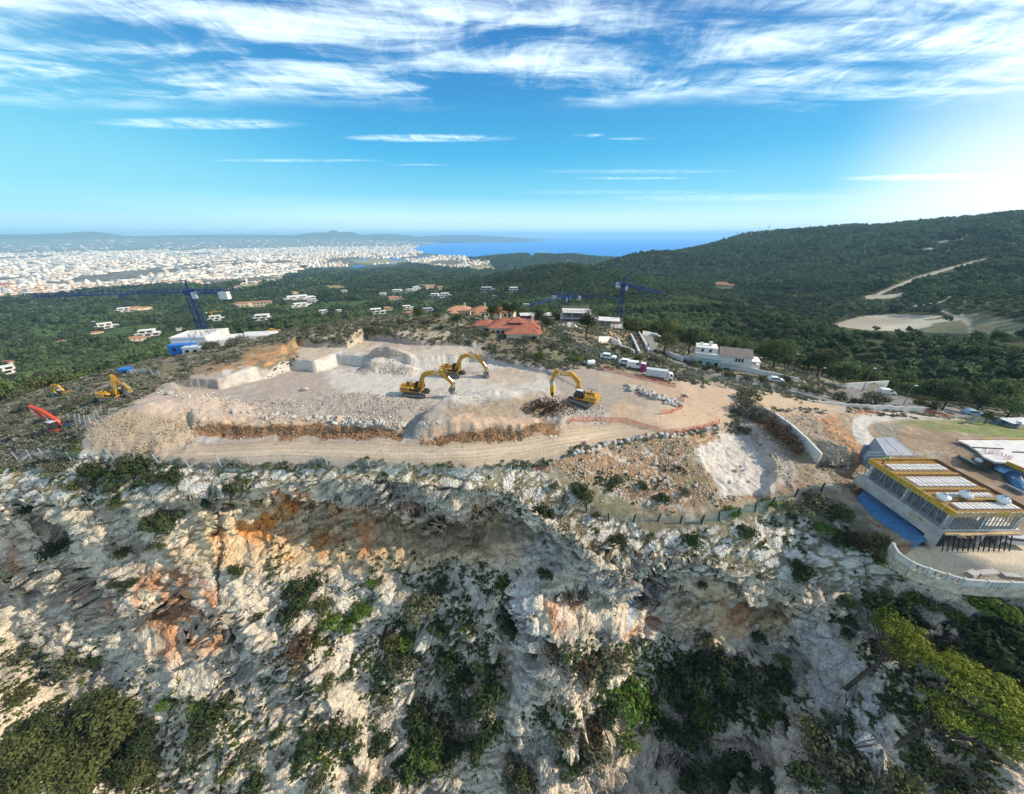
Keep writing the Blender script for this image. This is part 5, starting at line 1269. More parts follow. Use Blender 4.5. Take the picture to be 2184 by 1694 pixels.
    hts = [.55, 1.0, .95, .62, .5] if len(P_) == 4 else [.55] + [.95] * (len(P_) - 2) + [.55]
    for i, p in enumerate(P_):
        dr_ = (P_[min(i + 1, len(P_) - 1)] - P_[max(i - 1, 0)]).normalized(); up = Vector((-dr_.z, 0, dr_.x))
        hh = hts[i] / 2; top.append((p.x + up.x * hh, p.z + up.z * hh)); bot.append((p.x - up.x * hh, p.z - up.z * hh))
    b = MB(); b.prism(top + bot[::-1], -.29, .29); b.tube((boom[0][0], -.45, boom[0][1]), (boom[0][0], .45, boom[0][1]), .25); b.tube((boom[-1][0], -.36, boom[-1][1]), (boom[-1][0], .36, boom[-1][1]), .2)
    bo = b.build("boom", paint, root)
    (sx0, sz0), (sx1, sz1) = stick
    sv_ = Vector((sx1 - sx0, 0, sz1 - sz0)).normalized(); un = Vector((-sv_.z, 0, sv_.x))
    if un.x < 0: un = -un
    q = Vector((boom[-1][0], 0, boom[-1][1])); a0, a1 = Vector((sx0, 0, sz0)), Vector((sx1, 0, sz1))
    st = MB(); st.prism([((a0 - un * .22).x, (a0 - un * .22).z), ((a0 + un * .3).x, (a0 + un * .3).z), ((q + un * .55 + sv_ * .2).x, (q + un * .55 + sv_ * .2).z), ((a1 + un * .2).x, (a1 + un * .2).z), ((a1 - un * .2).x, (a1 - un * .2).z), ((q - un * .25).x, (q - un * .25).z)], -.23, .23)
    so = st.build("stick", paint, root)
    # hydraulic cylinders
    mid = P_[1]; cy = MB(); cup = Vector((0, 0, .62))
    c0 = mid + Vector((.15, 0, .62)); c1 = Vector((sx0, 0, sz0)); cm = c0.lerp(c1, .6); cy.tube(c0, cm, .15, n=8); cyo = cy.build("arm_cylinder", BLK, bo); cr = MB(); cr.tube(cm, c1, .08, n=8); cr.build("rod", CHROME, cyo)
    for y in (-.42, .42):
        l0 = Vector((1.25, y, 1.35)); l1 = P_[1].lerp(P_[2], .12) + Vector((0, y, -.15)); lm = l0.lerp(l1, .62)
        cy = MB(); cy.tube(l0, lm, .15, n=8); lo = cy.build("lift_cylinder", paint, root); cr = MB(); cr.tube(lm, l1, .08, n=8); cr.build("rod", CHROME, lo)
    k0 = a0 + un * .45 + sv_ * .5; k1 = a1 + un * .5 - sv_ * .35; km = k0.lerp(k1, .55)
    cy = MB(); cy.tube(k0, km, .14, n=8); ko = cy.build("tool_cylinder", BLK, so); cr = MB(); cr.tube(km, k1, .075, n=8); cr.build("rod", CHROME, ko)
    lk = MB(); lk.bar(k1 + Vector((0, -.2, 0)), a1 + un * .35 + sv_ * .35 + Vector((0, -.2, 0)), .12); lk.bar(k1 + Vector((0, .2, 0)), a1 + un * .35 + sv_ * .35 + Vector((0, .2, 0)), .12); lk.bar(k1 + Vector((0, -.2, 0)), a1 - sv_ * .45 + Vector((0, -.2, 0)), .1); lk.build("linkage", STEEL, so)
    kind, tang = tool
    T = empty("pivot", (0, 0, 0)); bpy.data.objects.remove(T)
    def place(o): o.location = a1; o.rotation_euler = (0, tang, 0); return o
    if kind == 'bucket':
        m = MB(); m.box(-.28, .28, -.32, .32, -.55, .1); place(m.build("quick_coupler", PALEY, root))
        o_ = [(.45, -.5), (-.35, -.5), (-.55, -1.0), (-.42, -1.6), (.05, -1.95), (.6, -2.05), (.62, -1.98), (.1, -1.85), (-.3, -1.52), (-.42, -1.0), (-.25, -.62), (.45, -.6)]
        m = MB(); m.prism(o_, -.72, .72)
        for y in (-.74, .70): m.prism([(.45, -.5), (-.35, -.5), (-.55, -1.0), (-.42, -1.6), (.05, -1.95), (.6, -2.05)], y, y + .04)
        for y in (-.6, -.3, 0, .3, .6): m.box(.55, .85, y - .06, y + .06, -2.1, -1.98)
        place(m.build("bucket", STEEL, root))
    else:
        m = MB(); m.box(-.35, .35, -.34, .34, -.75, .15); place(m.build("quick_coupler", pm("pale_bracket_paint", (.42, .42, .36), .6), root))
        m = MB(); m.box(-.42, .42, -.36, .36, -2.2, -.7, (-.0, 0, 0, 0)); m.prism([(-.42, -2.2), (.42, -2.2), (.26, -3.3), (-.26, -3.3)], -.27, .27); bk = place(m.build("breaker", PALEY, root))
        m = MB(); m.tube((0, 0, -3.25), (0, 0, -4.1), .13, .05, 8); m.build("chisel", BLK, bk)
        m = MB(); m.box(-.2, .2, -.37, .37, -2.9, -2.2); m.build("guard", BLK, bk)
    if letters:
        i = len(boom) - 2; x0, z0 = boom[i]; x1, z1 = boom[i + 1]; f = .42; an = math.atan2(z1 - z0, x1 - x0)
        for side in (-1, 1):
            x, z = x0 + (x1 - x0) * f, z0 + (z1 - z0) * f
            text_part("CAT", .52, LETW, bo, rot_to_side(x, side * .295, z - .18, side, an))
            t = MB(); t.prism([(-.28, -.2), (.28, -.2), (0, .05)], -.005, .005); tr = t.build("emblem", LETB, bo); tr.location = (x + .1 * side * -1, side * .297, z - .05); tr.rotation_euler[1] = -an
            text_part("CAT", .5, LETW, cwo, rot_to_side(-2.72, side * 1.40, 1.62, side))
            t = MB(); t.tube((0, -.004, 0), (0, .004, 0), .19, n=16); tr = t.build("roundel", LETW, bo); tr.location = (x0 + (x1 - x0) * .75, side * .296, z0 + (z1 - z0) * .75)
    return root
# three machines at work on the quarry floor
def floor_at(px, py, z=0.05):
    p = P(px, py, z); return Vector(p)
p = floor_at(889, 843); excavator(p, R(-8), "yellow excavator on the pale floor with its bucket down, front one of two facing right", [(.6, 1.95), (2.0, 4.7), (3.4, 5.45), (6.2, 5.35)], ((5.75, 6.25), (8.35, 3.1)), ('bucket', R(14)), group="excavators on the quarry floor")
p = floor_at(968, 801); excavator(p, R(-10), "yellow excavator in the middle of the pit, behind another, bucket at the rubble edge", [(.6, 1.95), (2.2, 4.8), (3.6, 5.5), (6.5, 5.0)], ((6.0, 5.85), (8.3, 2.3)), ('bucket', R(2)), track_turn=R(-14), group="excavators on the quarry floor")
p = floor_at(1240, 859, .5); excavator(p, R(157), "yellow excavator with a hydraulic breaker standing over the brush pile", [(.6, 1.95), (1.5, 4.6), (3.0, 5.7), (6.3, 5.1)], ((5.9, 6.1), (6.75, 2.95)), ('breaker', R(10)), track_turn=R(-14), tilt=(0, R(-5)), group="excavators on the quarry floor")
p = on_ground(230, 858); excavator(p + Vector((0, 1.2, 0)), R(8), sc=.74, label="yellow excavator on the left slope with folded boom in front of a rubble heap", boom=[(.6, 1.95), (1.1, 4.6), (1.3, 5.8), (1.2, 7.0)], stick=((.8, 7.4), (4.7, 3.2)), tool=('bucket', R(25)), letters=False, tilt=(R(-3), R(6)), group="excavators left of the quarry")
p = on_ground(136, 846); excavator(p + Vector((-2, 2, -.9)), R(172), "small orange yellow excavator half hidden by scrub at far left", [(.6, 1.95), (1.8, 4.2), (3.2, 4.6), (4.8, 3.9)], ((4.6, 4.6), (5.6, 1.8)), ('bucket', R(10)), paint=YEL2, letters=False, sc=.62, group="excavators left of the quarry")
# red drilling machine on the left
def drill_rig(loc, head):
    root = empty("drill_rig", loc, head, .8); root.scale = (.8, -.8, .8); tag(root, "red crawler drill rig with black cab and long raised red arm", "drill rig")
    for y in (-1.1, 1.1):
        t = make_track(root, y, False)
        m = MB(); m.box(-1.9, 1.9, y - .36, y + .36, .3, .8); m.build("side_panel", RED, t)
    m = MB(); m.box(-2.6, 1.2, -1.2, 1.2, 1.05, 1.5); m.box(-3.6, -2.4, -1.0, 1.0, .5, 1.2); m.build("chassis", RED, root)
    m = MB(); m.box(-.9, 1.1, -1.15, .1, 1.5, 3.3, (.1, .35, .05, .05)); cab = m.build("cab", BLK, root)
    m = MB(); m.box(-.8, .7, -1.1, .05, 3.3, 3.42); m.build("cab_roof", pm("pale_cab_roof", (.5, .52, .55), .4, None), cab)
    m = MB(); m.box(-.5, .6, -1.17, .12, 2.3, 3.05); m.build("window", GLASS, cab)
    BLUE = pm("blue_machine_paint", (.03, .10, .26), .5)
    m = MB(); m.box(-4.6, -.9, .2, 1.2, 1.5, 2.35, (.2, .2, .1, .1)); m.box(-4.2, -3.2, .3, 1.0, 2.35, 2.6); m.build("engine_housing", BLUE, root)
    P_ = [(-1.5, 1.9), (-.3, 3.2), (3.0, 5.3), (6.2, 6.4)]
    m = MB(); m.prism([(-1.7, 1.6), (-1.2, 1.6), (.2, 2.9), (3.2, 4.85), (6.3, 6.1), (6.3, 6.6), (2.8, 5.7), (-.5, 3.6)], .15, .75); b = m.build("boom", RED, root)
    m = MB(); m.prism([(6.0, 6.3), (6.6, 6.2), (4.4, 3.6), (3.6, 3.0), (3.4, 3.3)], .2, .7); m.build("stick", RED, root)
    for a, c in (((1.0, .1, 2.0), (2.6, .1, 4.6)), ((1.0, .8, 2.0), (2.6, .8, 4.6)), ((2.4, .45, 2.2), (3.6, .45, 3.2))):
        m = MB(); m.tube(a, Vector(a).lerp(Vector(c), .55), .13, n=8); o = m.build("lift_cylinder", pm("pale_cylinder_paint", (.6, .58, .52), .5), root); m = MB(); m.tube(Vector(a).lerp(Vector(c), .55), c, .07, n=8); m.build("rod", CHROME, o)
    m = MB(); m.box(1.6, 3.8, -.5, .5, .3, .7); m.bar((1.4, 0, .9), (2.4, 0, .5), .4); m.build("front_support", RED, root)
p = on_ground(100, 930); drill_rig(p + Vector((1.4, 1.0, .1)), R(168))
# ------------------------------------------------------------------ buildings near the hill
TERRA = pm("terracotta_tiles", (.34, .13, .088), .85, (.8, .25), .1, 0.0, (6, .6, .15)); TERRA2 = pm("old_brown_tiles", (.36, .19, .11), .9, (.8, .3), .1, 0.0, (6, .6, .15)); CREAM = pm("cream_render", (.62, .52, .38), .9, (.5, .12)); WHITE = pm("white_render", (.70, .68, .63), .85, (.4, .08)); CONC = pm("raw_concrete", (.42, .41, .39), .9, (.7, .2))
PALE = pm("pale_new_concrete", (.60, .59, .56), .9, (.6, .14)); DARKW = pm("dark_window_glass", (.02, .028, .035), .15, None, .5); TIMB = pm("formwork_timber", (.45, .33, .19), .8, (2, .3)); BRICK = pm("pale_brick", (.42, .27, .18), .9, (2, .25)); BLUEP = pm("crane_blue_paint", (.008, .032, .17), .5, (1, .15))
BLUET = pm("blue_tarpaulin", (.06, .19, .36), .45, (1.2, .2), .4, 0.0, (2.5, .5, .3)); AMB = pm("amber_formwork_ply", (.36, .20, .045), .6, (1.2, .3)); YELB = pm("yellow_edge_board", (.46, .29, .035), .6, (1.5, .2)); POLY = pm("white_foam_block", (.70, .70, .67), .8, (1, .05)); STONE = pm("tan_masonry", (.42, .36, .28), .9, (1.2, .3), .1, 0.0, (3, .7, .2)); GREY = pm("grey_render", (.36, .36, .36), .9); TURQ = pm("turquoise_paint", (.06, .34, .36), .6); SLATE = pm("grey_brown_roof", (.20, .17, .155), .9, (1, .2))
def wxy(px, py, z): p = P(px, py, z); return (float(p[0]), float(p[1]))
def hip(m, x0, x1, y0, y1, z0, z1, over=.5):
    x0 -= over; x1 += over; y0 -= over; y1 += over; ins = min(x1 - x0, y1 - y0) / 2
    if x1 - x0 >= y1 - y0: a, b = (x0 + ins, (y0 + y1) / 2, z1), (x1 - ins + .01, (y0 + y1) / 2, z1)
    else: a, b = ((x0 + x1) / 2, y0 + ins, z1), ((x0 + x1) / 2, y1 - ins + .01, z1)
    v = [(x0, y0, z0), (x1, y0, z0), (x1, y1, z0), (x0, y1, z0), a, b]
    if x1 - x0 >= y1 - y0: f = [(3, 2, 1, 0), (0, 1, 5, 4), (1, 2, 5), (2, 3, 4, 5), (3, 0, 4)]
    else: f = [(3, 2, 1, 0), (0, 1, 4), (1, 2, 5, 4), (2, 3, 5), (3, 0, 4, 5)]
    return m.add(v, f)
def windows(root, x0, x1, y, z0, n, w, h, mat=None):
    for k in range(n):
        c = x0 + (x1 - x0) * (k + .5) / n; m = MB(); m.box(c - w / 2, c + w / 2, y - .06, y + .05, z0, z0 + h); m.build("window", mat or DARKW, root)
def crane(base, h, jib_to, back_to, label, mast_w=1.7, cw=2):
    root = empty("tower_crane", base); tag(root, label, "tower crane")
    def lattice(m, a, b, w, seg, th=.13, tri=False):
        a, b = Vector(a), Vector(b); d = (b - a); L = d.length; d.normalize()
        s = d.cross(Vector((0, 0, 1)));  s = Vector((1, 0, 0)) if s.length < .1 else s.normalized(); u = s.cross(d)
        cs = [(-1, -1), (1, -1), (1, 1), (-1, 1)] if not tri else [(-1, -1), (1, -1), (0, 1)]
        n = max(2, int(L / seg)); pt = lambda i, k: a + d * L * i / n + s * cs[k][0] * w / 2 + u * cs[k][1] * w / 2
        for k in range(len(cs)): m.bar(pt(0, k), pt(n, k), th)
        for i in range(n):
            for k in range(len(cs)):
                k2 = (k + 1) % len(cs); m.bar(pt(i, k), pt(i + 1, k2) if i % 2 else pt(i + 1, k2), th * .62); m.bar(pt(i, k), pt(i, k2), th * .55)
    m = MB(); lattice(m, (0, 0, 0), (0, 0, h), mast_w, mast_w * 1.15, .19); m.build("mast", BLUEP, root)
    top = Vector((0, 0, h)); j = Vector(jib_to); k = Vector(back_to)
    m = MB(); lattice(m, top + Vector((0, 0, .8)), top + Vector((0, 0, .8)) + j, 1.1, 1.6, .13, True); m.build("jib", BLUEP, root)
    m = MB(); lattice(m, top + Vector((0, 0, .5)), top + Vector((0, 0, .5)) + k, 1.2, 2.2, .18); m.box(-1.1, 1.1, -1.1, 1.1, h - .3, h + 1.0); m.build("counter_jib", BLUEP, root)
    m = MB()
    apex = top + Vector((0, 0, 4.2)); m.bar(top + Vector((-.6, 0, 0)), apex, .22); m.bar(top + Vector((.6, 0, 0)), apex, .22); m.bar(apex, top + k * .9 + Vector((0, 0, 1)), .12); m.bar(apex, top + j * .6 + Vector((0, 0, 1.6)), .12); m.bar(apex, top + j * .25 + Vector((0, 0, 1.6)), .1); m.build("tower_head", BLUEP, root)
    c = top + k * .92; m = MB()
    for q in range(cw): o = c - k.normalized() * (q * 1.3); m.box(o.x - .9, o.x + .9, o.y - .9, o.y + .9, o.z - 1.9, o.z + .5)
    m.build("counterweight", PALE, root)
    m = MB(); m.box(.9, 2.2, -.9, .5, h - 1.9, h + .3); cb = m.build("cab", pm("crane_cab_paint", (.5, .55, .6), .4, None), root)
    m = MB(); t = top + j * .45; m.box(t.x - .8, t.x + .8, t.y - .5, t.y + .5, t.z - .5, t.z); m.bar(t, t - Vector((0, 0, 4)), .07); m.build("trolley", BLUEP, root)
    return root
def crane_at(px, d, py_top, jib_px, jib_d, back_px, back_d, label, zb, **kw):
    t = PR(px, py_top, d); j = PR(jib_px[0], jib_px[1], jib_d); b = PR(back_px[0], back_px[1], back_d)
    return crane((t[0], t[1], zb), t[2] - zb, (j[0] - t[0], j[1] - t[1], 0), (b[0] - t[0], b[1] - t[1], 0), label, **kw)
crane_at(404, 168, 625, (62, 632), 192, (488, 626), 158, "large blue tower crane with a long jib over the pale concrete house on the left", -26, mast_w=1.9)
crane_at(1203, 232, 637, (1128, 638), 205, (1238, 637), 240, "blue tower crane with its jib pointing left, over the building skeletons", -22, cw=1)
crane_at(1212, 262, 633, (1322, 633), 262, (1177, 634), 262, "blue tower crane with a jib pointing right, just behind the left pointing one", -26, cw=2)
crane_at(1329, 190, 610, (1407, 631), 168, (1317, 608), 200, "tall blue tower crane beside the curved grey road", -14, cw=2)
# small yellow crane far off in the wood
def small_crane(px, py, label, s, col):
    p = far_pt(px, py); root = empty("small_crane", p, .3, s); tag(root, label, "tower crane")
    m = MB(); m.bar((0, 0, 0), (0, 0, 13), 1.1); m.build("mast", col, root)
    m = MB(); m.bar((-7, 0, 13), (17, 0, 13.6), .8); m.bar((0, 0, 15), (10, 0, 13.5), .3); m.build("jib", col, root)
    m = MB(); m.box(-7.5, -5.5, -1, 1, 11.6, 13.2); m.build("counterweight", PALE, root)
small_crane(455, 684, "little yellow tower crane over an unfinished villa in the left wood", 1.0, YEL)
small_crane(893, 621, "thin pale yellow crane above the terrace row of villas", 1.2, pm("pale_yellow_paint", (.55, .5, .32), .6))

# white concrete house below the blue crane
def concrete_house():
    c = wxy(430, 718, 5); root = empty("concrete_house", (c[0], c[1], 0)); tag(root, "unfinished white concrete house with flat roofs and starter bars, left of the quarry", "house")
    rel = lambda pts, z: [(wxy(a, b, z)[0] - c[0], wxy(a, b, z)[1] - c[1]) for a, b in pts]
    m = MB(); q = rel([(362, 724), (437, 721), (470, 708), (487, 703), (402, 709)], 5); m.slab(q, -6, 5); m.build("wall", PALE, root)
    m = MB()
    for i in range(len(q)): a, b = q[i], q[(i + 1) % len(q)]; m.bar((*a, 5.25), (*b, 5.25), .3, .5)
    m.build("parapet", PALE, root)
    m = MB(); q2 = rel([(437, 723), (520, 716), (520, 706), (475, 709)], 5); m.slab(q2, -6, 4.3); m.build("wing", WHITE, root)
    m = MB(); q3 = rel([(520, 716), (594, 712), (592, 703), (520, 706)], 5); m.slab(q3, -6, 4.7); m.build("wing", PALE, root)
    r = np.random.default_rng(5)
    for a, b in [(405, 720), (418, 722), (432, 716), (446, 713), (460, 711), (420, 714), (440, 710), (455, 707)]:
        p = rel([(a, b)], 5)[0]; m = MB()
        for k in range(4): m.bar((p[0] + r.normal() * .25, p[1] + r.normal() * .2, 4.9), (p[0] + r.normal() * .3, p[1] + r.normal() * .2, 6.2), .07)
        m.build("starter_bar", STEEL, root)
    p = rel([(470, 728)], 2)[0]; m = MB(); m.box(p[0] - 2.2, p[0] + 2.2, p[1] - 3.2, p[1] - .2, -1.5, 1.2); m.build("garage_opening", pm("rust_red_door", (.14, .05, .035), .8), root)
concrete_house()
p = PR(556, 716, 150); excavator(Vector((p[0], p[1], p[2] - 3.5)), R(15), "yellow excavator behind the white concrete house, only its boom showing", [(.6, 1.95), (2.2, 4.8), (3.6, 5.4), (6.5, 4.4)], ((6.0, 5.2), (8.6, 2.6)), ('bucket', R(10)), letters=False, group="excavators left of the quarry")
def cabin(px, py, z, w, d, h, rz, label, mat, name="site_cabin", roofmat=None):
    p = P(px, py, z); root = empty(name, p, rz); tag(root, label, "site cabin")
    m = MB(); m.box(-w / 2, w / 2, -d / 2, d / 2, 0, h)
    for k in range(int(w / .4)): x = -w / 2 + .2 + k * .4; m.box(x - .06, x + .06, -d / 2 - .04, -d / 2 + .01, .1, h - .1)
    m.build("body", mat, root); m = MB(); m.box(-w / 2 - .08, w / 2 + .08, -d / 2 - .08, d / 2 + .08, h, h + .12); m.build("roof", roofmat or mat, root)
    windows(root, -w / 2 + .3, w / 2 - .3, -d / 2 - .05, h * .4, 2, .9, h * .35)
cabin(395, 753, 1.2, 6, 2.6, 2.5, .15, "bright blue site cabin at the corner of the white concrete house", pm("blue_cabin_paint", (.02, .16, .50), .5))
cabin(418, 756, 1.2, 4.5, 2.4, 2.3, .15, "pale grey site cabin next to the blue one", pm("pale_cabin_paint", (.55, .58, .62), .5))
cabin(272, 799, .2, 2.0, 2.0, 1.6, .3, "small blue water tank on the scrub slope left of the quarry", pm("blue_cabin_paint", (.02, .16, .50), .5), "water_tank")

# terracotta villa on the crest
def red_villa():
    p = P(1094, 718, 4.2); root = empty("red_roofed_villa", p, R(-2), .9); tag(root, "cream villa with bright terracotta hip roofs on the crest of the hill", "villa")
    m = MB(); m.box(-8, 8.5, 0, 9, -3, 2.9); m.box(-13.5, -7, 3.5, 10, -3, 2.8); m.box(-2, 8.8, -4, 0, -3, 2.0); m.build("wall", CREAM, root)
    m = MB(); hip(m, -8, 8.5, 0, 9, 2.9, 5.2, .7); m.build("roof", TERRA, root)
    m = MB(); hip(m, -13.5, -6.5, 3.5, 10, 2.8, 4.4, .6); m.build("roof", TERRA, root)
    m = MB(); hip(m, -2.2, 8.8, -4, 2.5, 2.0, 3.7, .6); m.build("roof", TERRA, root)
    m = MB(); hip(m, -1.5, 3.5, 1, 6, 4.4, 6.0, .2); m.build("roof", TERRA, root)
    m = MB(); m.box(6.0, 7.0, 4, 5, 3.6, 6.3); m.build("chimney", CREAM, root)
    m = MB(); m.box(-10.2, -9.2, 6, 7, 3.2, 5.4); m.build("chimney", CREAM, root)
    m = MB(); m.box(3.2, 7.8, -4.06, -3.5, -2.6, 1.2); m.build("garage_opening", DARKW, root)  # dark panel painting in the shade of the open garage
    windows(root, -7.5, -2.5, -.02, .6, 3, 1.0, 1.4); windows(root, -13, -8, 3.48, .5, 2, 1.0, 1.2)
    m = MB(); m.box(9.4, 13.4, -4.2, -3.9, -3, .6)
    for k in range(9): m.box(9.5 + k * .45, 9.7 + k * .45, -4.25, -3.85, -3, .9)
    m.build("gate", STONE, root)
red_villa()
def tile_house(px, py, d, w, dp, h, rz, label, wing=True, rm=None, gp=None, sink=3):
    p = PR(px, py, d); root = empty("tiled_house", p, rz); tag(root, label, "house", gp)
    m = MB(); m.box(-w / 2, w / 2, 0, dp, -sink, h)
    if wing: m.box(-w / 2 + .8, -w / 2 + w * .45, -3, 0, -sink, h * .8)
    m.build("wall", CREAM, root); m = MB(); hip(m, -w / 2, w / 2, 0, dp, h, h + dp * .24); rf = m.build("roof", rm or TERRA2, root)
    if wing: m = MB(); hip(m, -w / 2 + .8, -w / 2 + w * .45, -3, 1.5, h * .8, h * .8 + 1.2, .4); m.build("roof", rm or TERRA2, root)
    m = MB(); m.box(w * .2, w * .2 + .8, dp * .55, dp * .55 + .8, h, h + dp * .24 + 1.0); m.build("chimney", CREAM, rf)
    windows(root, -w / 2 + .5, w / 2 - .5, -.02, h * .35, 4, 1.0, 1.2)
tile_house(1026, 682, 158, 8, 8, 3.6, .1, "brown tiled house behind the bright red roofed villa", gp="brown tiled houses on the crest")
tile_house(1072, 681, 160, 10, 8, 3.4, -.15, "widest brown tiled house, between the villa and a dark pine", gp="brown tiled houses on the crest")
tile_house(980, 681, 166, 10, 7, 4.0, .05, "pink tiled house left of the brown tiled pair", rm=pm("pinkish_tiles", (.45, .24, .15), .9, (.8, .25)), gp="brown tiled houses on the crest")
tile_house(873, 683, 175, 6, 5, 2.6, .2, "low tiled house peeping over the crest among bushes", False, gp="brown tiled houses on the crest")
def skeleton(px, py, d, w, dp, storeys, rz, label, rails=True, sink=5, hs=2.7, infill=0):
    p = PR(px, py, d); root = empty("building_skeleton", p, rz); tag(root, label, "building skeleton", "concrete building skeletons below the cranes")
    for s in range(storeys + 1):
        m = MB(); z = s * hs; q = 0 if s < storeys else .8; m.box(-w / 2 + q, w / 2 - q * 2, q, dp, z - .3, z); m.build("floor_slab", PALE if s == storeys else CONC, root)
        if s < storeys:
            for i in range(4):
                for j in range(2):
                    x, y = -w / 2 + .5 + (w - 1) * i / 3, .5 + (dp - 1) * j; m = MB(); m.box(x - .2, x + .2, y - .2, y + .2, z + .003, z + hs - .303); m.build("column", BRICK if (i + s) % 3 == 0 else CONC, root)
            m = MB(); m.box(-w / 2 + 1, w / 2 - 1, dp - .6, dp - .35, z + .003, z + hs - .303); m.build("back_wall", BRICK, root)
            if infill > s: m = MB(); m.box(0, w / 2 - .8, .35, .6, z + .003, z + hs - .5); m.build("brick_infill", BRICK, root)
    m = MB(); m.box(-w / 2, w / 2, 0, dp, -sink, -.303); m.build("foundation", CONC, root)
    if rails:
        m = MB(); z = storeys * hs
        for x in np.linspace(-w / 2 + .8, w / 2 - 1.6, 7):
            for y in (.85, dp - .1): m.bar((x, y, z), (x, y, z + 1.2), .1)
        for y in (.85, dp - .1):
            for zz in (.6, 1.15): m.bar((-w / 2 + .8, y, z + zz), (w / 2 - 1.6, y, z + zz), .1, .16)
        m.build("guard_rail", TIMB, root)
skeleton(1230, 692, 172, 16, 12, 2, -.12, "tallest concrete skeleton with timber guard rails on its top deck")
skeleton(1266, 698, 166, 9, 8, 1, -.12, "low open concrete frame stepped down from the tallest skeleton")
skeleton(1146, 685, 180, 19, 8, 1, .05, "long low concrete skeleton behind the dark pine", False)
skeleton(1298, 712, 156, 11.5, 9, 2, -.25, "two storey skeleton with brick infill beside the tall blue crane", False, infill=1)
# retaining walls of the plot by the curved road
def wall_line(name, pts, z, h, th, mat, label, cat, steps=False, posts=None, group=None, cap=None, sink=1.0):
    """a wall along picture points; z one height or one per point"""
    zs = z if hasattr(z, '__len__') else [z] * len(pts); hs_ = h if hasattr(h, '__len__') else [h] * len(pts)
    W_ = [on_ground(a, b) if zz is None else Vector(P(a, b, zz)) for (a, b), zz in zip(pts, zs)]; o0 = W_[0].copy(); root = empty(name, o0); tag(root, label, cat, group)
    m = MB()
    for i in range(len(W_) - 1):
        a, b = W_[i] - o0, W_[i + 1] - o0; d = (b - a); n = Vector((-d.y, d.x, 0)).normalized() * th / 2; ha, hb = hs_[i], hs_[i + 1]
        if steps: hb = ha; b = Vector((b.x, b.y, a.z))
        v = [a - n - Vector((0, 0, sink)), b - n - Vector((0, 0, sink)), b + n - Vector((0, 0, sink)), a + n - Vector((0, 0, sink)), a - n + Vector((0, 0, ha)), b - n + Vector((0, 0, hb)), b + n + Vector((0, 0, hb)), a + n + Vector((0, 0, ha))]
        m.add(v, [(3, 2, 1, 0), (4, 5, 6, 7), (0, 1, 5, 4), (1, 2, 6, 5), (2, 3, 7, 6), (3, 0, 4, 7)])
    m.build("panel", mat, root)
    if posts:
        for p_, hh in zip(W_, hs_): q = p_ - o0; m = MB(); m.box(q.x - posts, q.x + posts, q.y - posts, q.y + posts, q.z - sink, q.z + hh + .25); m.build("post", mat, root)
    return root
wall_line("retaining_wall", [(1275, 729), (1300, 729), (1318, 738)], None, 1.8, .4, WHITE, "short white retaining wall below the two storey skeleton", "wall")
wall_line("retaining_wall", [(1317, 724), (1322, 742), (1352, 755)], None, 1.2, .4, PALE, "grey ramp wall of the plot beside the curved road", "wall")
wall_line("retaining_wall", [(1345, 716), (1352, 735), (1362, 757)], None, 1.3, .5, PALE, "inner of two pale parallel walls of the driveway trench", "wall")
wall_line("retaining_wall", [(1362, 712), (1374, 735), (1382, 752)], None, 1.3, .5, PALE, "outer of two pale parallel walls of the driveway trench", "wall")
wall_line("garden_wall", [(1374, 706), (1385, 712), (1402, 718)], None, 1.8, .3, WHITE, "white wall behind two parked cars on the curved road", "wall")
wall_line("garden_wall", [(1456, 768), (1500, 775), (1540, 783), (1576, 791), (1620, 802), (1669, 812), (1700, 819)], [-8.5, -8.6, -8.8, -9, -9.6, -10.4, -11.5], 2.0, .3, WHITE, "long white boundary wall running below the white villa", "wall")
wall_line("garden_wall", [(1410, 752), (1430, 764), (1456, 772)], -8, 2.0, .3, WHITE, "short white wall beside the grey truck", "wall")
wall_line("car_park_wall", [(1779, 832), (1830, 829), (1890, 825)], -14.6, 2.2, .3, WHITE, "straight white wall at the back of the grey car park", "wall")
wall_line("panel_wall", [(1721, 863), (1745, 866), (1769, 868.5), (1795, 871), (1823, 873), (1848, 874.5), (1873, 875.5), (1898, 876.5), (1921, 877.5), (1945, 879), (1966, 881)], [-7, -7.1, -7.3, -7.5, -7.7, -7.9, -8.1, -8.3, -8.5, -8.7, -8.9], 1.25, .2, WHITE, "stepped white panel wall between the car park and the building site", "wall", True, .16)
wall_line("site_wall", [(1619, 868), (1650, 892), (1680, 920), (1714, 954), (1747, 986)], None, [.7, 1.2, 1.6, 2.0, 2.2], .35, PALE, "tall grey white wall sloping down towards the cliff beside the pale pit", "wall")
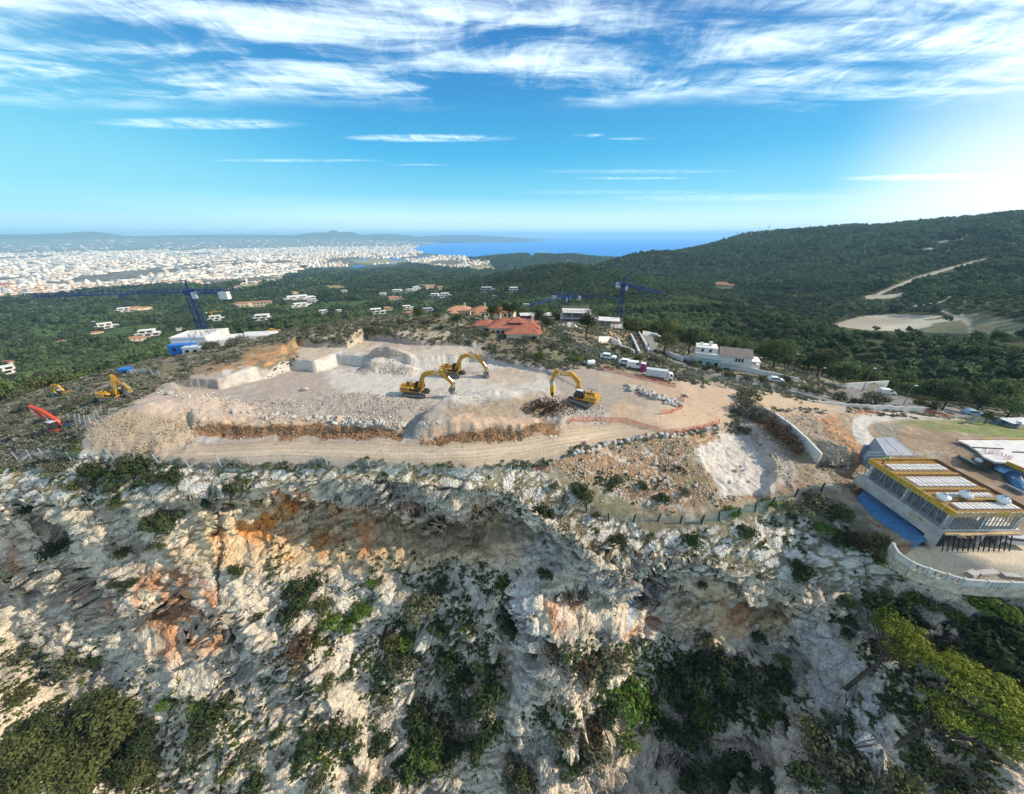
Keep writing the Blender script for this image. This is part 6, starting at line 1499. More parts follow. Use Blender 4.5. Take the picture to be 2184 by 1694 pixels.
def outcrop():
    n, k = 60, 26; r = np.random.default_rng(9)
    u, v = np.meshgrid(np.linspace(0, 1, n), np.linspace(0, 1, k), indexing='ij')
    a = np.array(wxy(1165, 722, -3)); b = np.array(wxy(1252, 724, -3)); d = (b - a); nrm = np.array((d[1], -d[0])) / np.hypot(*d)
    x = a[0] + d[0] * u; y = a[1] + d[1] * u; z = -7 + 9.5 * v * np.sin(np.clip(u * 3.14, .25, 2.9)) ** .4
    q = 1.0 * fbm(x / 2.5, z / 2.5, y / 2.5, 4, 7) + 2.0 * (1 - v) - 3.5 * np.maximum(v - .85, 0) / .15
    x = x + nrm[0] * q; y = y + nrm[1] * q; t = fbm(x / 1.2, y / 1.2, z / 1.2, 4, 8)
    c = np.where((t > -.05)[..., None], (.46, .44, .40), (.10, .105, .07)) 
    o = mesh_np("rock_outcrop", np.column_stack([x.ravel(), y.ravel(), z.ravel()]), grid_faces(n, k), M_ground, True, c.reshape(-1, 3), {'rock': np.ones(n * k), 'track': np.zeros(n * k)})
    tag(o, "pale rock face with dark ivy under the concrete skeletons", "rock")
outcrop()
# the white villa with the turquoise pergola
def white_villa():
    p = P(1534, 784, -8.6); root = empty("white_villa", p, R(-24), .95); tag(root, "white villa with a turquoise pergola and a grey pitched roof", "villa")
    m = MB(); m.box(-8.5, 9.0, 0, 8, -2, 4.4); m.box(-8.5, -1.5, 1.5, 8, 4.4, 6.2); m.box(9.0, 12, 1.0, 7.4, -2, 2.2); m.box(9.0, 12, 1.0, 7.4, 2.9, 3.3); m.build("wall", WHITE, root)
    m = MB(); m.add([(-.8, -.3, 4.5), (9.3, -.3, 4.5), (9.3, 4.2, 6.6), (-.8, 4.2, 6.6), (9.3, 8.3, 4.6), (-.8, 8.3, 4.6)], [(0, 1, 2, 3), (3, 2, 4, 5), (0, 3, 5), (1, 4, 2)]); m.build("roof", SLATE, root)
    m = MB(); m.box(-4.4, -3.4, 4, 5, 6.2, 7.8); m.build("chimney", WHITE, root); m = MB(); m.box(-7.2, -6.4, 4, 4.8, 6.2, 7.2); m.build("chimney", WHITE, root)
    m = MB()
    for k in range(7): m.box(-8.0 + k * 1.2, -7.85 + k * 1.2, -2.6, 0, 2.5, 2.65)
    m.box(-8.1, .0, -2.65, -2.5, 2.35, 2.5); m.box(-8.1, .0, -.3, -.15, 2.35, 2.5)
    for x in (-8, -4, -.2): m.box(x - .08, x + .08, -2.65, -2.5, -1.5, 2.35)
    m.build("pergola", TURQ, root)
    m = MB()
    for k in range(6): m.box(.6 + k * 1.0, .72 + k * 1.0, -1.8, 0, 1.6, 1.72)
    m.box(.5, 5.9, -1.85, -1.7, 1.45, 1.6); m.build("pergola", TURQ, root)
    windows(root, 4.0, 6.8, -.02, 2.8, 3, .6, 1.2); windows(root, -7.5, 0, -.02, -.2, 3, 1.1, 1.8); windows(root, -7.5, -2.5, 1.48, 4.7, 2, .8, 1.0)
    m = MB()
    for z in (2.9, 3.3): pass
    for y in (1.2, 4.1, 7.2): m.box(11.7, 11.95, y - .12, y + .12, 2.2, 2.9)
    m.build("balcony_column", WHITE, root)
    m = MB(); m.box(9.01, 9.06, 2, 6, -.2, 1.9); m.build("window", DARKW, root)
white_villa()
# ------------------------------------------------------------------ villas scattered through the woods
def far_villa(px, py, w_px, kind, label, s):
    dep = s[1] * CP - (s[2] - CAM_Z) * SP; W = w_px * 1.2 * dep / 750.0; az_ = math.atan2(s[0], s[1]); r = np.random.default_rng(int(px * 7 + py))
    root = empty("castle" if kind == 'c' else "hillside_house", (s[0], s[1], s[2] + .2), -az_ + r.normal() * .18); tag(root, label, "castle" if kind == 'c' else "house")
    if kind == 'c':
        m = MB(); m.tube((0, 0, -10), (0, 0, 14), 18, n=20); m.tube((-10, 0, -10), (-10, 0, 10), 7, n=10); m.tube((12, 0, -10), (12, 0, 10), 7, n=10); m.build("wall", CREAM, root); m = MB(); m.tube((22, 0, -10), (22, 0, 26), 6, n=12); m.build("tower", CREAM, root); return
    st = min(3.4, W * .14); dp = W * .42; wm = WHITE if kind in 'w' else CREAM
    if kind == 't':
        m = MB(); m.box(-W / 2, W * .2, 0, dp, -6, st * 1.3); m.box(W * .2, W / 2, dp * .2, dp, -6, st * .9); m.build("wall", wm, root)
        m = MB(); hip(m, -W / 2, W * .2, 0, dp, st * 1.3, st * 1.3 + dp * .22); m.build("roof", TERRA2 if px > 100 else TERRA, root); m = MB(); hip(m, W * .2, W / 2, dp * .2, dp, st * .9, st * .9 + dp * .16, .3); m.build("roof", TERRA2 if px > 100 else TERRA, root)
        windows(root, -W / 2 + .5, W * .2 - .5, -.05, 1.4, 3, W * .06, 1.4); return
    if kind == 'h':
        m = MB(); m.box(-W / 2, W / 2, 0, dp * .7, -6, st * 2.4); m.box(-W * .4, -W * .05, -dp * .35, 0, -6, st * 2.9); m.build("wall", CREAM, root)
        m = MB(); hip(m, -W / 2, W / 2, 0, dp * .7, st * 2.4, st * 2.4 + 2); hip(m, -W * .4, -W * .05, -dp * .35, dp * .2, st * 2.9, st * 2.9 + 2.2); m.build("roof", TERRA2, root)
        for q in range(2): windows(root, 0, W * .48, -.06, 1.2 + q * st * 1.15, 5, W * .05, 1.8)
        windows(root, -W * .38, -W * .07, -dp * .35 - .06, 3.5, 3, W * .05, 1.8); return
    if kind == 'g': wm = GREY
    m = MB(); m.box(-W / 2, W / 2, 0, dp, -6, st); m.box(-W * .36, W * .25, dp * .15, dp * 1.1, st, st * 2); m.build("wall", wm, root)
    m = MB(); m.box(-W / 2 - .5, W / 2 + .5, -.6, dp * .3, st, st + .35); m.box(-W * .36 - .5, W * .25 + .5, dp * .15 - .8, dp * 1.1 + .3, st * 2, st * 2 + .35); m.build("roof", WHITE if kind == 'w' else GREY, root)
    windows(root, -W / 2 + .4, W / 2 - .4, -.05, .6, 3, W * .2, 1.9); windows(root, -W * .34, W * .23, dp * .15 - .05, st + .6, 2, W * .2, 1.8)
for (px, py, wd, kd, lb), s in zip(VILLAS, SITES): far_villa(px, py, wd, kd, lb, s)
# masts along the right ridge, a ship in the bay
for px, py, hp, ww, lb in [(1569, 509, 9, 2.6, 'stubby lattice antenna, leftmost on the ridge skyline'), (1589, 507, 10, .8, 'thin antenna mast on the ridge, second from left'), (1599, 506, 9, 1.2, 'short antenna mast on the ridge, third from left'), (1615, 504.5, 11, 1.0, 'antenna mast on the ridge, fourth from left'), (1623, 503, 6, 1.2, 'shortest antenna mast on the ridge'), (1635, 502, 17, 1.0, 'tallest thin antenna mast on the ridge')]:
    p = far_pt(px, py + 1); H_ = hp * 2100 / 750; root = empty("antenna_mast", p); tag(root, lb, "antenna mast", "antenna masts on the ridge")
    m = MB(); m.tube((0, 0, -4), (0, 0, H_ + 8), ww, ww * .35, 5); m.build("pole", STEEL, root); m = MB(); m.box(-ww * 1.3, ww * 1.3, -1, 1, H_ * .6, H_ * .8); m.build("aerial", WHT, root)
p = P(1159, 541, SEA_Z); root = empty("ship", p, .1); tag(root, "white ship out on the bay behind the castle hill", "ship")
m = MB(); m.slab([(-70, -10), (60, -10), (78, 0), (60, 10), (-70, 10)], -3, 10); m.build("hull", GREY, root); m = MB(); m.box(-60, 20, -9, 9, 10, 24); m.box(30, 44, -8, 8, 10, 34); m.box(-40, -30, -4, 4, 24, 36); m.build("superstructure", WHITE, root)
# ------------------------------------------------------------------ the white city
def city():
    r = np.random.default_rng(77); n = 60000
    a = azf[0] + r.random(n) * R(66); d = 1450 * (9000 / 1450) ** (r.random(n) ** .9); d[:3000] = 8500 + 6500 * r.random(3000)
    x, y = d * np.sin(a), d * np.cos(a); z = far_land(a, d); px, py = proj(x, y, z)
    ok = in_px(CITY, px, py + fbm(x / 300, y / 300, 0 * x, 3, 181) * 2.0) & (z > -216) & (px > -40) & (px < 1100)
    park = fbm(x / 420, y / 900, 0 * x, 4, 182); ok &= (park < .02 + .16 * r.random(n)) | ((d > 5600) & (px > 500)); strt = fbm(x / 130, y / 260, 0 * x, 3, 183); ok &= (np.abs(strt) > .05) | (d > 4500)
    for g_ in FIELDS: ok &= ~in_px(g_, px, py)
    ok[:3000] &= r.random(3000) < .5; k = np.nonzero(ok)[0][:15500]; x, y, z, d, px = x[k], y[k], z[k], d[k], px[k]; n = len(k)
    big = sstep(px, 560, 760) * sstep(d, 2600, 3600)
    W = 9 + 14 * r.random(n) ** 2 + d * .0022; Dp = 8 + 8 * r.random(n) + d * .0012; H = 3.5 + 3.5 * r.random(n) + big * 15 * r.random(n) ** 1.5 + (r.random(n) < .02) * 16
    hall = (r.random(n) < .10) & (px < 640) & (d > 1900); W[hall] *= 3.4; Dp[hall] *= 1.6; H[hall] = 8
    W *= 1 - .35 * (d < 2700); H *= 1 - .25 * (d < 2700); Dp *= 1 - .3 * (d < 2700); tone = np.where((r.random(n) < .62)[:, None], (.76, .69, .59), (.64, .52, .40)) * (1 + .12 * r.normal(size=(n, 1)))
    brick = (d < 2600) & (r.random(n) < .5); tone[brick] = np.array((.50, .36, .26)) * (1 + .2 * r.normal(size=(brick.sum(), 1)))
    grey = r.random(n) < .12; tone[grey] = (.36, .36, .37)
    tone = np.clip(tone, .1, .85); rot = r.random(n) * .5 - .25 + np.where(r.random(n) < .3, .78, 0) - np.arctan2(x, y) * .5
    v = np.array([(-.5, -.5, -.3), (.5, -.5, -.3), (.5, .5, -.3), (-.5, .5, -.3), (-.5, -.5, 1), (.5, -.5, 1), (.5, .5, 1), (-.5, .5, 1), (-.28, -.28, 1.002), (.22, -.28, 1.002), (.22, .25, 1.002), (-.28, .25, 1.002), (-.28, -.28, 1.28), (.22, -.28, 1.28), (.22, .25, 1.28), (-.28, .25, 1.28)], float)
    f = np.array([(4, 5, 6, 7), (0, 1, 5, 4), (1, 2, 6, 5), (2, 3, 7, 6), (3, 0, 4, 7), (12, 13, 14, 15), (8, 9, 13, 12), (9, 10, 14, 13), (10, 11, 15, 14), (11, 8, 12, 15)])
    vh = np.array([(-.5, -.5, -.3), (.5, -.5, -.3), (.5, .5, -.3), (-.5, .5, -.3), (-.55, -.55, 1), (.55, -.55, 1), (.55, .55, 1), (-.55, .55, 1), (-.2, 0, 1.35), (.2, 0, 1.35)], float)
    fh = np.array([(0, 1, 5, 4), (1, 2, 6, 5), (2, 3, 7, 6), (3, 0, 4, 7), (4, 5, 9, 8), (5, 6, 9, 9), (6, 7, 8, 9), (7, 4, 8, 8)])
    # the ones nearest the hill are houses of their own
    o = np.argsort(d); inn = o[(px[o] > 2) & (px[o] < 1050)]; own = inn[:280]; rest = np.setdiff1d(np.arange(n), own)
    scatter_mesh_ = scatter_mesh("city_buildings", [(v, f)], np.column_stack([x, y, z])[rest], np.column_stack([W, Dp, H])[rest], rot[rest], tone[rest], plain_mat("city_render", .9, .1))
    tag(scatter_mesh_, "the rest of the white city spread over the plain to the bay", "city", kind='stuff')
    def tmpl(hp, body, roof):
        m = MB(); V_ = vh if hp else v
        if hp:
            m.add(V_, [tuple(q) for q in fh[:4]]); wl = m.mesh("wall", body); m = MB(); m.add(V_[4:], [(0, 1, 5, 4), (1, 2, 5), (2, 3, 4, 5), (3, 0, 4), (3, 2, 1, 0)]); rf = m.mesh("roof", roof)
        else:
            m.add(v[:8], [tuple(q) for q in f[:5]]); wl = m.mesh("wall", body); m = MB(); m.add(v[8:], [tuple(q - 8) for q in f[5:]]); m.box(-.5, .5, -.5, -.47, 1.0, 1.08); m.box(-.5, .5, .47, .5, 1.0, 1.08); rf = m.mesh("roof", roof)
        m = MB()
        for q in range(3): m.box(-.42 + .3 * q, -.24 + .3 * q, -.515, -.49, .35, .75)
        return wl, rf, m.mesh("window", DARKW)
    T = [tmpl(True, CREAM, TERRA2), tmpl(False, WHITE, WHITE), tmpl(False, CREAM, PALE), tmpl(True, WHITE, TERRA2), tmpl(False, PALE, GREY)]
    for i in own:
        t = int(r.choice(5, p=(.3, .28, .2, .1, .12))); root = empty("city_house", (x[i], y[i], z[i] + 1.2), rot[i]); root.scale = (W[i], Dp[i], H[i])
        side = 'below the crane jib' if px[i] < 420 else 'beside the pine wood' if px[i] < 640 else 'towards the bay'
        kd = ['cream house with a tiled roof', 'white flat roofed block', 'cream flat roofed block', 'white house with a tiled roof', 'grey roofed block'][t]
        tag(root, kd + ' at the white city edge ' + side, 'building', 'city houses ' + side)
        for nm, me in zip(("wall", "roof", "window"), T[t]): q = bpy.data.objects.new(nm, me); q.parent = root; link(q)
city()
# ------------------------------------------------------------------ the building shell on the right
def shell():
    root = empty("building_shell", (58, 35.4, -7.0)); tag(root, "concrete house shell with a yellow formwork deck, props and rebar at the right edge", "building shell")
    W_, D_, T_ = 10.6, 12.2, 6.0                      # deck 6 m above the ground
    m = MB(); m.box(.15, W_ - .15, .15, D_ - .15, T_ - .45, T_ - .25); m.build("deck", AMB, root)
    m = MB(); m.box(0, W_, 0, D_, T_ - .75, T_ - .452); m.build("deck_beam", TIMB, root)
    for nm, b, mt in (("edge_board", (-.06, .06, 0, D_), YELB), ("edge_board", (.07, W_ - .07, D_ - .12, D_), YELB), ("edge_board", (.07, W_ + .3, -.12, .0), TIMB), ("edge_board", (W_ - .06, W_ + .06, .01, D_ - .13), pm("brown_edge_board", (.17, .10, .06), .8))):
        m = MB(); m.box(b[0], b[1], b[2], b[3], T_ - .62, T_ + .1); e = m.build(nm, mt, root)
        if b[3] == .0:
            for k in range(16): q = MB(); x = .2 + k * .66; q.bar((x, -.14, T_ - .8), (x + .25, -.14, T_ + .25), .07); q.build("strut", TIMB, e)
            q = MB(); q.box(5.0, 6.9, -.135, -.122, T_ - .3, T_ + .2); q.build("panel", YELB, e)
    for y0, y1, x0, x1 in ((9.3, 10.7, 1.1, 9.6), (5.4, 7.5, .9, 9.4), (3.1, 3.9, 1.4, 9.0), (.7, 1.9, 1.4, 9.6)):   # foam blocks between the beams
        n = 11
        for k in range(n): a = x0 + (x1 - x0) * k / n; m = MB(); m.box(a + .05, a + (x1 - x0) / n - .1, y0, y1, T_ - .249, T_ + .06); m.build("foam_block", POLY, root)
    for y in (8.2, 4.6, 2.5):
        m = MB(); m.box(.5, W_ - .4, y - .12, y + .12, T_ - .249, T_ - .05); m.build("beam", pm("brown_edge_board", (.17, .10, .06), .8), root)
        m = MB(); m.box(.5, W_ - .4, y + .2, y + .55, T_ - .249, T_ - .12); m.build("beam_form", YELB, root)
    m = MB()
    for k in range(17): x = .4 + k * .6; m.bar((x, .3, T_ + .12), (x, D_ - .3, T_ + .12), .03)
    for k in range(9): y = .5 + k * 1.35; m.bar((.3, y, T_ + .16), (W_ - .3, y, T_ + .16), .025)
    m.build("rebar", pm("rusty_rebar", (.12, .06, .04), .8), root)
    # upper storey: props behind the deck edge
    PROP = pm("grey_prop", (.20, .23, .25), .6)
    for k in range(34):
        y = .3 + k * .35; m = MB(); m.tube((.12 + .3 * (k % 3), y, 2.95), (.12 + .3 * ((k * 7) % 3), y + .45 * math.sin(k * 2.7), T_ - .76), .05 + .02 * (k % 2), n=6); m.build("prop", PROP, root)
    for k in range(20):
        x = .5 + k * .5; m = MB(); m.tube((x, .3, 2.85), (x + .3 * math.sin(k * 3.1), .3 + .25 * (k % 2), T_ - .76), .055, n=6); m.build("prop", PROP, root)
    m = MB()
    for z in (3.5, 4.3): m.bar((.05, .4, z), (.08, D_ - .3, z + .1), .05); m.bar((.4, .12, z), (W_ - .3, .1, z + .08), .05)
    m.build("ledger_tube", PROP, root)
    for x, y in ((.6, .6), (.7, 6), (.6, 11.6), (5.3, .6), (10, .6), (5.3, 6), (10, 6)): m = MB(); m.box(x - .22, x + .22, y - .22, y + .22, 2.9, T_ - .76); m.build("column", PALE, root)
    m = MB(); m.box(.9, 1.1, 1, D_ - .5, 2.9, T_ - .8); m.build("inner_wall", pm("shade_darkened_block", (.15, .155, .16), .9), root)  # grey darkened so the storey's inner shade sits in its colour
    m = MB(); m.box(.2, W_, .2, D_, 2.5, 2.85); m.build("floor_slab", PALE, root)
    m = MB(); m.box(0, .3, 0, D_ + .6, .9, 2.9); m.build("side_wall", CONC, root)
    m = MB(); m.box(0, .3, -.02, 1.4, -.3, .897); m.build("side_wall", CONC, root)
    m = MB(); m.box(.2, W_ - .2, -.35, .19, 2.35, 2.6); m.build("edge_timber", TIMB, root)
    for k in range(14):
        x = .8 + k * .7; m = MB(); m.bar((x, .25, 2.5), (x - .55, -.9, .05), .09); m.build("raking_prop", BLK, root)
    for k in range(12): m = MB(); x = .9 + k * .8; m.tube((x, .9, 0), (x, .9, 2.5), .05, n=6); m.build("prop", PROP, root)
    for x in (.5, 6.5, 9.6): m = MB(); m.box(x - .25, x + .25, .3, .7, 0, 2.5); m.build("column", PALE, root)
    m = MB(); m.box(1.2, W_, 3.0, 3.3, -.2, 2.5); m.build("inner_wall", pm("shade_darkened_block", (.15, .155, .16), .9), root)  # same darkened grey, ground floor shade put into the wall colour
    m = MB(); m.box(.32, 1.15, .0, .25, 0, 2.0); m.build("painted_dark_opening", BLK, root)  # solid black box, paints in the shade inside the opening
    m = MB()
    for y in (D_ + .3,):
        for x in np.linspace(-.4, W_ + .3, 7): m.bar((x, y, T_ - .6), (x, y, T_ + 1.1), .05)
        for z in (.5, 1.05): m.bar((-.5, y, T_ + z), (W_ + .8, y, T_ + z), .05)
    m.build("guard_rail", pm("pale_scaffold_tube", (.5, .5, .5), .5), root)
    m = MB()
    for k in range(6): y = 1 + k * 2.0; m.bar((-.5, y, T_ - .65), (.1, y + .3, T_ + .5), .07)
    m.bar((-.4, .4, T_ + .45), (-.3, 7.2, T_ + .45), .05); m.build("bracket", TIMB, root)
    m = MB(); m.bar((-1.0, 3.4, 2.4), (2.0, -.7, 2.3), .16); m.bar((-.8, 3.8, 2.55), (2.3, -.9, 2.45), .12); m.bar((1.5, -.6, 2.66), (4.6, -.5, 2.66), .14); m.build("plank", TIMB, root)
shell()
def tarp():
    q = [(1846, 1050, -7.3), (1890, 1068, -7.1), (1935, 1100, -7.1), (1957, 1130, -7.0), (1966, 1168, -7.1), (1934, 1158, -7.25), (1890, 1120, -7.5), (1850, 1092, -7.7), (1821, 1070, -7.9)]
    c = P(1890, 1095, -7.4); n, k = 40, 14; up = [P(1840, 1048, -7.3), P(1890, 1072, -7.0), P(1930, 1102, -6.9), (57.85, 36.2, -6.8)]; lo = [P(1820, 1070, -8.0), P(1862, 1106, -7.9), P(1912, 1142, -7.6), P(1948, 1166, -7.3)]
    up = np.array(up); lo = np.array(lo); t = np.linspace(0, 1, n); ts = np.linspace(0, 1, 4)
    U_ = np.stack([np.interp(t, ts, up[:, i]) for i in range(3)], 1); L_ = np.stack([np.interp(t, ts, lo[:, i]) for i in range(3)], 1)
    s = np.linspace(0, 1, k)[None, :, None]; g_ = U_[:, None] * (1 - s) + L_[:, None] * s
    g_[..., 2] += .16 * fbm(g_[..., 0] * 1.1, g_[..., 1] * 1.1, 0 * g_[..., 0], 3, 191) + .15
    g_[..., 2] -= .9 * s[..., 0] ** 2 * .4
    o = mesh_np("tarpaulin", g_.reshape(-1, 3), grid_faces(n, k), BLUET, True); sd = o.modifiers.new("thickness", 'SOLIDIFY'); sd.thickness = .03
    tag(o, "long blue tarpaulin spread beside the concrete shell", "tarpaulin")
tarp()
def big_bag(x, y, z, s, label, gp):
    root = empty("bulk_bag", (x, y, z), rng.random() * 1.5, s); tag(root, label, "bag", gp)
    n, k = 20, 9; th = np.linspace(0, 2 * math.pi, n); ph = np.linspace(0, 1, k); T, H = np.meshgrid(th, ph, indexing='ij')
    sq = 1 / np.maximum(np.abs(np.cos(T)), np.abs(np.sin(T))) ** .6; rad = .5 * sq * (1 - .65 * np.clip(H - .72, 0, 1) / .28) * (.86 + .3 * np.sin(H * 3.1)) + .03 * fbm(np.cos(T) * 4, np.sin(T) * 4, H * 5 + x, 3, 192)
    o = mesh_np("sack", np.column_stack([(rad * np.cos(T)).ravel(), (rad * np.sin(T)).ravel(), (H * .85).ravel()]), grid_faces(n, k), pm("white_sack", (.74, .74, .72), .8, (4, .12)), True, parent=root)
    m = MB()
    for a in range(4): c, s_ = math.cos(a * 1.57 + .78), math.sin(a * 1.57 + .78); m.bar((c * .5, s_ * .5, .6), (c * .28, s_ * .28, .98), .06); m.bar((c * .28, s_ * .28, .98), (c * .05, s_ * .05, .84), .06)
    m.build("strap", pm("pale_blue_strap", (.25, .42, .52), .8), root)
for px, py, lb in ((2010, 1066, "white bulk bag on the formwork deck, nearest the yellow side board"), (2056, 1060, "middle white bulk bag on the formwork deck beside the foam blocks"), (2136, 1071, "white bulk bag at the far right of the formwork deck")):
    p = P(px, py, -.92); big_bag(p[0], p[1], p[2], 1.08, lb, "white bulk bags on the deck")
p = on_ground(2086, 984); big_bag(p.x, p.y, p.z, .9, "white bulk bag lying on the stack of dark steel beams", "bulk bags on the ground")
# lean-to with a sheeted roof
def shed():
    p = P(1928, 978, -3.6); a = P(1902, 954, -2.2); root = empty("sheeted_shed", (66, 49.8, -5.4)); tag(root, "small shed with a pale translucent sheet roof behind the formwork deck", "shed")
    SH = pm("pale_sheeting", (.24, .28, .32), .35, (1, .1))
    m = MB(); m.add([(-2.6, 0, 3.5), (2.4, 0, 3.5), (1.2, 3.6, 4.9), (-1.9, 3.6, 4.9), (-2.6, 0, 3.44), (2.4, 0, 3.44), (1.2, 3.6, 4.84), (-1.9, 3.6, 4.84)], [(0, 1, 2, 3), (7, 6, 5, 4), (0, 4, 5, 1), (1, 5, 6, 2), (2, 6, 7, 3), (3, 7, 4, 0)]); m.build("roof", SH, root)
    m = MB(); m.add([(-2.6, 0, 3.43), (-1.9, 3.6, 4.83), (-3.4, 3.6, 0), (-3.4, 0, 0)], [(0, 1, 2, 3)]); m.box(-3.3, 2.3, 3.4, 3.6, -1, 3.4); m.build("side_sheet", SH, root)
    m = MB()
    for x in (-2.6, -.1, 2.4): m.bar((x, 0, 3.53), (x * .6 - .25, 3.6, 4.93), .07)
    for x in (-2.6, 2.4): m.bar((x, 0, -1), (x, 0, 3.44), .1)
    m.build("frame", pm("white_frame", (.65, .66, .66), .5), root)
shed()
def slab2():
    z = -4.7; pts = [wxy(a, b, z) for a, b in ((2041, 938), (2260, 938), (2330, 1030), (2184, 1003), (2146, 987), (2122, 985), (2098, 974), (2085, 962), (2064, 948))]
    c = pts[0]; rel = [(x - c[0], y - c[1]) for x, y in pts]; root = empty("concrete_slab", (c[0], c[1], z)); tag(root, "large pale concrete slab with a curved edge on the right building site", "slab")
    m = MB(); m.slab(rel, -.3, 0); m.build("deck", PALE, root)
    m = MB(); m.slab([(x * .86 + 2.2, y * .86 - .4) for x, y in rel], -2.4, -.302); m.build("footing", CONC, root)
    for (a, b), mt in (((0, 1), pm("pinkish_edge_board", (.50, .33, .25), .8)),):
        m = MB(); m.bar((*rel[a], -.02), (*rel[b], -.02), .2, .7); m.build("edge_board", mt, root)
    for t0, t1 in ((.22, .32), (.5, .75)): A, B = np.array(rel[0]), np.array(rel[1]); p0, p1 = A + (B - A) * t0, A + (B - A) * t1; m = MB(); m.bar((p0[0], p0[1] - .12, -.02), (p1[0], p1[1] - .12, -.02), .06, .72); m.build("yellow_board", YELB, root)
    A, B = np.array(rel[4]), np.array(rel[3]); m = MB(); m.bar((*A, -.02), (*B, -.02), .15, .7); m.build("yellow_board", YELB, root)
    for a, b in (((2075, 955), (2140, 958)), ((2160, 965), (2230, 966))): p0, p1 = wxy(*a, z), wxy(*b, z); m = MB(); m.bar((p0[0] - c[0], p0[1] - c[1], .06), (p1[0] - c[0], p1[1] - c[1], .06), .3, .1); m.build("steel_joist", BLK, root)
    m = MB(); r = np.random.default_rng(3)
    for k in range(26): t = k / 25; p0 = wxy(2092 + 62 * t, 962 + 18 * t + 3 * math.sin(t * 9), z); x, y = p0[0] - c[0], p0[1] - c[1]; m.bar((x, y, 0), (x + r.normal() * .08, y + r.normal() * .08, .9), .035)
    m.build("starter_bar", pm("red_tipped_rebar", (.30, .08, .06), .8), root)
slab2()
def stack(pts, z, label, n, mat, cat="beam stack", name="beam_stack", th=.16, tarp_mat=None):
    p0, p1 = Vector(on_ground(*pts[0])), Vector(on_ground(*pts[1])); root = empty(name, p0); tag(root, label, cat, "material stacks on the site")
    d = p1 - p0; nrm = Vector((-d.y, d.x, 0)).normalized()
    for k in range(n): o = nrm * ((k % 4) * .26 - .4) + Vector((0, 0, .12 + .2 * (k // 4))); m = MB(); m.bar(o + d * (.02 * ((k * 7) % 5)), o + d * (1 - .03 * ((k * 3) % 4)), th, th * 1.1); m.build("beam", mat, root)
    return root
GRN = pm("dark_green_steel", (.045, .075, .085), .6)
stack([(2041, 972), (2108, 1004)], 0, "stack of long dark steel beams between the two slabs", 8, GRN)
stack([(2140, 1034), (2184, 1056)], 0, "stack of grey scaffold tubes at the right edge behind the deck", 10, pm("grey_tube", (.25, .26, .27), .5), th=.12)
def heap(px, py, label, s, mat=BLUET, cat="sheeted pile"):
    p = on_ground(px, py); root = empty("covered_pile", p, rng.random(), s); tag(root, label, cat, "covered piles on the site")
    n, k = 26, 12; T, H = np.meshgrid(np.linspace(0, 2 * math.pi, n), np.linspace(0, 1, k), indexing='ij'); sq = 1 / np.maximum(np.abs(np.cos(T)), np.abs(np.sin(T))) ** .7
    rad = sq * (1 - H ** 2.2 * .98); mesh_np("sheet", np.column_stack([(1.9 * rad * np.cos(T)).ravel(), (1.0 * rad * np.sin(T)).ravel(), (.25 + 1.0 * H + .16 * fbm(rad * np.cos(T) * 2.5, rad * np.sin(T) * 2.5, H * 2 + px, 3, 193)).ravel()]), grid_faces(n, k), mat, True, parent=root)
    m = MB(); m.box(-1.6, 1.6, -.8, .8, -.1, .5)
    for x in (-1.2, 0, 1.2): m.box(x - .12, x + .12, -1.05, 1.05, -.15, .12)
    m.build("pallet", pm("dull_timber", (.16, .12, .08), .9), root)
heap(2150, 1006, "pile wrapped in bright blue sheeting, nearest the curved slab", 1.25, pm("pale_blue_sheet", (.22, .42, .62), .4, (1.5, .25)))
heap(2160, 1022, "low dark pile under the blue sheeted one by the right edge", 1.1, pm("dark_blue_sheet", (.04, .10, .17), .5, (1.5, .3)))
heap(2172, 1038, "small blue sheeted pile beside the grey scaffold tubes", .9)
# terrace balustrade
def balustrade():
    top = [(1906, 1160), (1918, 1180), (1948, 1200), (1985, 1214), (2025, 1226), (2060, 1236), (2110, 1240), (2160, 1242), (2260, 1246)]
    W_ = [Vector(P(a, b, -6.15)) for a, b in top]; o0 = W_[0].copy(); root = empty("balustrade", o0); tag(root, "pale balustrade on a tan masonry wall round the sandy terrace", "balustrade")
    B1 = pm("pale_balustrade", (.46, .44, .40), .85, (1, .12))
    for i in range(len(W_) - 1):
        a, b = W_[i] - o0, W_[i + 1] - o0; d = b - a; n = Vector((-d.y, d.x, 0)).normalized()
        m = MB(); m.bar(a + Vector((0, 0, -1.7)), b + Vector((0, 0, -1.7)), .4, 1.4); m.build("masonry", STONE, root)
        m = MB(); m.bar(a, b, .26, .1); m.build("coping", B1, root)
        L = d.length; k = max(2, int(L / .42))
        if i in (2, 3, 4, 6):
            for j in range(k): q = a + d * ((j + .5) / k); m = MB(); m.bar(q + Vector((0, 0, -1.0)), q + Vector((0, 0, -.07)), .2); m.build("baluster", B1, root)
        else: m = MB(); m.bar(a + Vector((0, 0, -.53)), b + Vector((0, 0, -.53)), .22, .92); m.build("solid_panel", B1, root)
    for p_ in W_: q = p_ - o0; m = MB(); m.box(q.x - .17, q.x + .17, q.y - .17, q.y + .17, q.z - 1.0, q.z + .12); m.build("post", B1, root)
balustrade()
for px, py, w_, a in ((2100, 1224, 3.2, .1), (2070, 1226, 2.0, .3), (2150, 1230, 2.6, -.1)):
    p = P(px, py, -7.15); root = empty("board_pile", p, a); tag(root, {2100: "longest pile of grey boards beside the terrace balustrade", 2070: "small dark pile of boards at the bend of the balustrade", 2150: "pile of boards furthest right beside the balustrade"}[px], "board pile", "board piles on the terrace")
    for k in range(5): m = MB(); m.box(-w_ / 2 + .1 * k, w_ / 2 - .07 * k, -.5 + .02 * k, .5 - .06 * k, .05 + .09 * k, .12 + .09 * k); m.build("board", TIMB if k % 2 else CONC, root)
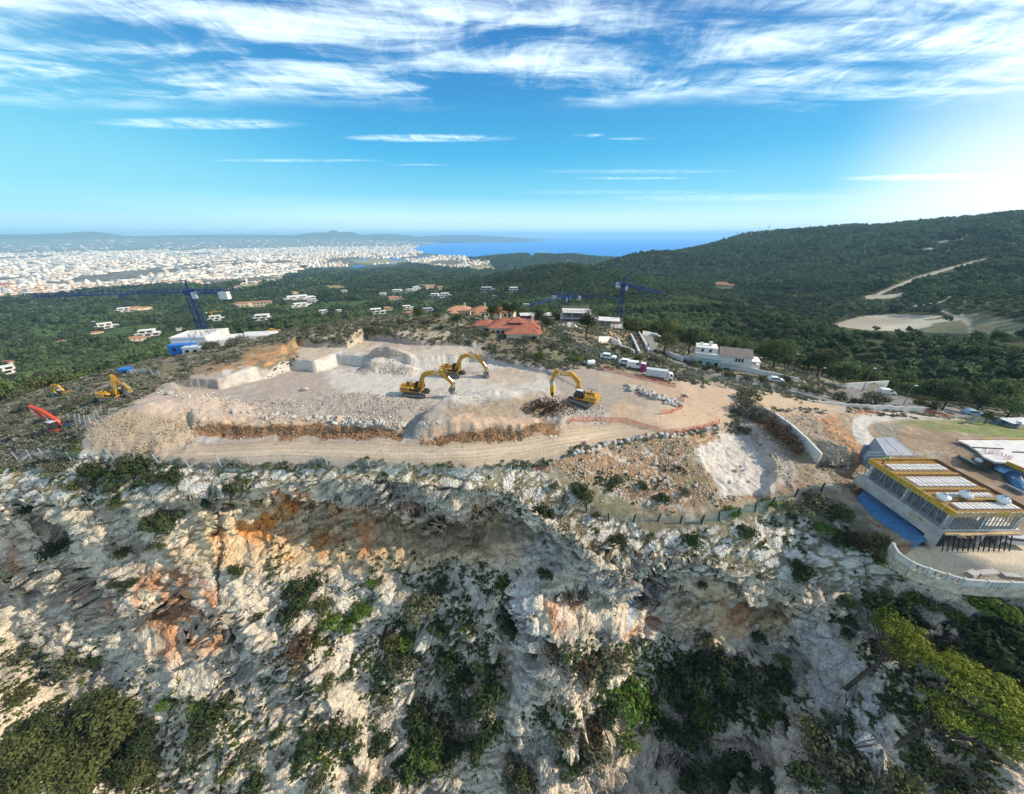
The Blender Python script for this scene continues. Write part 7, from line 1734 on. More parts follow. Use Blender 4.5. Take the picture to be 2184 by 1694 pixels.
# ------------------------------------------------------------------ vehicles
def car(loc, rz, label, kind="car", body=WHT, gp="parked cars"):
    root = empty("parked_" + kind, loc, rz); tag(root, label, kind, gp)
    if kind == "van": prof = [(-2.2, .35), (2.15, .35), (2.2, .85), (1.9, 1.05), (1.15, 1.2), (.55, 1.85), (-2.0, 1.9), (-2.2, 1.6)]; h, gw = 1.9, [(.6, 1.78), (1.1, 1.22), (.1, 1.22), (.1, 1.78)]
    else: prof = [(-2.1, .35), (2.1, .35), (2.15, .75), (1.9, .92), (1.0, 1.0), (.35, 1.5), (-1.3, 1.52), (-1.95, 1.05), (-2.12, .95)]; h, gw = 1.5, [(.3, 1.44), (.85, 1.02), (-1.6, 1.04), (-1.2, 1.45)]
    m = MB(); m.prism(prof, -.86, .86); m.build("body", body, root)
    for y in (-.875, .865): m = MB(); m.prism(gw, y, y + .01); m.build("window", DARKW, root)
    m = MB(); q = (1.15, 1.2, .55, 1.85) if kind == "van" else (1.0, 1.0, .35, 1.5)
    m.add([(q[0] + .03, -.72, q[1] + .06), (q[0] + .03, .72, q[1] + .06), (q[2] + .06, .66, q[3] - .04), (q[2] + .06, -.66, q[3] - .04)], [(0, 1, 2, 3)]); m.build("windscreen", DARKW, root)
    for x in (-1.3, 1.35):
        for y in (-.8, .8): m = MB(); m.tube((x, y - .1, .33), (x, y + .1, .33), .33, n=14); wl = m.build("wheel", BLK, root); m = MB(); m.tube((x, y - .115, .33), (x, y + .115, .33), .19, n=10); m.build("rim", STEEL, wl)
    for y in (-.62, .62): m = MB(); m.box(2.12, 2.2, y - .16, y + .16, .62, .78); m.build("headlight", CHROME, root)
def gpt(px, py): return on_ground(px, py)
car(gpt(1890, 840), R(-12), "white van parked alone on the grey car park", "van", gp="vehicles on the car park")
car(gpt(1337, 776), R(-18), "white car parked on the track edge right of the white tank", gp="vehicles by the track")
car(gpt(1297, 765), R(-20), "white car half hidden by scrub beyond the white tank", gp="vehicles by the track")
car(gpt(1388, 712), R(-40), "white car, upper of two parked on the curved road", gp="cars on the curved road")
car(gpt(1398, 719), R(-40), "white car, lower of two parked on the curved road", gp="cars on the curved road")
BLUC = pm("pale_blue_car_paint", (.30, .45, .58), .35, None, .5)
car(gpt(2072, 884), R(-14), "pale blue car on the road beside the green site screens", body=BLUC, gp="vehicles on the car park")
car(gpt(1652, 812), R(-15), "white car behind the olive bushes by the boundary wall", gp="vehicles by the villa wall")
p = P(2150, 1156, -6.85); car(p, R(-10), "white topped dark car parked under the concrete shell", body=pm("silver_car_paint", (.45, .48, .5), .3, None, .5), gp="vehicles on the site")
def truck():
    p = gpt(1400, 806); root = empty("box_truck", p, R(-22), .66); tag(root, "grey box truck parked beside the orange netting by the road bend", "truck")
    m = MB(); m.box(-4.2, 3.4, -1.25, 1.25, .95, 3.5); m.build("box_body", pm("pale_grey_panel", (.50, .53, .56), .5), root)
    m = MB()
    for x in (-4.22, 3.38): m.box(x, x + .05, -1.28, 1.28, .92, 3.53)
    m.box(-4.2, 3.4, -1.29, 1.29, .85, 1.0); m.build("edge_trim", STEEL, root)
    m = MB(); m.prism([(3.6, .6), (5.3, .6), (5.3, 1.7), (4.9, 2.7), (3.6, 2.8)], -1.15, 1.15); cb = m.build("cab", WHT, root)
    m = MB(); m.prism([(4.2, 1.75), (5.1, 1.75), (4.8, 2.5), (4.2, 2.55)], -1.17, 1.17); m.build("window", DARKW, cb)
    m = MB(); m.box(-4.1, 5.2, -.9, .9, .55, .85); m.build("chassis", BLK, root)
    for x in (-2.8, -1.7, 4.4):
        for y in (-1.0, 1.0): m = MB(); m.tube((x, y - .15, .48), (x, y + .15, .48), .48, n=14); m.build("wheel", BLK, root)
truck()
p = gpt(1369, 790); root = empty("site_toilet", p, R(-22)); tag(root, "magenta portable toilet in front of the grey truck", "portable toilet")
m = MB(); m.box(-.6, .6, -.6, .6, 0, 2.1); m.build("body", pm("magenta_plastic", (.42, .05, .20), .5), root); m = MB(); m.box(-.66, .66, -.66, .66, 2.1, 2.3, (.2, .2, .2, .2)); m.build("roof", WHT, root); m = MB(); m.box(-.4, .4, -.63, -.6, .1, 1.9); m.build("door", pm("dark_magenta_plastic", (.3, .035, .14), .5), root)
car(gpt(1354, 785), R(-20), "white van parked in front of the magenta toilet", "van", gp="vehicles by the track")
p = gpt(1259, 779); root = empty("water_tank", p, R(8), .62); tag(root, "white cylindrical tank lying at the top edge of the quarry", "tank")
m = MB(); m.tube((-1.5, 0, 1.15), (1.5, 0, 1.15), 1.1, n=24); m.tube((-1.65, 0, 1.15), (1.65, 0, 1.15), .8, n=20); m.build("shell", WHT, root)
m = MB()
for x in (-1.0, 1.0): m.box(x - .12, x + .12, -.9, .9, 0, .4)
m.build("cradle", STEEL, root)
m = MB(); m.tube((0, 0, 2.2), (0, 0, 2.4), .25, n=12); m.build("hatch", STEEL, root)
# ------------------------------------------------------------------ lamp posts
for px, py, hx, hy, lb in ((1839, 834, 1861, 789, "tall lamp post in front of the white car park wall"), (1924, 868, 1946, 827, "lamp post at the near edge of the car park beside the panel wall"), (1744, 808, 1753, 785.5, "lamp post beside the dark round tree left of the car park"), (1686, 786, 1694, 755.5, "lamp post just right of the round stone pine"), (1611, 788, 1619, 764, "lamp post between the white villa and the stone pine")):
    p = gpt(px, py); dep = p.y * CP - (p.z - CAM_Z) * SP; H_ = math.hypot(hx - px, hy - py) * dep / 750 * 1.02
    root = empty("lamp_post", p); tag(root, lb, "lamp post", "lamp posts along the road"); m = MB(); m.tube((0, 0, 0), (0, 0, H_), .11, .07, 8); m.build("pole", STEEL, root)
    m = MB(); m.bar((0, 0, H_), (.9, .1, H_ + .15), .09); ar = m.build("arm", STEEL, root); m = MB(); m.box(.6, 1.35, -.1, .3, H_ + .08, H_ + .24); m.build("lamp_head", pm("pale_lamp_head", (.6, .6, .6), .4), root)
p = gpt(1049, 735); root = empty("red_beacon_post", p); tag(root, "thin red and white survey post on the crest above the pit", "post")
m = MB(); m.tube((0, 0, 0), (0, 0, 7.0), .07, n=6); m.build("pole", pm("dull_red_pole", (.35, .12, .09), .6), root); m = MB(); m.box(-.2, .2, -.2, .2, .5, 1.4); m.build("box", RED, root)
# ------------------------------------------------------------------ fences and netting
def net_mat(name, col, alpha):
    m = bpy.data.materials.new(name); m.use_nodes = True; g = NT(m.node_tree); b = g.n['Principled BSDF']; b.inputs['Base Color'].default_value = (*col, 1); b.inputs['Roughness'].default_value = .7
    tr = g.node('ShaderNodeBsdfTransparent'); mx = g.node('ShaderNodeMixShader'); oc = g.node('ShaderNodeTexCoord')
    f = g.smooth(g.noise(oc.outputs['Object'], 7, 3, .6), .3, .7, alpha - .2, alpha + .2)
    g.l.new(f, mx.inputs[0]); g.l.new(tr.outputs[0], mx.inputs[1]); g.l.new(b.outputs[0], mx.inputs[2]); g.l.new(mx.outputs[0], g.n['Material Output'].inputs[0]); return m
ORN = net_mat("orange_netting", (.55, .15, .09), .5); WIRE = net_mat("wire_mesh", (.30, .36, .36), .22); GREENN = net_mat("green_screen_net", (.22, .30, .22), .75)
def fence(name, pts, h, net, post_mat, label, cat, post_every=2.5, pw=.05, sag=.12, group=None, lean=0.0, post_h=None):
    W_ = [on_ground(a, b) for a, b in pts]; o0 = W_[0].copy(); root = empty(name, o0); tag(root, label, cat, group); r = np.random.default_rng(int(pts[0][0] * 3))
    pos = []
    for i in range(len(W_) - 1):
        L = (W_[i + 1] - W_[i]).length; n = max(1, int(round(L / post_every)))
        for k in range(n): pos.append(W_[i].lerp(W_[i + 1], k / n))
    pos.append(W_[-1]); V_, F_ = [], []
    for i, p_ in enumerate(pos):
        q = p_ - o0; q.z -= .1; t = Vector((r.normal() * .08 + lean, r.normal() * .05, 1)); m = MB(); m.bar(q, q + t * (post_h or h) * 1.05, pw * 2); m.build("post", post_mat, root)
        for k in range(4): V_.append(q + t * h * k / 3 * (1 - sag * (r.random() if k == 3 else 0)) + Vector((r.normal() * .04, r.normal() * .04, .1)))
    for i in range(len(pos) - 1):
        for k in range(3): F_.append((i * 4 + k, i * 4 + k + 1, i * 4 + 4 + k + 1, i * 4 + 4 + k))
    if net: mesh_np("netting", np.array(V_), np.array(F_), net, parent=root)
    return root
OG = "orange safety netting round the site"
fence("safety_netting", [(1281, 786), (1320, 797), (1370, 808), (1410, 818), (1441, 826)], 1.1, ORN, TIMB, "long orange netting along the bank below the parked cars", "netting", 3.5, group=OG)
fence("safety_netting", [(1408, 884), (1432, 880), (1452, 872), (1458, 860), (1450, 846)], 1.0, ORN, TIMB, "orange netting curving round the boulder heap at the road bend", "netting", 3, group=OG)
fence("safety_netting", [(1212, 905), (1218, 898), (1270, 898), (1335, 898)], 1.0, ORN, TIMB, "orange netting beside the haul road under the breaker excavator", "netting", 3, group=OG)
fence("safety_netting", [(1338, 900), (1380, 914), (1420, 924), (1456, 923), (1500, 914), (1533, 902)], 1.1, ORN, TIMB, "orange netting along the outer edge of the road bend", "netting", 3, group=OG)
fence("safety_netting", [(1823, 882), (1846, 881), (1869, 882)], .9, ORN, TIMB, "short orange netting in front of the stepped panel wall", "netting", 2.5, group=OG)
fence("safety_netting", [(1966, 880), (1990, 883), (2029, 892)], 1.2, ORN, TIMB, "orange netting at the right end of the panel wall", "netting", 2.5, group=OG)
fence("safety_netting", [(1138, 1004), (1152, 1000), (1172, 1008)], .8, ORN, TIMB, "crumpled orange netting on the slabs below the haul road", "netting", 2, group=OG, sag=.6)
fence("safety_netting", [(1850, 1108), (1866, 1118), (1876, 1126)], .6, ORN, TIMB, "scrap of orange netting beside the blue tarpaulin", "netting", 2, group=OG, sag=.6)
fence("safety_netting", [(1918, 1172), (1930, 1168), (1944, 1164)], .9, ORN, TIMB, "orange netting at the top of the balustrade", "netting", 2, group=OG, sag=.4)
GPOST = pm("galvanised_post", (.38, .40, .41), .5)
fence("wire_fence", [(40, 985), (97, 978), (153, 987), (203, 985), (242, 979), (296, 986), (343, 993), (405, 998), (470, 996), (533, 996), (601, 990), (700, 998), (790, 1003), (870, 1006)], 2.1, WIRE, GPOST, "long wire fence with thin metal posts along the cliff rim", "fence", 6.5, .045, .0, lean=-.05)
fence("wire_fence", [(930, 1012), (965, 1016), (1025, 1016), (1090, 1010)], 1.6, WIRE, GPOST, "short wire fence on the rim right of the long one", "fence", 4, .045, .0)
fence("wire_fence", [(1201, 1070), (1250, 1092), (1297, 1110), (1350, 1112), (1402, 1110), (1450, 1114), (1494, 1116)], 1.5, WIRE, BLK, "wire fence with black posts across the stony slope", "fence", 5.5, .09, .3)
fence("wire_fence", [(1494, 1116), (1533, 1108), (1572, 1100), (1610, 1090), (1645, 1078), (1695, 1058), (1753, 1044)], 1.7, net_mat("greenish_net", (.28, .38, .33), .38), BLK, "greenish net fence with black posts climbing to the right", "fence", 4.5, .09, .1)
fence("wire_fence", [(1460, 800), (1500, 808), (1560, 816), (1620, 828), (1680, 840), (1740, 850)], 1.8, WIRE, GPOST, "wire fence in front of the olive bushes beside the dirt road", "fence", 4, .045, .0)
fence("wire_fence", [(1210, 742), (1260, 752), (1320, 762)], 1.6, WIRE, GPOST, "thin wire fence on the scrub above the parked white cars", "fence", 5, .04, .0)
fence("site_screen", [(2056, 899), (2085, 898), (2109, 902)], 2.0, GREENN, GPOST, "pale green screen panels beside the blue ones", "screen", 2.5, group="site screens")
fence("site_screen", [(2109, 902), (2140, 905), (2166, 912)], 2.0, net_mat("blue_screen_net", (.05, .22, .38), .85), GPOST, "blue screen panels at the right edge of the grassy plot", "screen", 2.5, group="site screens")
fence("wire_fence", [(150, 900), (190, 905), (215, 880)], 1.8, WIRE, GPOST, "leaning mesh fence between the drill rig and the dirt mound", "fence", 4, .045, .2, lean=.2)
fence("wire_fence", [(280, 800), (310, 795), (340, 800)], 1.5, net_mat("pale_mesh", (.45, .47, .45), .4), GPOST, "mesh fence panel on the scrub beside the blue water tank", "fence", 4, .05, .1)
p = gpt(2165, 912); root = empty("white_awning", p, R(-10)); tag(root, "white fabric awning at the right edge beside the blue screens", "awning")
m = MB(); m.add([(-2.5, -1.5, 1.7), (4, -1.5, 1.9), (4, 1.5, 2.4), (-2.5, 1.5, 1.6), (.5, 0, 2.2)], [(0, 1, 4), (1, 2, 4), (2, 3, 4), (3, 0, 4)]); m.build("canopy", WHT, root)
for x, y in ((-2.4, -1.4), (3.9, -1.4), (-2.4, 1.4), (3.9, 1.4)): m = MB(); m.bar((x, y, 0), (x, y, 1.75), .08); m.build("pole", GPOST, root)
# ------------------------------------------------------------------ boulders, one by one
def boulder_mesh(seed, n=14, k=9):
    r = np.random.default_rng(seed); T, H = np.meshgrid(np.linspace(0, 2 * math.pi, n + 1)[:-1], np.linspace(-1, 1, k), indexing='ij'); q = np.sqrt(1 - np.clip(H, -.985, .985) ** 2)
    d = np.stack([q * np.cos(T), q * np.sin(T), H], -1); rad = np.full(T.shape, 9.0)
    for _ in range(13): nn = r.normal(size=3); nn /= np.linalg.norm(nn); c = d @ nn; rad = np.minimum(rad, np.where(c > .15, (.72 + .28 * r.random()) / np.maximum(c, .15), 9))
    v = d * np.minimum(rad, 1.25)[..., None] * np.array((1, .85, .72)); i = np.arange(n)[:, None]; j = np.arange(k - 1)[None]
    f = np.stack([i * k + j, ((i + 1) % n) * k + j, ((i + 1) % n) * k + j + 1, i * k + j + 1], -1).reshape(-1, 4); o = mesh_np("boulder", v.reshape(-1, 3), f, M_boul); me = o.data; bpy.data.objects.remove(o); return me
M_boul = pm("boulder_limestone", (.43, .41, .375), .95, (3, .25), .1, 0.0, (5, .6, .12)); M_boul2 = M_boul
BM = [boulder_mesh(700 + i) for i in range(8)]; M_boul = pm("reddish_boulder", (.46, .34, .25), .95, (3, .3), .1, 0.0, (5, .6, .12)); BR = [boulder_mesh(720 + i) for i in range(4)]
def boulder(px, py, s, label, gp, red=False, lift=0.0):
    p = on_ground(px, py); o = bpy.data.objects.new("boulder", (BR if red else BM)[int(rng.integers(0, 4 if red else 8))]); o.location = p + Vector((0, 0, s * .35 + lift)); o.scale = (s, s * (.8 + .3 * rng.random()), s * (.75 + .35 * rng.random())); o.rotation_euler = (rng.random() * .5, rng.random() * .5, rng.random() * 6.28); link(o); tag(o, label, "boulder", gp)
for k in range(70):
    t = rng.random(); w_ = rng.normal() * .42
    boulder(1338 + 110 * t + w_ * 8, 828 + 36 * t + w_ * 10 + rng.normal() * 2.0, .32 + .4 * rng.random(), "pale angular boulder in the heap inside the road bend", "boulders heaped inside the road bend", lift=.35 * max(0, 1 - abs(w_) * 2))
ROW = [(1225, 967), (1248, 964), (1265, 962), (1281, 952), (1301, 945), (1328, 944), (1355, 935), (1378, 932), (1415, 930), (1438, 928), (1470, 926), (1500, 920), (1530, 912)]
for k in range(44):
    t = k / 43 * (len(ROW) - 1); i = min(int(t), len(ROW) - 2); f = t - i; red = rng.random() < .2
    boulder(ROW[i][0] * (1 - f) + ROW[i + 1][0] * f + rng.normal() * 2, ROW[i][1] * (1 - f) + ROW[i + 1][1] * f + rng.normal() * 1.5, .3 + .32 * rng.random(), ("reddish" if red else "whitish") + " boulder in the row edging the haul road", "boulders edging the haul road", red)
ROW2 = [(500, 882), (560, 885), (640, 890), (690, 894), (735, 899), (770, 906), (800, 902), (840, 905), (870, 912)]
for k in range(56):
    t = rng.random() * (len(ROW2) - 1); i = min(int(t), len(ROW2) - 2); f = t - i; red = rng.random() < .12
    boulder(ROW2[i][0] * (1 - f) + ROW2[i + 1][0] * f, ROW2[i][1] * (1 - f) + ROW2[i + 1][1] * f + rng.normal() * 3, .25 + .38 * rng.random() ** 2, ("brown" if red else "pale") + " boulder in the line behind the left earth bank", "boulders behind the left earth bank", red)
for k in range(40):
    boulder(1200 + 400 * rng.random(), 985 + 90 * rng.random() + 0, .22 + .3 * rng.random() ** 2, "stray pale boulder on the red stony slope below the road", "stray boulders on the red slope", rng.random() < .3)
for px, py, s, lb in ((1462, 845, .7, "brown boulder at the tip of the boulder heap"), (1152, 852, .6, "pale boulder beside the brush pile"), (650, 832, .8, "large pale boulder on the left rubble slope"), (720, 898, .85, "biggest brown boulder in the line behind the earth bank"), (360, 842, .7, "flat white boulder on the left dirt rise")): boulder(px, py, s, lb, "single boulders", lb.startswith(("brown", "biggest")))
# brush pile by the breaker
def brush():
    p = on_ground(1168, 874); r = np.random.default_rng(31); parts = []
    for k in range(420):
        a = r.random() * 6.28; q = np.sqrt(r.random()); x, y = 3.6 * q * math.cos(a), 2.0 * q * math.sin(a); z = 1.7 * (1 - q * q) * r.random() + .1; d = r.normal(size=3); d[2] = abs(d[2]) * .5; d /= np.linalg.norm(d); L = .4 + .6 * r.random()
        b_ = np.array((x, y, z)); parts.append(taper([tuple(b_ - d * L * .5), tuple(b_ + r.normal(size=3) * .08), tuple(b_ + d * L * .5)], [.045, .035, .012], 3))
    me = mesh_of("brush_pile", parts, pm("dry_branches", (.075, .05, .032), .95)); root = empty("brush_pile", p, 0, 1.45); tag(root, "heap of torn up brown branches beside the breaker excavator", "brush pile"); o = bpy.data.objects.new("branches", me); o.parent = root; link(o)
    v, f = pine_crown(777, 900, 14, (3.4, 1.9, 1.3), .13); o = bpy.data.objects.new("dry_leaves", mesh_of("dry_leaves", [(v, f)], LEAF['brown'])); o.parent = root; link(o)
brush()
# ------------------------------------------------------------------ trees that stand out
def special_tree(px, py, rp, kind, label, name="broad_tree", cat="tree", tall=1.0, n=1500, size=.06, sh=(1, 1, .9), trunk=True, base=None, gp=None):
    p = on_ground(px, py + rp * .8) if base is None else Vector(base); dep = p.y * CP - (p.z - CAM_Z) * SP; s = rp * dep / 750
    v, f = pine_crown(int(px + py), n, 30, sh, size); v = v + np.array((0, 0, 1.15)); k = (mesh_of(name + "_crown", [(v, f)], LEAF[kind]), mesh_of(name + "_trunk", straight_trunk(1.1, .06), M_bark))
    return put_tree(k, p, s, label, gp, name, cat, tall=tall)
special_tree(1649, 757, 35, 'pine', "round stone pine with a dense dome crown right of the white villa", "stone_pine", "pine tree", n=2600, size=.05, sh=(1, 1, .8))
special_tree(1743, 776, 30, 'dark', "dark round tree between the stone pine and the car park", tall=1.1)
special_tree(1466, 741, 27, 'dark', "dark pine standing at the left side of the white villa", tall=1.2)
special_tree(1415, 733, 28, 'oliveg', "broad green tree in front of the curved road's parked cars", tall=.95)
special_tree(1424, 700, 22, 'oliveg', "spiky green tree behind the parked cars on the curved road", tall=1.1)
special_tree(1251, 702, 24, 'dark', "tall dark pine in front of the concrete skeletons", tall=1.25)
special_tree(1148, 685, 20, 'dark', "dark pine just right of the red roofed villa", tall=1.2); special_tree(1166, 696, 17, 'dark', "smaller dark pine beside the rock face", tall=1.1)
special_tree(1088, 664, 25, 'dark', "broad dark pine behind the brown tiled houses"); special_tree(1050, 671, 19, 'dark', "dark round tree between the brown tiled houses")
special_tree(975, 687, 16, 'dark', "dark bushy tree on the crest left of the brown tiled houses"); special_tree(935, 678, 14, 'oliveg', "bright green round tree on the crest"); special_tree(893, 679, 13, 'dark', "tall dark cypress like tree on the crest", tall=1.4)
special_tree(2006, 851, 30, 'dark', "dark bush like tree at the far end of the car park"); special_tree(2079, 862, 27, 'dark', "dark tree right of the last lamp post"); special_tree(2139, 874, 34, 'pine', "broad green tree above the pale blue car"); special_tree(2175, 882, 28, 'pine', "green tree cut by the right edge above the awning")
special_tree(1352, 690, 9, 'oliveg', "small round tree, left one by the curved road"); special_tree(1368, 694, 9, 'oliveg', "small round tree, right one by the curved road")
special_tree(2097, 893, 13, 'dark', "little palm like tree in front of the green screens", tall=1.2)
# clipped hedge on the car park wall
def hedge(name, pts, w_, h, label, kind='hedge'):
    W_ = [on_ground(a, b) for a, b in pts]; o0 = W_[0].copy(); r = np.random.default_rng(8); C, D_ = [], []
    for i in range(len(W_) - 1):
        n = int((W_[i + 1] - W_[i]).length * 130); t = r.random(n); p_ = np.array(W_[i] - o0)[None] + np.array(W_[i + 1] - W_[i])[None] * t[:, None]; C.append(p_ + np.column_stack([r.normal(size=n) * w_ * .4, r.normal(size=n) * w_ * .4, h * r.random(n) ** .7])); D_.append(r.normal(size=(n, 3)) + np.array((0, -.4, .6)))
    v, f = leaf_quads(np.concatenate(C), np.concatenate(D_), .13, r); o = mesh_np(name, v, f, LEAF[kind]); o.location = o0; tag(o, label, "hedge", "hedges round the car park")
hedge("hedge", [(1786, 826), (1830, 823), (1888, 820)], 1.1, 2.6, "yellow green hedge on top of the white car park wall"); hedge("hedge", [(1904, 831), (1950, 845), (1992, 858)], 1.5, 1.6, "green hedge bordering the right side of the car park", 'oliveg')
# the bright pines leaning from the cliff at lower right, and the wood at lower left
def cliff_pine(base_px, bend_px, crown, label, seed, gp, leaf='pale', trunk_r=.28):
    b = on_ground(*base_px); parts = []; cs = []
    for px, py, rp, up in crown:
        q = on_ground(px, py + rp * .2); dep = q.y * CP - (q.z - CAM_Z) * SP; s = rp * dep / 750; cs.append((q + Vector((0, 0, s * .75 + up)), s))
    root = empty("leaning_pine", b); tag(root, label, "pine tree", gp); r = np.random.default_rng(seed); VV, FF, n = [], [], 0
    for c, s in cs:
        m_ = int(2600 * min(1.6, max(.5, (s / 3.0) ** 1.2))); p_, d_ = crown_pts(r, m_, 40, .24, (1, 1, .62)); v, f = leaf_quads(p_, d_, .034 * (.7 + .7 * r.random(m_)), r, 1.5); v = v * s + np.array(c - b); VV.append(v); FF.append(f + n); n += len(v)
    mesh_np("crown", np.concatenate(VV), np.concatenate(FF), LEAF[leaf], parent=root)
    mid = on_ground(*bend_px) - b + Vector((0, 0, .9)); tips = []
    tb = MB(); c0 = cs[0][0] - b; v, f = taper([(0, 0, -.5), tuple(mid * .5 + Vector((0, 0, .1))), tuple(mid), tuple(mid.lerp(c0, .6)), tuple(c0)], [trunk_r, trunk_r * .9, trunk_r * .75, trunk_r * .5, trunk_r * .2], 8); P2 = [(v, f)]
    for c, s in cs:
        e = c - b
        for k in range(5): tip = e + Vector((r.normal() * s * .5, r.normal() * s * .5, r.random() * s * .35)); st = mid.lerp(e, .2 + .1 * k); P2.append(taper([tuple(st), tuple(st.lerp(tip, .5) + Vector((0, 0, .15))), tuple(tip)], [trunk_r * .35, trunk_r * .22, .03], 5))
    o = bpy.data.objects.new("trunk", mesh_of("trunk", P2, M_bark)); o.parent = root; link(o)
cliff_pine((1800, 1469), (1866, 1424), [(1902, 1362, 50, .6), (1872, 1346, 34, .4), (1940, 1408, 46, .6), (1905, 1400, 34, .2)], "bright yellow green pine whose bare dark trunk leans out of the rock", 61, "bright pines at lower right")
cliff_pine((1902, 1594), (1951, 1572), [(2010, 1462, 56, 1.0), (2075, 1500, 66, 1.2), (2125, 1560, 66, 1.0), (1990, 1530, 52, .6), (2060, 1575, 56, .5), (2160, 1610, 52, .8), (2035, 1435, 34, .9)], "largest bright yellow green pine, spreading over the lower right slope", 62, "bright pines at lower right")
LL = [(263, 1532, 62), (214, 1505, 44), (285, 1563, 46), (156, 1581, 54), (201, 1612, 52), (67, 1599, 48), (125, 1634, 48), (268, 1640, 54), (24, 1665, 50), (187, 1675, 52), (318, 1575, 38), (321, 1640, 34), (100, 1540, 40), (75, 1670, 46)]
for i, (t, lb) in enumerate(zip(LL, one_by_one(LL, lambda t: ('olive green' if t[0] % 2 else 'dark green') + ' tree in the grove at the lower left corner', lambda t: t[0]))):
    p = on_ground(t[0], t[1] + t[2] * .3); dep = p.y * CP - (p.z - CAM_Z) * SP; s = t[2] * dep / 750
    v, f = pine_crown(900 + i % 5, 1500, 26, (1, 1, .8), .062); v = v + np.array((0, 0, .75))
    if i < 5: BUSH['grove', i] = (mesh_of("grove_crown", [(v, f)], LEAF['oliveg' if i % 2 else 'dark']), mesh_of("grove_trunk", straight_trunk(.8, .06), M_bark)); BUSH['grove2', i] = (mesh_of("grove_crown", [(v, f)], LEAF['oliveg']), BUSH['grove', i][1]); BUSH['grove3', i] = (mesh_of("grove_crown", [(v, f)], LEAF['dark']), BUSH['grove', i][1])
    put_tree(BUSH['grove2' if t[0] % 2 else 'grove3', i % 5], p + Vector((0, 0, -.3)), s, lb, "grove at the lower left", "grove_tree", "tree")
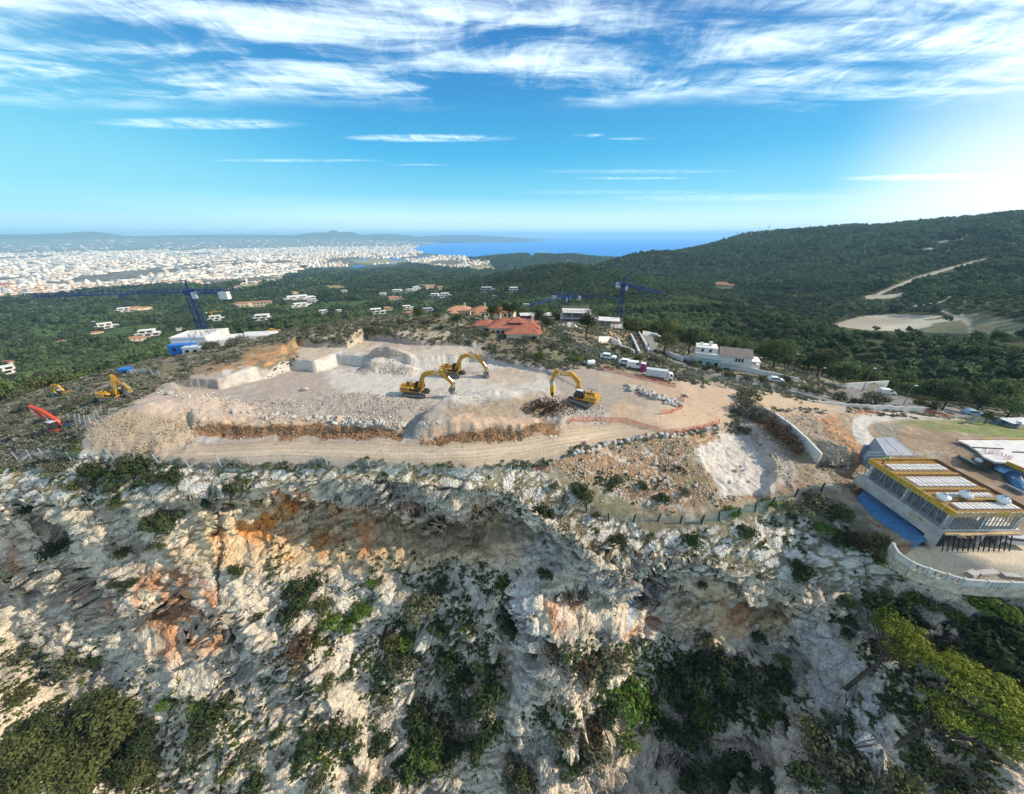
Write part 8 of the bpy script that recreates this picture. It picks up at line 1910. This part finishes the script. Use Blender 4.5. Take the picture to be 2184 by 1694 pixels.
# worker on the deck
def person():
    p = P(1879, 990, -.95); root = empty("person", p, R(-60)); tag(root, "worker in a yellow hi-vis vest and helmet bending on the formwork deck", "person")
    V_ = {'pelvis': (0, 0, .92, .14), 'waist': (.06, 0, 1.05, .125), 'chest': (.26, 0, 1.24, .155), 'neck': (.4, 0, 1.36, .06), 'head': (.5, 0, 1.44, .1), 'top': (.56, 0, 1.5, .085), 'hl': (0, .1, .88, .1), 'kl': (.12, .12, .48, .07), 'al': (-.02, .12, .08, .05), 'fl': (.12, .13, .04, .045), 'hr': (0, -.1, .88, .1), 'kr': (.2, -.13, .5, .07), 'ar': (.1, -.13, .08, .05), 'fr': (.25, -.14, .04, .045), 'sl': (.28, .2, 1.26, .065), 'el': (.42, .24, 1.0, .048), 'wl': (.6, .18, .82, .036), 'dl': (.68, .16, .76, .04), 'sr': (.28, -.2, 1.26, .065), 'er': (.46, -.23, 1.02, .048), 'wr': (.64, -.14, .86, .036), 'dr': (.72, -.12, .8, .04)}
    E = [('pelvis', 'waist'), ('waist', 'chest'), ('chest', 'neck'), ('neck', 'head'), ('head', 'top'), ('pelvis', 'hl'), ('hl', 'kl'), ('kl', 'al'), ('al', 'fl'), ('pelvis', 'hr'), ('hr', 'kr'), ('kr', 'ar'), ('ar', 'fr'), ('chest', 'sl'), ('sl', 'el'), ('el', 'wl'), ('wl', 'dl'), ('chest', 'sr'), ('sr', 'er'), ('er', 'wr'), ('wr', 'dr')]
    ks = list(V_); me = bpy.data.meshes.new("body"); me.from_pydata([V_[k][:3] for k in ks], [(ks.index(a), ks.index(b)) for a, b in E], [])
    o = bpy.data.objects.new("body", me); o.parent = root; link(o); sk = o.modifiers.new("skin", 'SKIN')
    for i, k in enumerate(ks): me.skin_vertices[0].data[i].radius = (V_[k][3],) * 2
    me.skin_vertices[0].data[0].use_root = True; ss = o.modifiers.new("smooth", 'SUBSURF'); ss.levels = 1; ss.render_levels = 1
    m = bpy.data.materials.new("work_clothes"); m.use_nodes = True; m.node_tree.nodes['Principled BSDF'].inputs['Base Color'].default_value = (.05, .055, .07, 1); me.materials.append(m)
    q = MB(); q.tube((.02, 0, 1.0), (.16, 0, 1.16), .165, .175, 12); q.tube((.16, 0, 1.16), (.33, 0, 1.31), .18, .12, 12); q.build("vest", pm("hi_vis_yellow", (.62, .80, .05), .7, None), root)
    q = MB(); q.tube((.52, 0, 1.47), (.59, 0, 1.56), .125, .06, 12); q.build("helmet", pm("white_helmet", (.75, .75, .7), .4, None), root)
person()
# black pipes dropped at the end of the site wall
p = on_ground(1762, 992); root = empty("pipe_coil", p); tag(root, "tangle of black plastic pipe at the foot of the site wall", "pipe coil")
for k in range(5):
    pts = [(1.3 * math.cos(t) * (1 + .1 * k) + .1 * k + 1.4, .7 * math.sin(t) * (1 - .06 * k), .1 + .06 * k + .05 * math.sin(3 * t)) for t in np.linspace(.3 * k, 6.0 + .1 * k, 22)]; v, f = taper(pts, [.05] * 22, 5); o = bpy.data.objects.new("loop", mesh_of("pipe_loop", [(v, f)], BLK)); o.parent = root; link(o)
m = MB(); m.bar((-1.2, -.4, .2), (.2, .3, .7), .5, .3); m.build("black_sheet", BLK, root)
# ------------------------------------------------------------------ haze
def make_haze():
    x0, x1, y0, y1, z0, z1 = -58000, 95000, -600, 105000, -240, 218
    V = [(x, y, z) for x in (x0, x1) for y in (y0, y1) for z in (z0, z1)]
    F = [(0, 1, 3, 2), (4, 6, 7, 5), (0, 4, 5, 1), (2, 3, 7, 6), (0, 2, 6, 4), (1, 5, 7, 3)]
    m = bpy.data.materials.new("haze_air"); m.use_nodes = True
    g = NT(m.node_tree); g.n.clear()
    o = g.node('ShaderNodeOutputMaterial'); v = g.node('ShaderNodeVolumePrincipled')
    v.inputs['Color'].default_value = (.42, .76, 1.0, 1); v.inputs['Density'].default_value = 7.5e-5; v.inputs['Anisotropy'].default_value = .0
    g.l.new(v.outputs[0], o.inputs['Volume'])
    h = mesh_np("haze", np.array(V, float), np.array(F), m)
    tag(h, 'thin blue haze over the plain', 'haze', kind='stuff')
make_haze()
